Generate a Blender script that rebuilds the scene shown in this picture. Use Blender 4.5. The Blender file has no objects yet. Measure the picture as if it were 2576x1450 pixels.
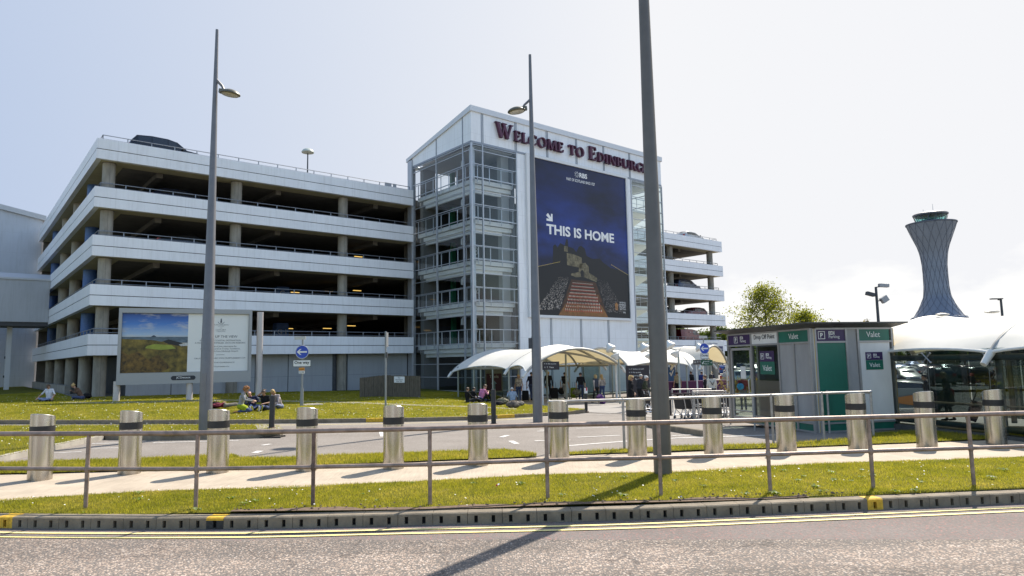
import bpy, bmesh, math, random
import numpy as np
from mathutils import Vector, Matrix
from mathutils.geometry import tessellate_polygon
R = math.radians
SC = bpy.context.scene
COL = SC.collection
# ------------------------------------------------------------------ camera
FPX, PCX, PCY, CAMH = 1717.0, 1288.0, 725.0, 2.0      # photo measured on a 2576 x 1450 copy
PITCH, ROLL = R(6.15), R(1.03)
_f = Vector((0, math.cos(PITCH), math.sin(PITCH)))
_r0 = Vector((1, 0, 0)); _u0 = _r0.cross(_f)
_r = math.cos(ROLL) * _r0 - math.sin(ROLL) * _u0
_u = math.cos(ROLL) * _u0 + math.sin(ROLL) * _r0
CAM = Vector((0, 0, CAMH))
cd = bpy.data.cameras.new('camera'); co = bpy.data.objects.new('camera', cd); COL.objects.link(co)
cd.sensor_width = 36; cd.lens = 36 * FPX / 2576; cd.clip_end = 9000; cd.clip_start = .05
m3 = Matrix((( _r.x, _u.x, -_f.x), (_r.y, _u.y, -_f.y), (_r.z, _u.z, -_f.z)))
co.matrix_world = Matrix.Translation(CAM) @ m3.to_4x4()
SC.camera = co
# ------------------------------------------------------------------ light
SUN_AZ, SUN_EL = R(34.0), R(48.0)                     # azimuth from +Y towards +X
W = bpy.data.worlds.new('World'); SC.world = W; W.use_nodes = True
nt = W.node_tree; nt.nodes.clear()
out = nt.nodes.new('ShaderNodeOutputWorld'); bg = nt.nodes.new('ShaderNodeBackground')
sky = nt.nodes.new('ShaderNodeTexSky'); sky.sky_type = 'NISHITA'; sky.sun_disc = False
sky.sun_elevation = SUN_EL; sky.sun_rotation = SUN_AZ
sky.air_density = 1.35; sky.dust_density = 1.4; sky.ozone_density = 2.2; sky.altitude = 50
bg.inputs['Strength'].default_value = 0.15
# cumulus banks low over the horizon
tc = nt.nodes.new('ShaderNodeTexCoord'); sep = nt.nodes.new('ShaderNodeSeparateXYZ')
nt.links.new(tc.outputs['Generated'], sep.inputs[0])
mp = nt.nodes.new('ShaderNodeMapping'); mp.inputs['Scale'].default_value = (1, 1, 2.2)
nt.links.new(tc.outputs['Generated'], mp.inputs[0])
nz = nt.nodes.new('ShaderNodeTexNoise'); nz.inputs['Scale'].default_value = 7; nz.inputs['Detail'].default_value = 9
nz.inputs['Roughness'].default_value = .52
nt.links.new(mp.outputs[0], nz.inputs['Vector'])
def wm(op, a, b=None, c=None):
    n = nt.nodes.new('ShaderNodeMath'); n.operation = op
    for i, v in enumerate((a, b, c)):
        if v is None: continue
        if isinstance(v, (int, float)): n.inputs[i].default_value = v
        else: nt.links.new(v, n.inputs[i])
    return n.outputs[0]
hgt = wm('MULTIPLY_ADD', nz.outputs['Fac'], 0.22, -0.005)     # cloud top elevation
den = wm('MULTIPLY', wm('SUBTRACT', hgt, sep.outputs['Z']), 26.0); dc = wm('MINIMUM', wm('MAXIMUM', den, 0.0), .85)
right = wm('MINIMUM', wm('MAXIMUM', wm('MULTIPLY_ADD', sep.outputs['X'], 2.6, 0.25), 0.0), 1.0)
fac = wm('MULTIPLY', dc, right)
mix = nt.nodes.new('ShaderNodeMixRGB')
nt.links.new(fac, mix.inputs['Fac']); nt.links.new(sky.outputs[0], mix.inputs[1])
mix.inputs[2].default_value = (4.3, 4.27, 4.15, 1)
# thin veil of high cloud, paler towards the sun
veil = nt.nodes.new('ShaderNodeMixRGB')
vf = wm('MULTIPLY', wm('MINIMUM', wm('MAXIMUM', wm('MULTIPLY_ADD', sep.outputs['X'], .75, .62), .0), .9), wm('MINIMUM', wm('MAXIMUM', wm('MULTIPLY_ADD', sep.outputs['Y'], 2.0, .2), 0.), 1.))
nt.links.new(vf, veil.inputs['Fac']); nt.links.new(sky.outputs[0], veil.inputs[1]); veil.inputs[2].default_value = (3.35, 3.5, 3.9, 1)
capc = nt.nodes.new('ShaderNodeMixRGB'); capc.inputs[1].default_value = (1.98, 2.38, 3.15, 1); capc.inputs[2].default_value = (3.62, 3.65, 3.76, 1)
nt.links.new(wm('MINIMUM', wm('MAXIMUM', wm('MULTIPLY_ADD', sep.outputs['X'], 1.2, .76), 0.), 1.), capc.inputs[0])
cap = nt.nodes.new('ShaderNodeMixRGB'); cap.blend_type = 'DARKEN'
nt.links.new(wm('MINIMUM', wm('MAXIMUM', wm('MULTIPLY_ADD', sep.outputs['Y'], 4.0, .2), 0.), 1.), cap.inputs[0]); nt.links.new(capc.outputs[0], cap.inputs[2])
nt.links.new(veil.outputs[0], cap.inputs[1]); nt.links.new(cap.outputs[0], mix.inputs[1])
nt.links.new(mix.outputs[0], bg.inputs['Color']); nt.links.new(bg.outputs[0], out.inputs[0])
sd = bpy.data.lights.new('sun', 'SUN'); so = bpy.data.objects.new('sun', sd); COL.objects.link(so)
sd.energy = 4.8; sd.angle = R(.5); sd.color = (1, .92, .80)
sdir = Vector((math.sin(SUN_AZ) * math.cos(SUN_EL), math.cos(SUN_AZ) * math.cos(SUN_EL), math.sin(SUN_EL)))
so.rotation_euler = sdir.to_track_quat('Z', 'Y').to_euler()
vs = SC.view_settings; vs.view_transform = 'Standard'; vs.look = 'None'; vs.gamma = 1; vs.exposure = 0.75
try: vs.use_curve_mapping = False
except Exception: pass
# ------------------------------------------------------------------ place finding
def ray(x, y): return _f + _r * ((x - PCX) / FPX) - _u * ((y - PCY) / FPX)
def sm(t): t = min(1, max(0, t)); return t * t * (3 - 2 * t)
def g(x, y):                                             # lie of the land
    return sm((y - 16) / 14) * (-.3 - .02 * min(15, max(-30, x))) - .16 * sm((y - 32) / 10) * sm((x + 6) / 6)
def at(px, py, z): d = ray(px, py); return CAM + d * ((z - CAMH) / d.z)
def aty(px, py, Y): d = ray(px, py); return CAM + d * (Y / d.y)
def G(px, py, dz=0.):                                    # where that line of sight meets the ground
    z = 0.
    for _ in range(14): p = at(px, py, z + dz); z = g(p.x, min(p.y, 80))
    return Vector((p.x, p.y, z + dz))
AU = R(50.6)
U = Vector((math.sin(AU), math.cos(AU), 0)); V = Vector((-math.cos(AU), math.sin(AU), 0))
BANG = math.atan2(U.y, U.x)
P0 = Vector((-25.514, 41.0, 0))                           # near corner of the car park
def B(s, t, z=0.): return P0 + U * s + V * t + Vector((0, 0, z))
def loc_of(p): q = p - P0; return Vector((q.dot(U), q.dot(V), p.z))
# ------------------------------------------------------------------ materials
MATS = {}
def mat(name, col, rough=.6, metal=0., var=0., vscale=6., bump=0., bscale=60., spec=.5, col2=None, coat=0., stretch=None, trans=0.):
    if name in MATS: return MATS[name]
    m = bpy.data.materials.new(name); m.use_nodes = True; n = m.node_tree; b = n.nodes['Principled BSDF']
    b.inputs['Base Color'].default_value = (*col, 1); b.inputs['Roughness'].default_value = rough; b.inputs['Metallic'].default_value = metal
    b.inputs['Specular IOR Level'].default_value = spec; b.inputs['Coat Weight'].default_value = coat
    if trans: b.inputs['Transmission Weight'].default_value = trans
    if var or bump:
        t = n.nodes.new('ShaderNodeTexCoord'); mpn = n.nodes.new('ShaderNodeMapping'); n.links.new(t.outputs['Object'], mpn.inputs[0])
        if stretch: mpn.inputs['Scale'].default_value = stretch
    if var:
        z = n.nodes.new('ShaderNodeTexNoise'); z.inputs['Scale'].default_value = vscale; z.inputs['Detail'].default_value = 6; z.inputs['Roughness'].default_value = .62
        n.links.new(mpn.outputs[0], z.inputs['Vector'])
        rp = n.nodes.new('ShaderNodeValToRGB'); rp.color_ramp.elements[0].position = .3; rp.color_ramp.elements[1].position = .7
        c0 = tuple(max(0, c * (1 - var)) for c in col); c1 = col2 or tuple(min(1, c * (1 + var)) for c in col)
        rp.color_ramp.elements[0].color = (*c0, 1); rp.color_ramp.elements[1].color = (*c1, 1)
        n.links.new(z.outputs['Fac'], rp.inputs[0]); n.links.new(rp.outputs[0], b.inputs['Base Color'])
    if bump:
        z2 = n.nodes.new('ShaderNodeTexNoise'); z2.inputs['Scale'].default_value = bscale; z2.inputs['Detail'].default_value = 4
        n.links.new(mpn.outputs[0], z2.inputs['Vector']); bp = n.nodes.new('ShaderNodeBump'); bp.inputs['Strength'].default_value = bump; bp.inputs['Distance'].default_value = .02
        n.links.new(z2.outputs['Fac'], bp.inputs['Height']); n.links.new(bp.outputs[0], b.inputs['Normal'])
    MATS[name] = m; return m
def nodes(name):
    m = bpy.data.materials.new(name); m.use_nodes = True; MATS[name] = m
    n = m.node_tree
    return m, n, n.nodes['Principled BSDF'], lambda t: n.nodes.new('ShaderNode' + t), n.links.new
def glass(name, tint, refl=1.0, rough=.0, dens=0.):
    if name in MATS: return MATS[name]
    m, n, b, N, L = nodes(name); n.nodes.remove(b)
    o = n.nodes['Material Output']; tr = N('BsdfTransparent'); tr.inputs[0].default_value = (*tint, 1)
    gl = N('BsdfGlossy'); gl.inputs['Roughness'].default_value = rough; gl.inputs[0].default_value = (refl, refl, refl, 1)
    lw = N('LayerWeight'); lw.inputs['Blend'].default_value = .5; pw = N('Math'); pw.operation = 'POWER'; pw.inputs[1].default_value = 4.0; L(lw.outputs['Facing'], pw.inputs[0]); mx = N('MixShader')
    ad = N('Math'); ad.operation = 'MULTIPLY_ADD'; ad.inputs[1].default_value = .85; ad.inputs[2].default_value = dens; ad.use_clamp = True
    L(pw.outputs[0], ad.inputs[0]); L(ad.outputs[0], mx.inputs[0]); L(tr.outputs[0], mx.inputs[1]); L(gl.outputs[0], mx.inputs[2]); L(mx.outputs[0], o.inputs[0])
    return m
def ramp(N, L, src, stops, interp='LINEAR'):
    r = N('ValToRGB'); cr = r.color_ramp; cr.interpolation = interp
    while len(cr.elements) < len(stops): cr.elements.new(.5)
    for e, (p, c) in zip(cr.elements, stops): e.position = p; e.color = (*c, 1)
    L(src, r.inputs[0]); return r.outputs[0]
def noise(N, L, vec, scale, det=5, rough=.6):
    z = N('TexNoise'); z.inputs['Scale'].default_value = scale; z.inputs['Detail'].default_value = det; z.inputs['Roughness'].default_value = rough
    L(vec, z.inputs['Vector']); return z.outputs['Fac']
def mixc(N, L, fac, a, b, typ='MIX'):
    x = N('MixRGB'); x.blend_type = typ
    for i, v in ((0, fac), (1, a), (2, b)):
        if isinstance(v, (int, float)): x.inputs[i].default_value = v
        elif isinstance(v, tuple): x.inputs[i].default_value = (*v, 1)
        else: L(v, x.inputs[i])
    return x.outputs[0]
def math_(N, L, op, a, b=0., c=None):
    x = N('Math'); x.operation = op
    for i, v in enumerate((a, b, c)):
        if v is None: continue
        if isinstance(v, (int, float)): x.inputs[i].default_value = v
        else: L(v, x.inputs[i])
    return x.outputs[0]
# ------------------------------------------------------------------ mesh helper
def frame(d):
    d = Vector(d).normalized(); a = Vector((0, 0, 1)) if abs(d.z) < .95 else Vector((1, 0, 0))
    x = d.cross(a).normalized(); return x, x.cross(d).normalized(), d
class MB:
    def __init__(s): s.v = []; s.f = []; s.m = []; s.mi = 0
    def add(s, vs, fs):
        o = len(s.v); s.v += [tuple(v) for v in vs]; s.f += [tuple(i + o for i in f) for f in fs]; s.m += [s.mi] * len(fs); return s
    def box(s, a, b, M=None):
        x0, y0, z0 = a; x1, y1, z1 = b
        vs = [Vector(p) for p in ((x0,y0,z0),(x1,y0,z0),(x1,y1,z0),(x0,y1,z0),(x0,y0,z1),(x1,y0,z1),(x1,y1,z1),(x0,y1,z1))]
        if M is not None: vs = [M @ v for v in vs]
        fs = [(0,3,2,1),(4,5,6,7),(0,1,5,4),(1,2,6,5),(2,3,7,6),(3,0,4,7)]
        if (x1-x0)*(y1-y0)*(z1-z0) < 0: fs = [f[::-1] for f in fs]
        return s.add(vs, fs)
    def cyl(s, p0, p1, r0, r1=None, n=12, caps=True):
        r1 = r0 if r1 is None else r1; p0 = Vector(p0); p1 = Vector(p1); x, y, d = frame(p1 - p0)
        vs = []
        for p, r in ((p0, r0), (p1, r1)):
            for i in range(n): a = 2*math.pi*i/n; vs.append(p + x*(r*math.cos(a)) + y*(r*math.sin(a)))
        fs = [(i, i+n, (i+1)%n+n, (i+1)%n) for i in range(n)]
        if caps: fs += [tuple(range(n)), tuple(range(2*n-1, n-1, -1))]
        return s.add(vs, fs)
    def tube(s, pts, r, n=8, closed=False, caps=True):
        pts = [Vector(p) for p in pts]; k = len(pts); rs = r if isinstance(r, (list, tuple)) else [r]*k
        vs = []; fs = []; px = None
        for i, p in enumerate(pts):
            d = (pts[min(i+1, k-1)] - pts[max(i-1, 0)]).normalized()
            if px is None: x, y, _ = frame(d)
            else:
                x = (px - d*px.dot(d))
                x = x.normalized() if x.length > 1e-6 else frame(d)[0]
                y = x.cross(d).normalized()
            px = x
            for j in range(n): a = 2*math.pi*j/n; vs.append(p + x*(rs[i]*math.cos(a)) + y*(rs[i]*math.sin(a)))
        for i in range(k-1):
            for j in range(n): fs.append((i*n+j, (i+1)*n+j, (i+1)*n+(j+1)%n, i*n+(j+1)%n))
        if caps: fs += [tuple(range(n)), tuple(range(k*n-1, (k-1)*n-1, -1))]
        return s.add(vs, fs)
    def lathe(s, prof, n=24, c=(0,0,0), cap=True):
        c = Vector(c); vs = []; k = len(prof)
        for r, z in prof:
            for j in range(n): a = 2*math.pi*j/n; vs.append(c + Vector((r*math.cos(a), r*math.sin(a), z)))
        fs = [(i*n+j, i*n+(j+1)%n, (i+1)*n+(j+1)%n, (i+1)*n+j) for i in range(k-1) for j in range(n)]
        if cap: fs += [tuple(range(n-1, -1, -1)), tuple(range((k-1)*n, k*n))]
        return s.add(vs, fs)
    def prism(s, poly, o, ax, ay, az, d):               # polygon in the plane (ax, ay), pushed along az by d
        o, ax, ay, az = map(Vector, (o, ax, ay, az)); n = len(poly)
        a = [o + ax*x + ay*y for x, y in poly]; b = [p + az*d for p in a]
        return s.add(a + b, [tuple(range(n-1, -1, -1)), tuple(range(n, 2*n))] + [(i, (i+1)%n, (i+1)%n+n, i+n) for i in range(n)])
    def grid(s, rows):
        k = len(rows[0]); vs = [p for r in rows for p in r]
        return s.add(vs, [(i*k+j, i*k+j+1, (i+1)*k+j+1, (i+1)*k+j) for i in range(len(rows)-1) for j in range(k-1)])
    def ball(s, c, r, n=10, m=7, M=None):
        r = (r, r, r) if isinstance(r, (int, float)) else r; c = Vector(c); vs = [Vector((0, 0, -r[2]))]
        for i in range(1, m):
            t = -math.pi/2 + math.pi*i/m
            for j in range(n): a = 2*math.pi*j/n; vs.append(Vector((r[0]*math.cos(t)*math.cos(a), r[1]*math.cos(t)*math.sin(a), r[2]*math.sin(t))))
        vs.append(Vector((0, 0, r[2]))); e = len(vs)-1
        fs = [(0, 1+(j+1)%n, 1+j) for j in range(n)] + [(1+i*n+j, 1+i*n+(j+1)%n, 1+(i+1)*n+(j+1)%n, 1+(i+1)*n+j) for i in range(m-2) for j in range(n)] + [(e, 1+(m-2)*n+j, 1+(m-2)*n+(j+1)%n) for j in range(n)]
        if M is not None: vs = [M @ v for v in vs]
        return s.add([c + v for v in vs], fs)
    def build(s, name, mats, parent=None, smooth=False, bevel=0.):
        me = bpy.data.meshes.new(name); me.from_pydata(s.v, [], s.f); me.update()
        ms = mats if isinstance(mats, (list, tuple)) else [mats]
        for m in ms: me.materials.append(m)
        if len(ms) > 1: me.polygons.foreach_set('material_index', s.m)
        if smooth:
            me.polygons.foreach_set('use_smooth', [True]*len(me.polygons))
            try: me.set_sharp_from_angle(angle=R(42))
            except Exception: pass
        o = bpy.data.objects.new(name, me); COL.objects.link(o)
        if parent is not None: o.parent = parent
        if bevel:
            bv = o.modifiers.new('bevel', 'BEVEL'); bv.width = bevel; bv.segments = 2; bv.limit_method = 'ANGLE'
        return o
def tag(o, label=None, cat=None, group=None, kind=None):
    if label: o['label'] = label
    if cat: o['category'] = cat
    if group: o['group'] = group
    if kind: o['kind'] = kind
    return o
def thing(name, label, cat, loc=(0,0,0), rz=0., group=None):
    o = bpy.data.objects.new(name, None); COL.objects.link(o); o.empty_display_size = .2
    o.location = loc; o.rotation_euler = (0, 0, rz); return tag(o, label, cat, group)
def copy_tree(o, parent=None):
    c = o.copy(); COL.objects.link(c)
    if parent is not None: c.parent = parent
    for ch in list(o.children): copy_tree(ch, c)
    return c
def txt(name, body, parent, o, ax, ay, w=None, h=None, m=None, depth=.004, align='CENTER', bold=0.):
    """lettering as a mesh: o is the middle (or left) of the line's base, fitted to width w and height h"""
    cu = bpy.data.curves.new(name, 'FONT'); cu.body = body; cu.size = 1; cu.extrude = .02; cu.offset = bold
    cu.resolution_u = 3
    ob = bpy.data.objects.new(name, cu); COL.objects.link(ob)
    dg = bpy.context.evaluated_depsgraph_get(); dg.update()
    me = bpy.data.meshes.new_from_object(ob.evaluated_get(dg)); bpy.data.objects.remove(ob); bpy.data.curves.remove(cu)
    n = len(me.vertices); a = np.empty(n*3, 'f'); me.vertices.foreach_get('co', a); a = a.reshape(-1, 3)
    lo = a.min(0); hi = a.max(0); sx = hi[0]-lo[0]; sy = hi[1]-lo[1]
    kx = (w/sx) if w else (h/sy); ky = (h/sy) if h else kx
    if w and not h: ky = kx
    x = (a[:,0]-lo[0])*kx - ({'CENTER': .5, 'LEFT': 0., 'RIGHT': 1.}[align])*sx*kx; y = (a[:,1]-lo[1])*ky; z = (a[:,2]-lo[2])/.04*depth
    o, ax, ay = map(lambda q: np.array(q, 'f'), (o, ax, ay)); az = np.cross(ax, ay)
    p = o + np.outer(x, ax) + np.outer(y, ay) + np.outer(z, az)
    me.vertices.foreach_set('co', p.ravel().astype('f')); me.update(); me.materials.clear(); me.materials.append(m)
    ob = bpy.data.objects.new(name, me); COL.objects.link(ob); ob.parent = parent; return ob
random.seed(4); RNG = np.random.default_rng(7)
# ================================================================== ground materials
def m_grass():
    m, n, b, N, L = nodes('grass'); t = N('TexCoord').outputs['Object']
    a = ramp(N, L, noise(N, L, t, 1.1, 6), [(.3, (.12, .125, .012)), (.55, (.18, .17, .022)), (.75, (.26, .21, .06))])
    f = ramp(N, L, noise(N, L, t, 45, 4), [(.3, (.45, .45, .4)), (.7, (1.15, 1.15, 1.1))])
    L(mixc(N, L, 1., a, f, 'MULTIPLY'), b.inputs['Base Color']); b.inputs['Roughness'].default_value = .9; b.inputs['Specular IOR Level'].default_value = .15
    bp = N('Bump'); bp.inputs['Strength'].default_value = .9; bp.inputs['Distance'].default_value = .04; L(noise(N, L, t, 70, 3), bp.inputs['Height']); L(bp.outputs[0], b.inputs['Normal']); return m
def m_asphalt(name, dark, light, chip=(.3,.28,.26), s=90, amt=.5):
    m, n, b, N, L = nodes(name); t = N('TexCoord').outputs['Object']
    a = ramp(N, L, noise(N, L, t, .7, 6), [(.3, dark), (.7, light)])
    v = N('TexVoronoi'); v.inputs['Scale'].default_value = s; L(t, v.inputs['Vector'])
    sp = N('SeparateColor'); L(v.outputs['Color'], sp.inputs[0])
    fc = math_(N, L, 'GREATER_THAN', sp.outputs[0], 1-amt*.4)
    c = mixc(N, L, fc, a, chip); k = ramp(N, L, noise(N, L, t, 30, 5), [(.3, (.7,.7,.7)), (.7, (1.15,1.15,1.15))])
    L(mixc(N, L, 1., c, k, 'MULTIPLY'), b.inputs['Base Color']); b.inputs['Roughness'].default_value = .85; b.inputs['Specular IOR Level'].default_value = .25
    bp = N('Bump'); bp.inputs['Strength'].default_value = .5; bp.inputs['Distance'].default_value = .01; L(v.outputs['Distance'], bp.inputs['Height']); L(bp.outputs[0], b.inputs['Normal']); return m
def m_chips():
    m, n, b, N, L = nodes('chipped_road'); t = N('TexCoord').outputs['Object']
    wv = N('VectorMath'); wv.operation = 'ADD'; nn = N('TexNoise'); nn.inputs['Scale'].default_value = 25; L(t, nn.inputs['Vector'])
    sc = N('VectorMath'); sc.operation = 'SCALE'; sc.inputs['Scale'].default_value = .02; L(nn.outputs['Color'], sc.inputs[0]); L(t, wv.inputs[0]); L(sc.outputs[0], wv.inputs[1])
    v = N('TexVoronoi'); v.inputs['Scale'].default_value = 38; L(wv.outputs[0], v.inputs['Vector'])
    sp = N('SeparateColor'); L(v.outputs['Color'], sp.inputs[0])
    c = ramp(N, L, sp.outputs[0], [(.0, (.17, .135, .115)), (.3, (.26, .205, .17)), (.6, (.36, .28, .23)), (.85, (.46, .37, .30)), (1., (.54, .47, .42))])
    # bare binder between the stones, in patches
    pt = noise(N, L, t, .9, 6, .65); e = math_(N, L, 'MULTIPLY_ADD', pt, -.62, .80)
    w = math_(N, L, 'LESS_THAN', math_(N, L, 'MULTIPLY', v.outputs['Distance'], 1.0), e)
    gap = ramp(N, L, noise(N, L, t, 40, 3), [(.3, (.13, .115, .105)), (.7, (.19, .17, .155))])
    cc = mixc(N, L, w, gap, c); k = ramp(N, L, noise(N, L, t, .35, 4), [(.3, (.85,.85,.85)), (.7, (1.06,1.06,1.06))])
    cc = mixc(N, L, 1., cc, k, 'MULTIPLY'); sy_ = N('SeparateXYZ'); L(t, sy_.inputs[0])
    tk = math_(N, L, 'SINE', math_(N, L, 'MULTIPLY_ADD', noise(N, L, t, .25, 2), .9, math_(N, L, 'MULTIPLY', sy_.outputs[1], 3.4))); cc = mixc(N, L, 1., cc, ramp(N, L, tk, [(.0, (.84,.84,.84)), (.6, (1.04,1.03,1.02))]), 'MULTIPLY')
    cr = N('TexVoronoi'); cr.feature = 'DISTANCE_TO_EDGE'; cr.inputs['Scale'].default_value = .55; wv2 = N('VectorMath'); wv2.operation = 'ADD'; n3 = N('TexNoise'); n3.inputs['Scale'].default_value = 2.2; n3.inputs['Detail'].default_value = 6; L(t, n3.inputs['Vector']); s3 = N('VectorMath'); s3.operation = 'SCALE'; s3.inputs['Scale'].default_value = .7; L(n3.outputs['Color'], s3.inputs[0]); L(t, wv2.inputs[0]); L(s3.outputs[0], wv2.inputs[1]); L(wv2.outputs[0], cr.inputs['Vector'])
    ck = math_(N, L, 'LESS_THAN', cr.outputs['Distance'], .006); cc = mixc(N, L, math_(N, L, 'MULTIPLY', ck, .55), cc, (.06,.052,.048)); st_ = ramp(N, L, noise(N, L, t, 1.7, 5, .7), [(.62, (1,1,1)), (.74, (.72,.70,.68))]); cc = mixc(N, L, 1., cc, st_, 'MULTIPLY')
    L(cc, b.inputs['Base Color']); b.inputs['Roughness'].default_value = .85; b.inputs['Specular IOR Level'].default_value = .25
    bp = N('Bump'); bp.inputs['Strength'].default_value = .9; bp.inputs['Distance'].default_value = .012; bp.invert = True; L(v.outputs['Distance'], bp.inputs['Height']); L(bp.outputs[0], b.inputs['Normal']); return m
def m_concrete_path():
    m, n, b, N, L = nodes('brushed_concrete'); t = N('TexCoord').outputs['Object']
    mp_ = N('Mapping'); mp_.inputs['Rotation'].default_value = (0, 0, R(14)); mp_.inputs['Scale'].default_value = (34, 1.2, 1); L(t, mp_.inputs[0])
    st = noise(N, L, mp_.outputs[0], 1.6, 4); a = ramp(N, L, noise(N, L, t, 1.6, 6), [(.28, (.36, .295, .225)), (.7, (.50, .42, .325))])
    k = ramp(N, L, st, [(.3, (.80,.80,.80)), (.65, (1.06,1.06,1.06))]); c = mixc(N, L, 1., a, k, 'MULTIPLY')
    d = ramp(N, L, noise(N, L, t, 120, 2), [(.3, (.86,.86,.86)), (.7, (1.05,1.05,1.05))])
    L(mixc(N, L, 1., c, d, 'MULTIPLY'), b.inputs['Base Color']); b.inputs['Roughness'].default_value = .9
    bp = N('Bump'); bp.inputs['Strength'].default_value = .25; bp.inputs['Distance'].default_value = .01; L(st, bp.inputs['Height']); L(bp.outputs[0], b.inputs['Normal']); return m
GRASS = m_grass(); ASPH = m_asphalt('inner_asphalt', (.19,.165,.145), (.255,.225,.20), chip=(.30,.28,.26), s=70, amt=.35)
STRIP = m_asphalt('red_grey_asphalt', (.155,.13,.12), (.21,.18,.168), chip=(.30,.16,.14), s=60, amt=.22)
CHIPS = m_chips(); PATH = m_concrete_path()
PAVE = mat('pale_paving', (.27,.25,.23), .9, var=.16, vscale=1.5, bump=.2, bscale=90)
YEL = mat('yellow_paint', (.78,.66,.27), .7, var=.12, vscale=14); WHITEP = mat('white_paint', (.62,.60,.57), .8, var=.25, vscale=9)
KERB = mat('kerb_concrete', (.20,.165,.12), .9, var=.3, vscale=4, bump=.3, bscale=70); KERBL = mat('pale_kerb', (.36,.33,.28), .9, var=.22, vscale=3, bump=.25, bscale=60)
KYEL = mat('kerb_yellow', (.60,.36,.03), .8, var=.3, vscale=18); BLACKHOLE = mat('drain_dark', (.012,.012,.012), .9); TARP = mat('black_patch', (.035,.033,.03), .8, var=.4, vscale=30)
SOIL = mat('bare_soil', (.13,.085,.055), .95, var=.4, vscale=8, bump=.6, bscale=30)
def sheet(name, poly, dz, m, res=1.5, zf=None, kind='structure', up=False, parent=None):
    bm = bmesh.new(); vs = [bm.verts.new((x, y, 0)) for x, y in poly]
    for tri in tessellate_polygon([[Vector((x, y, 0)) for x, y in poly]]):
        try: bm.faces.new([vs[i] for i in tri])
        except ValueError: pass
    xs = [p[0] for p in poly]; ys = [p[1] for p in poly]
    for axis, lo, hi in ((0, min(xs), max(xs)), (1, min(ys), max(ys))):
        k = math.floor(lo/res)+1
        while k*res < hi:
            no = (1,0,0) if axis == 0 else (0,1,0); c = (k*res,0,0) if axis == 0 else (0,k*res,0)
            bmesh.ops.bisect_plane(bm, geom=bm.verts[:]+bm.edges[:]+bm.faces[:], plane_co=c, plane_no=no); k += 1
    for v in bm.verts: v.co.z = (zf or g)(v.co.x, v.co.y) + dz
    bmesh.ops.recalc_face_normals(bm, faces=bm.faces[:])
    if bm.faces and sum(f.normal.z for f in bm.faces) < 0: bmesh.ops.reverse_faces(bm, faces=bm.faces[:])
    me = bpy.data.meshes.new(name); bm.to_mesh(me); bm.free(); me.materials.append(m)
    o = bpy.data.objects.new(name, me); COL.objects.link(o)
    if kind: o['kind'] = kind
    return o
def pxy(lst, z=None): return [((lambda p: (p.x, p.y))(at(x, y, z) if z is not None else G(x, y))) for x, y in lst]
ZR = -.17
kerb_px = [(-420,1318), (0,1329), (245,1331), (480,1331.5), (692,1330), (978,1322.5), (1321,1315.5), (1607,1308), (1950,1293), (2236,1281), (2576,1266), (3000,1247)]
KL = pxy(kerb_px, ZR)                                        # foot of the kerb face
KL = [(-26., KL[0][1]-.2)] + KL + [(26., KL[-1][1]+1.2)]
def resample(pl, step):
    P = [Vector((x, y, 0)) for x, y in pl]; L = [0]
    for a, b in zip(P, P[1:]): L.append(L[-1] + (b-a).length)
    outp = []; d = 0
    while d <= L[-1]:
        i = max(j for j in range(len(L)) if L[j] <= d+1e-9); i = min(i, len(P)-2)
        outp.append(P[i].lerp(P[i+1], (d-L[i])/max(1e-9, L[i+1]-L[i]))); d += step
    return outp
def smooth_pl(pl, it=2):
    for _ in range(it):
        q = [pl[0]]
        for a, b in zip(pl, pl[1:]): q += [(a[0]*.75+b[0]*.25, a[1]*.75+b[1]*.25), (a[0]*.25+b[0]*.75, a[1]*.25+b[1]*.75)]
        pl = q + [pl[-1]]
    return pl
KL = smooth_pl(KL)
def offset(pl, d):                                            # positive d moves away from the camera
    o = []
    for i, p in enumerate(pl):
        a = Vector(pl[max(0, i-1)]); b = Vector(pl[min(len(pl)-1, i+1)]); t = (b-a).normalized(); o.append((p[0]-t.y*d, p[1]+t.x*d))
    return o
# road in front, in three finishes
sheet('road', [(-26,-14)] + [(26,-14)] + list(reversed(offset(KL, .02))), ZR-.004, STRIP, 3, lambda x, y: 0)
chip_edge = pxy([(-300,1360), (0,1357), (400,1358), (560,1361), (800,1357), (1000,1359), (1300,1357), (1600,1358), (1900,1357), (2236,1357.5), (2576,1357), (2950,1356)], ZR)
ce = []
for a, b in zip(chip_edge, chip_edge[1:]):
    for k in range(14):
        t = k/14; ce.append((a[0]+(b[0]-a[0])*t, a[1]+(b[1]-a[1])*t + random.uniform(-.02, .02)))
ce.append(chip_edge[-1])
sheet('road_surface', [(-26,-14), (26,-14), (26, ce[-1][1])] + list(reversed(ce)) + [(-26, ce[0][1])], ZR+.001, CHIPS, 3, lambda x, y: 0)
mb = MB(); lines = resample(KL, .3)
for d0, d1 in ((-.22, -.29), (-.43, -.50)):
    a = offset([(p.x, p.y) for p in lines], d0); b = offset([(p.x, p.y) for p in lines], d1)
    mb.grid([[Vector((*p, ZR+.006)) for p in b], [Vector((*p, ZR+.006)) for p in a]])
o = mb.build('road_markings', YEL); o['kind'] = 'structure'
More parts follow.
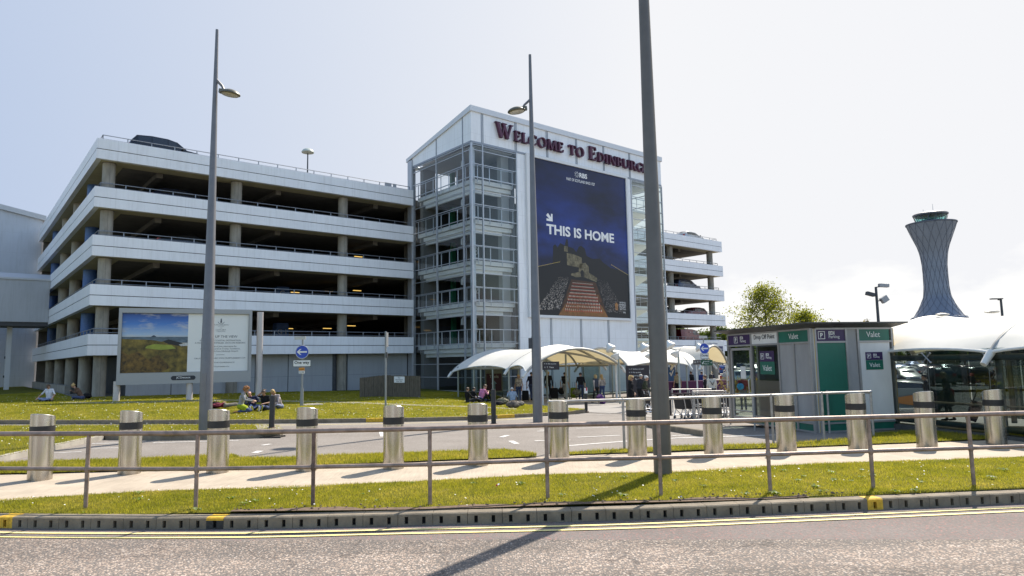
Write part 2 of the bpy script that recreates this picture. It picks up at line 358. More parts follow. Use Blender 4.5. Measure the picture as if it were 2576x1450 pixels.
# kerb of drainage blocks
mb = MB(); pts = resample(KL, .235); zt = -.02; random.seed(11)
def pxof(p):
    d = p - CAM; w = d.dot(_f); return PCX + FPX*d.dot(_r)/w
yel = [(-10, 26), (505, 545), (562, 580), (1082, 1108), (1118, 1142), (1690, 1712), (1728, 1750), (2190, 2228)]
for i in range(len(pts)-1):
    a, b = pts[i], pts[i+1]; t = (b-a); ln = t.length; t.normalize(); nrm = Vector((-t.y, t.x, 0))
    M = Matrix(((t.x, nrm.x, 0, a.x), (t.y, nrm.y, 0, a.y), (0, 0, 1, 0), (0, 0, 0, 1)))
    x = pxof(Vector((a.x, a.y, ZR))); xm = pxof(Vector(((a+b)*.5).to_tuple()[:2]+(ZR,)))
    yy = any(l <= xm <= h for l, h in yel); dk = yy and 490 < xm < 1200
    gap = .006 if i % 2 == 0 else 0.
    hw = .024; c = ln*.5
    mb.mi = 1 if (yy and not dk) else 3 if dk else 0
    mb.box((gap, 0, ZR-.03), (c-hw, .2, -.062), M); mb.box((c+hw, 0, ZR-.03), (ln, .2, -.062), M)
    mb.box((c-hw, .002, ZR-.03), (c+hw, .2, ZR+.012), M)
    mb.mi = 2; mb.box((c-hw, .06, ZR+.012), (c+hw, .2, -.062), M)
    mb.mi = 1 if yy else 0
    prof = [(0.0, -.062), (0.0, -.035), (.018, -.02), (.22, -.02), (.22, -.062)]
    q = [M @ Vector((gap, y, z)) for y, z in prof] + [M @ Vector((ln, y, z)) for y, z in prof]
    mb.add(q, [(0,1,2,3,4), (9,8,7,6,5)] + [(k, k+5, (k+1)%5+5, (k+1)%5) for k in range(5)])
o = mb.build('kerb', [KERB, KYEL, BLACKHOLE, TARP]); o['kind'] = 'structure'
# verge, path, strips
front = pxy([(-420,1262), (0,1254.5), (349,1237), (692,1223), (978,1212.6), (1321,1194.4), (1642,1186.5), (1950,1170), (2236,1159.5), (2576,1148), (3100,1126)], 0)
back = pxy([(-420,1200), (0,1193), (349,1184.6), (692,1178), (978,1164), (1321,1151), (1468,1143.4), (1950,1128), (2236,1116.4), (2576,1102.5), (3000,1085)], 0)
kb = offset(KL, .21)
def wob(pl, a=.03, step=.18):
    q = [(p.x, p.y + random.uniform(-a, a)) for p in resample(pl, step)]; return q
front_w = wob(front)
verge_poly = kb + [(26, front[-1][1])] + list(reversed(front_w)) + [(-26, front[0][1])]
def zv(x, y): return -.012 + .03*math.sin(x*1.3)*math.sin(y*2.1)*.4
sheet('verge', verge_poly, 0, GRASS, .8, zv)
sheet('footpath', [(-26, front[0][1]-.1)] + [(x, y-.1) for x, y in front] + [(26, front[-1][1]-.1), (26, back[-1][1]+.1)] + [(x, y+.05) for x, y in reversed(back)] + [(-26, back[0][1]+.1)], -.016, PATH, 1.5)
# soil along the kerb
rag = [(p.x, p.y + .07 + .10*abs(math.sin(p.x*1.7)+.5*math.sin(p.x*4.1)) + random.uniform(0, .06)) for p in resample([q for q in kb if -4 < q[0] < 4.5], .12)]
sheet('bare_soil', [q for q in kb if -4 < q[0] < 4.5] + list(reversed(rag)), .016, SOIL, .5, zv)
verge_grass = [q for q in kb if q[0] <= -4] + rag + [q for q in kb if q[0] >= 4.5] + [(26, front[-1][1])] + list(reversed(front_w)) + [(-26, front[0][1])]
# wide ground: asphalt near, then out to the horizon
bk = [(-26, back[0][1])] + back + [(26, back[-1][1])]
sheet('inner_road', [(-90, bk[0][1]), ] + bk + [(90, bk[-1][1]), (90, 95), (-90, 95)], -.03, ASPH, 2.5)
FAR = mat('far_ground', (.17,.165,.14), .95, var=.25, vscale=.02)
def zfar(x, y): return -.9
sheet('ground', [(-4000,-400), (4000,-400), (4000,5000), (-4000,5000)], 0, FAR, 900, zfar)
# strip of grass between path and inner road
st_a = pxy([(-300,1176), (0,1166), (128,1161), (400,1152), (590,1146), (600,1153), (692,1153)], 0)
st1 = wob(back[:4], .02) ; st1 = [p for p in st1 if p[0] < G(692,1178).x]
def strip(name, top_px, x0, x1):
    tp = pxy(top_px, 0); bt = [p for p in wob(back, .02) if x0 <= p[0] <= x1]
    return sheet(name, bt + list(reversed(tp)), .012, GRASS, .8)
strip('grass_strip', [(-300,1174), (0,1166), (128,1161), (400,1152), (590,1145), (604,1152), (700,1153), (800,1148), (943,1142.7), (1153,1135.7), (1268,1132), (1300,1135), (1350,1143)], G(-300,1196).x, G(1350,1150).x)
strip('grass_strip', [(1395,1145), (1432,1139), (1572,1130.4), (1691,1123.4), (1950,1117), (2002,1114.5), (2131,1104), (2165,1091), (2271,1081.5), (2400,1083), (2576,1092), (2900,1100)], G(1395,1148).x, G(2900,1093).x)
def kerbline(name, pl_px, h=.12, w=.13, m=None, dz=0., z=None, mats=None, sel=None):
    pl = pxy(pl_px); pts_ = resample(pl, .9); mbk = MB()
    if (Vector(pl[-1]) - Vector((pts_[-1].x, pts_[-1].y))).length > .05: pts_.append(Vector((*pl[-1], 0)))
    for i, (a, b) in enumerate(zip(pts_, pts_[1:])):
        t = (b-a).normalized(); nn = Vector((-t.y, t.x, 0)); za, zb = g(a.x, a.y)+dz, g(b.x, b.y)+dz
        q = []
        for p, zz, e in ((a, za, .004), (b, zb, -.0)):
            p2 = p + t*e
            for y, zo in ((0,-.05), (0,h-.02), (.02,h), (w,h), (w,-.05)): q.append(p2 + nn*y + Vector((0,0,zz+zo)))
        mbk.mi = 1 if sel and sel(pxof(a+Vector((0,0,g(a.x,a.y))))) else 0
        mbk.add(q, [(0,1,2,3,4), (9,8,7,6,5)] + [(k, k+5, (k+1)%5+5, (k+1)%5) for k in range(5)])
    o = mbk.build(name, [m or KERB, KYEL]); o['kind'] = 'structure'; return o
# traffic island at left
isl_f = [(-500,1262), (-200,1205), (0,1161), (220,1112), (263,1104.5)]
isl_t = [(263,1104.5), (420,1106), (560,1103), (690,1099), (712,1094)]
isl_b = [(712,1091), (700,1080), (640,1076.5), (400,1077), (0,1079), (-500,1082)]
kerbline('island_kerb', isl_f, .11, .14, KERBL); kerbline('island_kerb', isl_t, .12, .14, KERB)
kerbline('island_kerb', isl_b, .06, .12, KERB)
sheet('traffic_island', pxy(isl_f[:-1] + isl_t + isl_b), .105, GRASS, 1.0)
sheet('island_paving', pxy([(655,1098.5), (690,1097.5), (711,1093.5), (711,1090), (699,1080.5), (640,1078)]), .118, PAVE, .8)
# lawn in front of the car park
lk = [(-500,1068), (0,1065.5), (400,1065.5), (629,1064.5), (793,1063), (978,1060.5), (1178,1056), (1321,1048.5), (1430,1042.5), (1476,1037)]
kerbline('lawn_kerb', lk, .12, .14, KERB, sel=lambda x: any(a < x < b for a, b in ((62,95), (440,480), (758,782), (920,945), (1235,1262), (1390,1400))))
LAWN_DZ = .11
lawn_right = pxy([(1470,1035.5), (1400,1030), (1330,1024)])
lawn_poly = pxy(lk) + lawn_right + [(B(17,-7)).to_2d()[:], (B(17,1)).to_2d()[:], (B(-1.5,1)).to_2d()[:], (B(-1.5,60)).to_2d()[:], (-90, 78), (-90, pxy(lk)[0][1])]
lawn_poly = pxy(lk) + lawn_right + [tuple(B(23.5,-9.5).to_2d()), tuple(B(23.0,.5).to_2d()), tuple(B(-.5,.5).to_2d()), tuple(B(-.5,45).to_2d()), (-90, 90), (-90, pxy(lk)[0][1])]
sheet('lawn', lawn_poly, LAWN_DZ, GRASS, 1.5)
mb = MB(); yl = pxy([(-300,1071.5), (0,1069.5), (400,1069.3), (629,1068.3), (793,1066.8), (978,1064), (1178,1059.3), (1321,1051.5), (1440,1044)])
yl = [(p.x, p.y) for p in resample(yl, .8)]; yb = offset(yl, -.09)
mb.grid([[Vector((*p, g(*p)-.026)) for p in yb], [Vector((*p, g(*p)-.026)) for p in yl]])
o = mb.build('road_markings', YEL); o['kind'] = 'structure'
# narrow path across the lawn
na = [(150,1012.5), (290,1012), (420,1008), (560,1005), (740,1008.5), (900,1012), (978,1016), (1100,1020), (1200,1023), (1300,1028)]
nb = [(1300,1031), (1200,1026), (1100,1023), (978,1019), (900,1015.5), (740,1012), (560,1009.5), (420,1013), (290,1016), (150,1014.5)]
def lawn_pt(x, y): p = G(x, y, LAWN_DZ); return (p.x, p.y)
sheet('lawn_path', [lawn_pt(*q) for q in na + nb], LAWN_DZ+.012, PAVE, 1.2)
# paved apron under and before the canopy
ap = pxy([(1476,1037), (1330,1026), (1300,1010), (1420,1000), (1560,1000), (1700,1000), (1840,1004), (1838,1045), (1690,1063), (1640,1050), (1560,1040)])
sheet('apron', ap, -.012, PAVE, 1.5)
# raised kerb by the trolleys
kerbline('trolley_kerb', [(1620,1072), (1687,1083), (1773,1097), (1800,1097)], .13, .16, KERB)
# bay markings on the inner road
mb = MB()
for a, b, w in (((232,1114),(330,1112),.09), ((385,1112),(600,1106),.08), ((60,1141),(205,1134),.07), ((230,1126),(330,1124),.06), ((560,1099),(640,1097),.06), ((620,1092),(700,1090),.06),
                ((1345,1107),(1432,1104),.10), ((1352,1083),(1400,1081),.10), ((1358,1080),(1432,1078),.06), ((1453,1098),(1560,1093),.08), ((1335,1049),(1440,1042),.06), ((1500,1043),(1640,1029),.05),
                ((1380,1123),(1569,1108),.10), ((1569,1108),(1700,1100),.10), ((1700,1100),(1950,1092),.10), ((1690,1094),(1760,1091),.08), ((958,1084),(962,1096),.12), ((640,1137),(655,1132),.16), ((660,1118),(680,1115),.12), ((1260,1098),(1278,1093),.14), ((1285,1107),(1300,1114),.14), ((1450,1076),(1530,1073),.06), ((1530,1059),(1655,1046),.06)):
    a, b = G(*a), G(*b); t = (b-a).normalized(); nn = Vector((-t.y, t.x, 0))*w*.5
    n_ = max(2, int((b-a).length/.8)); r1 = []; r2 = []
    for k in range(n_+1):
        p = a.lerp(b, k/n_); z = g(p.x, p.y)-.024; r1.append(Vector((p.x-nn.x, p.y-nn.y, z))); r2.append(Vector((p.x+nn.x, p.y+nn.y, z)))
    mb.grid([r1, r2])
o = mb.build('road_markings', WHITEP); o['kind'] = 'structure'
# drain grating and inspection cover
mb = MB(); c = G(686,1098.5); IRON = mat('cast_iron', (.05,.045,.042), .6, .6, var=.3)
for k in range(9): mb.box((c.x-.26+k*.06, c.y-.2, c.z-.03), (c.x-.23+k*.06, c.y+.2, c.z+.006))
mb.box((c.x-.3, c.y-.22, c.z-.03), (c.x+.3, c.y-.2, c.z+.01)); mb.box((c.x-.3, c.y+.2, c.z-.03), (c.x+.3, c.y+.22, c.z+.01))
tag(mb.build('drain_grating', IRON), 'dark slotted drain grating in the road in front of the island tip', 'drain')
c = G(785,1019, LAWN_DZ); mb = MB(); mb.lathe([(.55,-.05), (.55,.03), (.45,.035), (.45,.045)], 20, (c.x, c.y, c.z))
tag(mb.build('manhole_surround', PAVE), 'flat round concrete cover in the lawn beside the sign post', 'manhole')
# ================================================================== the multi-storey car park
def m_cladding(name, col, seam, off=0., axis=0, rough=.38, dk=.80, metal=.0):
    m, n, b, N, L = nodes(name); t = N('TexCoord').outputs['Object']; s = N('SeparateXYZ'); L(t, s.inputs[0])
    fr = math_(N, L, 'FRACT', math_(N, L, 'MULTIPLY_ADD', s.outputs[axis], 1/seam, off)); line = math_(N, L, 'LESS_THAN', fr, .02/seam)
    base = ramp(N, L, noise(N, L, t, .5, 5), [(.3, tuple(c*.94 for c in col)), (.7, tuple(min(1, c*1.04) for c in col))])
    mp_ = N('Mapping'); mp_.inputs['Scale'].default_value = (3, 3, .22); L(t, mp_.inputs[0])
    st = ramp(N, L, noise(N, L, mp_.outputs[0], 1.9, 6, .7), [(.28, (.86,.855,.84)), (.5, (.98,.98,.975)), (.7, (1.,1.,1.))])
    base = mixc(N, L, 1., base, st, 'MULTIPLY')
    L(mixc(N, L, line, base, tuple(c*dk for c in col)), b.inputs['Base Color']); b.inputs['Roughness'].default_value = rough; b.inputs['Metallic'].default_value = metal
    return m
CLAD = m_cladding('white_cladding', (.80,.81,.85), 4.05, .72); CLADS = m_cladding('white_cladding_side', (.77,.78,.82), 4.05, .1, 1)
TCLAD = m_cladding('tower_cladding', (.80,.815,.85), 1.9, .0, 2); HANGAR = m_cladding('hangar_cladding', (.46,.49,.55), 2.05, .3, 2)
BRIDGEM = m_cladding('bridge_cladding', (.44,.455,.49), 1.2, .12, 0)
SHADOWGAP = mat('dark_joint', (.03,.03,.035), .8)
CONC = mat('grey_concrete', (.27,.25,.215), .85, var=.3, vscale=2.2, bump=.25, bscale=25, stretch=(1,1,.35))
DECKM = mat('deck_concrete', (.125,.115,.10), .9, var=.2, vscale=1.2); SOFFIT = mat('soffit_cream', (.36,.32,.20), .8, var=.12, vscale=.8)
STEELG = mat('galvanised_rail', (.23,.245,.27), .5, .6, var=.25, vscale=9); GREYW = m_cladding('ground_floor_panel', (.33,.35,.385), 1.42, .15, 2, .5, .55)
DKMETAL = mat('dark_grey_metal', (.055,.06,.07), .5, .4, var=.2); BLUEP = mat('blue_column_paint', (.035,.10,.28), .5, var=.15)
cp = thing('car_park', 'long white five deck multi storey car park with open dark storeys', 'car park', P0, BANG)
TOPS = [4.10, 7.13, 10.17, 13.20, 16.25]; BH = 1.28
SE, TE = 66.66, 35.6
def band(z0, z1, s0, s1):          # front band with a groove half way up
    m = MB(); zm = (z0+z1)/2 - .02
    m.box((s0, 0, zm+.022), (s1, .3, z1)); m.box((s0, .004, z0), (s1, .3, zm-.022)); m.mi = 1; m.box((s0+.01, .05, zm-.022), (s1-.01, .28, zm+.022)); return m
def sband(z0, z1):
    m = MB(); zm = (z0+z1)/2 - .02
    m.box((0, .3, zm+.022), (.3, TE, z1)); m.box((.004, .3, z0), (.3, TE, zm-.022)); m.mi = 1; m.box((.05, .3, zm-.022), (.28, TE-.02, zm+.022)); return m
for i, zt_ in enumerate(TOPS):
    z0 = zt_ - BH
    o1 = band(z0, zt_, 0, 22.62).build('parapet', [CLAD, SHADOWGAP], cp); o2 = band(z0, zt_, 44.6, SE).build('parapet', [CLAD, SHADOWGAP], cp)
    o3 = sband(z0, zt_).build('parapet', [CLADS, SHADOWGAP], cp)
    m = MB(); m.box((.3, .3, z0+.03), (22.9, TE, z0+.75)); m.box((22.9, 1.0, z0+.03), (44.6, TE, z0+.75)); m.box((44.6, .3, z0+.03), (SE-.02, TE, z0+.75))
    m.mi = 1; m.box((.3, .3, z0+.012), (22.62, 1.55, z0+.03)); m.box((.3, 1.55, z0+.012), (1.7, TE, z0+.03)); m.box((44.6, .3, z0+.012), (SE-.03, 1.6, z0+.03)); 
    m.mi = 0
    for k in range(9): s = 3.9 + k*8.05; m.box((s-.2, 1.6, z0-.30), (s+.2, TE-.3, z0+.029)) if (s < 22 or 45 < s < 66) else None
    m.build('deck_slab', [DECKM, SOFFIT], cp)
    # handrails
    def rail(path, name='handrail'):
        m = MB(); zt = zt_ + .36
        m.tube([(x, y, zt) for x, y in path], .028, 6); m.tube([(x, y, zt-.24) for x, y in path], .018, 6)
        for a, b in zip(path, path[1:]):
            a = Vector((*a, 0)); b = Vector((*b, 0)); k = max(1, round((b-a).length/1.365))
            for j in range(k+1):
                p = a.lerp(b, j/k); r = .03
                m.box((p.x-r, p.y-.015, zt_-.5), (p.x+r, p.y+.015, zt))
        return m.build(name, STEELG, cp)
    rail([(.35, TE-1), (.35, .42), (22.5, .42)]); rail([(45.1, .42), (SE-.5, .42), (SE-.5, 9)])
    if i == 0: rb, rt = .0, zt_-BH
    # columns of the storey below this deck
    zb = -.5 if i == 0 else TOPS[i-1]-.54
    for s in (.84, 8.72, 16.82, 57.45, 65.35):
        m = MB(); r = .37
        prof = [(r*math.cos(2*math.pi*k/20), r*math.sin(2*math.pi*k/20)) for k in range(20)]
        m.lathe([(r, zb), (r, z0+.012)], 22, (s, .95, 0)); m.mi = 1; m.lathe([(r+.03, z0-.03), (r+.03, z0+.013)], 22, (s, .95, 0))
        m.box((s-.006, .95-r-.006, zb), (s+.006, .95-r+.03, z0-.03))
        m.build('column', [CONC, DECKM], cp, True)
    for k, t in enumerate((7.6, 14.6, 21.6, 28.6)):
        m = MB(); m.lathe([(.42, zb), (.42, z0+.012)], 18, (.95, t, 0)); m.build('column', BLUEP if k in (0, 3) and i > 0 else CONC, cp, True)
# ground storey
m = MB()
for a, b in ((2.3, 4.9), (4.95, 10.3), (10.35, 12.66), (12.72, 16.1), (17.35, 20.65), (20.72, 22.6)): m.box((a, 1.0, -.4), (b, 1.15, 2.84))
m.build('wall', GREYW, cp)
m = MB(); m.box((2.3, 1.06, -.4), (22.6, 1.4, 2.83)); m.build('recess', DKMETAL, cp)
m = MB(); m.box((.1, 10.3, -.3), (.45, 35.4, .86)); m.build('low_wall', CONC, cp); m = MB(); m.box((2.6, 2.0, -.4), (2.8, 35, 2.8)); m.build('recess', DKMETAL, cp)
m = MB(); m.box((45.2, 1.6, -.9), (SE-.5, 1.9, 2.8)); m.build('wall', GREYW, cp)
m = MB(); m.box((.4, TE-.3, -.5), (56, TE-.05, 15.2)); m.box((4, 17, -.5), (22.5, 17.2, 15.0)); m.box((23.2, 2.2, -.5), (44.2, 2.5, 15.0)); m.build('wall', DECKM, cp)  # solid back and middle walls added to keep back light out of the storeys
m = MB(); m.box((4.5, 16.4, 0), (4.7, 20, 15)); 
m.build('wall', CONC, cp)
# lit strip lamps seen deep inside the storeys
LAMPM, n_, b_, N_, L_ = nodes('warm_lamp'); b_.inputs['Emission Color'].default_value = (1, .62, .15, 1); b_.inputs['Emission Strength'].default_value = .7; b_.inputs['Base Color'].default_value = (.6,.4,.1,1)
for s, t, z in ((17.9,6,5.0), (19.6,5,5.2), (15.8,9,5.1), (12.5,12,4.95), (18.0,6,8.1), (20.1,5,8.2), (15.9,8,8.1), (20.0,4.6,11.05)):
    m = MB(); m.box((s-.36, t-.05, z), (s+.36, t+.05, z+.05)); m.build('strip_lamp', LAMPM, cp)
# pillars that carry bay letters inside
for i, z in ((0, 2.9), (1, 5.9)):
    m = MB(); m.box((14.2, 7.5, z), (15.2, 8.4, z+2.6)); m.build('pillar', BLUEP, cp)
DIM = mat('faded_lettering', (.45,.46,.48), .8)
txt('lettering', 'G', cp, (14.45, 7.45, 4.55), (1,0,0), (0,0,1), h=.42, m=DIM); txt('lettering', 'I', cp, (14.95, 7.45, 4.55), (1,0,0), (0,0,1), h=.42, m=DIM)
txt('lettering', 'G', cp, (14.6, 7.45, 7.75), (1,0,0), (0,0,1), h=.42, m=DIM)
# notices on the roof rail
SIGNW = mat('sign_white', (.72,.72,.72), .5); SIGNR = mat('sign_red', (.45,.03,.035), .5); SIGNB = mat('sign_blue', (.015,.06,.42), .45); SIGNN = mat('sign_navy', (.02,.025,.10), .5); BLK = mat('sign_black', (.012,.012,.014), .5)
m = MB(); m.box((20.15, .30, 16.2), (20.75, .34, 16.62)); m.box((20.9, .30, 16.2), (21.2, .34, 16.62)); m.build('notice_board', mat('sign_grey', (.35,.36,.38), .6), cp)
# blue disabled-access notice on the ground floor wall
m = MB(); m.box((8.0, .96, 1.35), (8.28, .99, 1.68)); m.mi = 1; m.box((8.05, .95, 1.44), (8.23, .96, 1.62)); m.build('notice', [SIGNB, SIGNW], cp)
# banner on the right wing
bn = thing('banner_sign', 'wide white banner with red and navy panels on the right end of the car park', 'sign', P0, BANG)
m = MB(); m.box((60.3, -.12, 2.35), (65.95, -.02, 4.02)); m.build('panel', SIGNW, bn)
m = MB(); m.box((60.75, -.14, 2.35), (63.1, -.121, 3.38)); m.build('red_panel', SIGNR, bn); m = MB(); m.box((63.75, -.14, 2.35), (65.6, -.121, 3.38)); m.build('navy_panel', SIGNN, bn)
ex, ez = Vector((1,0,0)), Vector((0,0,1))
txt('lettering', 'Welcome to Edinburgh Airport', bn, (63.1, -.123, 3.55), ex, ez, w=2.9, h=.26, m=SIGNN); txt('lettering', 'Drop off', bn, (62.0, -.143, 2.95), ex, ez, w=1.0, h=.22, m=SIGNW)
txt('lettering', 'Authorised taxis', bn, (64.7, -.143, 2.95), ex, ez, w=1.6, h=.22, m=SIGNW); txt('lettering', '\u00a3', bn, (61.2, -.143, 2.95), ex, ez, h=.24, m=SIGNW)
m = MB(); m.tube([Vector((61.2+.24*math.cos(a), -.145, 3.07+.24*math.sin(a))) for a in np.linspace(0, 2*math.pi, 21)], .02, 4); m.build('pound_ring', SIGNW, bn)
# ================================================================== the glazed stair tower
TS0, TS1, TT = 22.76, 45.0, -8.0
tw = thing('stair_tower', 'tall white and glass stair tower with a sloping roof in front of the car park', 'tower', P0, BANG)
FRAME = mat('aluminium_frame', (.42,.44,.48), .4, .5); GL = glass('tower_glass', (.80,.84,.87), .9, .0, .045); GLD = glass('tower_glass_clear', (.84,.9,.9), .9, 0., .05)
WHITEB = mat('white_beam', (.80,.79,.75), .55, var=.06); FLOORM = mat('tower_soffit', (.20,.20,.195), .8)
def zroof(t): return 21.1 + (t - TT) * (19.2-21.1) / 9.17
# front wall panels
m = MB(); m.box((27.15, TT, -.8), (40.55, TT+.22, 18.3)); m.box((TS0, TT, 18.3), (TS1, TT+.22, 20.7)); m.build('front_wall', TCLAD, tw)
m = MB(); zt0 = 20.7
poly = [(TT+.22, 18.3), (.35, 18.3), (.35, zroof(.35)-.3), (TT+.22, zroof(TT+.22)-.4)]
m.prism(poly, (TS0, 0, 0), (0,1,0), (0,0,1), (1,0,0), .2); m.build('side_wall', TCLAD, tw); m = MB(); m.prism(poly, (TS1-.2, 0, 0), (0,1,0), (0,0,1), (1,0,0), .2); m.build('side_wall', TCLAD, tw)
m = MB(); e = .12
for a, b in ((TS0-e, TS1+e),):
    q = [Vector((a, TT-e, 20.68)), Vector((b, TT-e, 20.68)), Vector((b, TT-e, 21.1)), Vector((a, TT-e, 21.1)), Vector((a, 1.2, zroof(1.2)-.3)), Vector((b, 1.2, zroof(1.2)-.3)), Vector((b, 1.2, zroof(1.2))), Vector((a, 1.2, zroof(1.2)))]
    m.add(q, [(0,1,2,3), (5,4,7,6), (3,2,6,7), (1,0,4,5), (4,0,3,7), (1,5,6,2)])
m.build('roof', mat('roof_fascia', (.60,.615,.65), .4, .1), tw)
# vertical cover strips on the front, horizontals of the glazing
m = MB()
for s in (23.8, 27.08, 30.4, 33.75, 37.1, 40.52):
    for d in (-.07, .07): m.box((s+d-.03, TT-.035, 18.32), (s+d+.03, TT-.002, 20.66))
for s in (30.38, 33.72, 37.02):
    for d in (-.07, .07): m.box((s+d-.025, TT-.033, -.6), (s+d+.025, TT-.002, 18.28))
m.box((TS0, TT-.03, 18.24), (TS1, TT-.002, 18.40)); m.box((TS0-.03, TT, 18.24), (TS0-.002, .3, 18.4)); 
for t in (-3.3, -6.93): m.box((TS0-.03, t-.05, 18.4), (TS0-.002, t+.05, zroof(t)-.4))
m.build('cover_strip', mat('strip_grey', (.25,.27,.31), .4, .4), tw)
HZ = [18.15, 17.75, 16.7, 15.68, 14.65, 13.64, 12.6, 11.58, 10.55, 9.53, 8.49, 7.48, 6.45, 5.42, 4.38, 3.38, 1.9, .9, -.1]
m = MB()
for z in HZ: m.box((TS0-.02, TT, z-.026), (TS0+.05, .3, z+.026)); m.box((TS0-.02, TT-.02, z-.026), (27.1, TT+.05, z+.026))
for t in (.3, -3.3, -6.95, TT): m.box((TS0-.05, t-.045, -.6), (TS0+.09, t+.045, 18.24))
for s in (TS0, 23.8, 27.1): m.box((s-.045, TT-.05, -.6), (s+.045, TT+.09, 18.24))
m.box((TS0-.12, .3, -.5), (TS0+.25, .95, 18.9)); m.build('glazing_frame', FRAME, tw); m = MB()
for z in HZ: m.box((40.6, TT-.02, z-.03), (TS1+.02, TT+.05, z+.03)); m.box((TS1-.05, TT, z-.03), (TS1+.02, 0, z+.03))
for s in (40.62, TS1): m.box((s-.05, TT-.05, -.6), (s+.05, TT+.09, 18.24))
m.build('glazing_frame', FRAME, tw)
def pane(q, mt): m = MB(); m.add([Vector(p) for p in q], [(0,1,2,3)]); return m.build('glass_pane', mt, tw)
pane([(TS0+.02, .3, -.5), (TS0+.02, TT+.02, -.5), (TS0+.02, TT+.02, 18.24), (TS0+.02, .3, 18.24)], GL)
pane([(TS0+.02, TT+.02, -.5), (27.1, TT+.02, -.5), (27.1, TT+.02, 18.24), (TS0+.02, TT+.02, 18.24)], GL)
pane([(40.65, TT+.02, -.5), (TS1-.02, TT+.02, -.5), (TS1-.02, TT+.02, 18.24), (40.65, TT+.02, 18.24)], GLD)
pane([(TS1-.02, TT+.02, -.5), (TS1-.02, 0, -.5), (TS1-.02, 0, 18.24), (TS1-.02, TT+.02, 18.24)], GLD)
# corner column, floors, white stepped beams, balustrades, lift core
m = MB(); m.box((TS0+.32, TT+.42, -.5), (TS0+.62, TT+.72, 18.1)); m.build('corner_column', mat('column_pale', (.62,.65,.68), .4), tw)
for k, zf in enumerate((15.68, 12.6, 9.53, 6.45, 3.38)):
    m = MB()
    for j, (dz, dd) in enumerate(((0, .42), (-.34, .62), (-.62, .82))):
        m.box((TS0+dd, TT+dd, zf-.32+dz), (27.0, TT+dd+.2, zf-.02+dz)); m.box((TS0+dd, TT+dd+.2, zf-.32+dz), (TS0+dd+.2, .2, zf-.02+dz))
    m.build('floor_beam', WHITEB, tw)
    m = MB(); m.box((TS0+.9, TT+.9, zf-.55), (27.0, .2, zf-.05)); m.box((27.0, -3.2, zf-.55), (40.4, .2, zf-.05)); m.build('floor', FLOORM, tw)
    m = MB(); zr = zf + 1.02
    m.box((TS0+.24, TT+.24, zr-.04), (27.0, TT+.29, zr)); m.box((TS0+.24, TT+.29, zr-.04), (TS0+.29, .2, zr)); m.box((TS0+.24, TT+.24, zf+.10), (27.0, TT+.28, zf+.14)); 
    for s in np.arange(TS0+.75, 27.05, 1.12): m.box((s-.025, TT+.23, zf-.3), (s+.025, TT+.28, zr))
    for t in np.arange(TT+1.1, .2, 1.12): m.box((TS0+.23, t-.025, zf-.3), (TS0+.28, t+.025, zr))
    m.build('balustrade', mat('pale_rail', (.60,.62,.65), .4, .3), tw)
    m = MB(); m.box((TS0+3.1, -.9, zf), (TS0+3.45, -.6, zf+2.6)); m.build('green_panel', mat('green_panel', (.02,.17,.09), .5), tw)
    m = MB(); pr_ = [(.30*math.cos(a), .34*math.sin(a)) for a in (R(90), R(162), R(234), R(306), R(18))]
    m.prism(pr_, (TS0+1.1, TT+2.6+.05*k, zf+1.75), (.85,.5,0), (.1,-.1,1), (-.5,.85,.1), .07); m.build('ceiling_lamp', mat('lamp_white', (.62,.66,.68), .4), tw)
    if k in (1, 2, 3, 4):
        m = MB(); m.box((25.2, TT+3.4, zf), (26.6, TT+3.55, zf+2.1)); m.build('floor_number_board', mat('board_navy', (.012,.016,.035), .5), tw)
        if k > 1: txt('lettering', str(5-k), tw, (25.6, TT+3.36, zf+.95), ex, ez, h=.62, m=DIM)
m = MB(); m.box((23.6, -.3, -.5), (27.0, -.1, 15.3)); m.mi = 1; m.box((TS0+.6, -.35, -.5), (TS0+1.8, .1, 18.2)); m.build('core_wall', [mat('core_dark', (.025,.026,.028), .7), mat('core_pale', (.20,.195,.18), .8)], tw)
m = MB(); m.box((27.02, TT+.3, -.5), (27.12, .1, 18.2)); m.box((40.45, TT+.3, -.5), (40.6, .1, 18.2)); m.build('core_wall', mat('core_wall_white', (.16,.165,.18), .7), tw)
m = MB(); m.box((26.2, TT+.8, -.5), (26.95, TT+1.3, 18.1)); m.build('inner_pier', mat('pier_pale', (.36,.36,.35), .7), tw)
m = MB(); m.box((TS0+.4, TT+.4, 18.1), (TS1-.4, .2, 18.22)); m.build('ceiling', mat('ceiling_pale', (.45,.46,.46), .8), tw)
# flights of stairs on the right
for k in range(6):
    z = -.4 + k*2.95; m = MB()
    m.box((40.8, -2.3, z+2.6), (44.7, .1, z+2.85)); m.box((40.8, TT+.5, z+1.1), (44.7, TT+1.9, z+1.3))
    m.prism([(TT+1.9, z+1.1), (TT+1.9, z+1.38), (-2.3, z+2.85), (-2.3, z+2.5)], (40.9, 0, 0), (0,1,0), (0,0,1), (1,0,0), 1.7)
    m.prism([(TT+1.9, z+1.1), (TT+1.9, z+1.38), (-2.3, z-.1), (-2.3, z-.4)], (43.0, 0, 0), (0,1,0), (0,0,1), (1,0,0), 1.7); m.build('stair_flight', WHITEB, tw)
    m = MB()
    for s in np.arange(40.9, 44.7, .95): m.box((s-.015, TT+.42, z+1.3), (s+.015, TT+.45, z+2.35))
    m.box((40.8, TT+.41, z+2.3), (44.7, TT+.46, z+2.36)); m.box((40.8, TT+.42, z+1.85), (44.7, TT+.45, z+1.88)); m.build('balustrade', FRAME, tw)
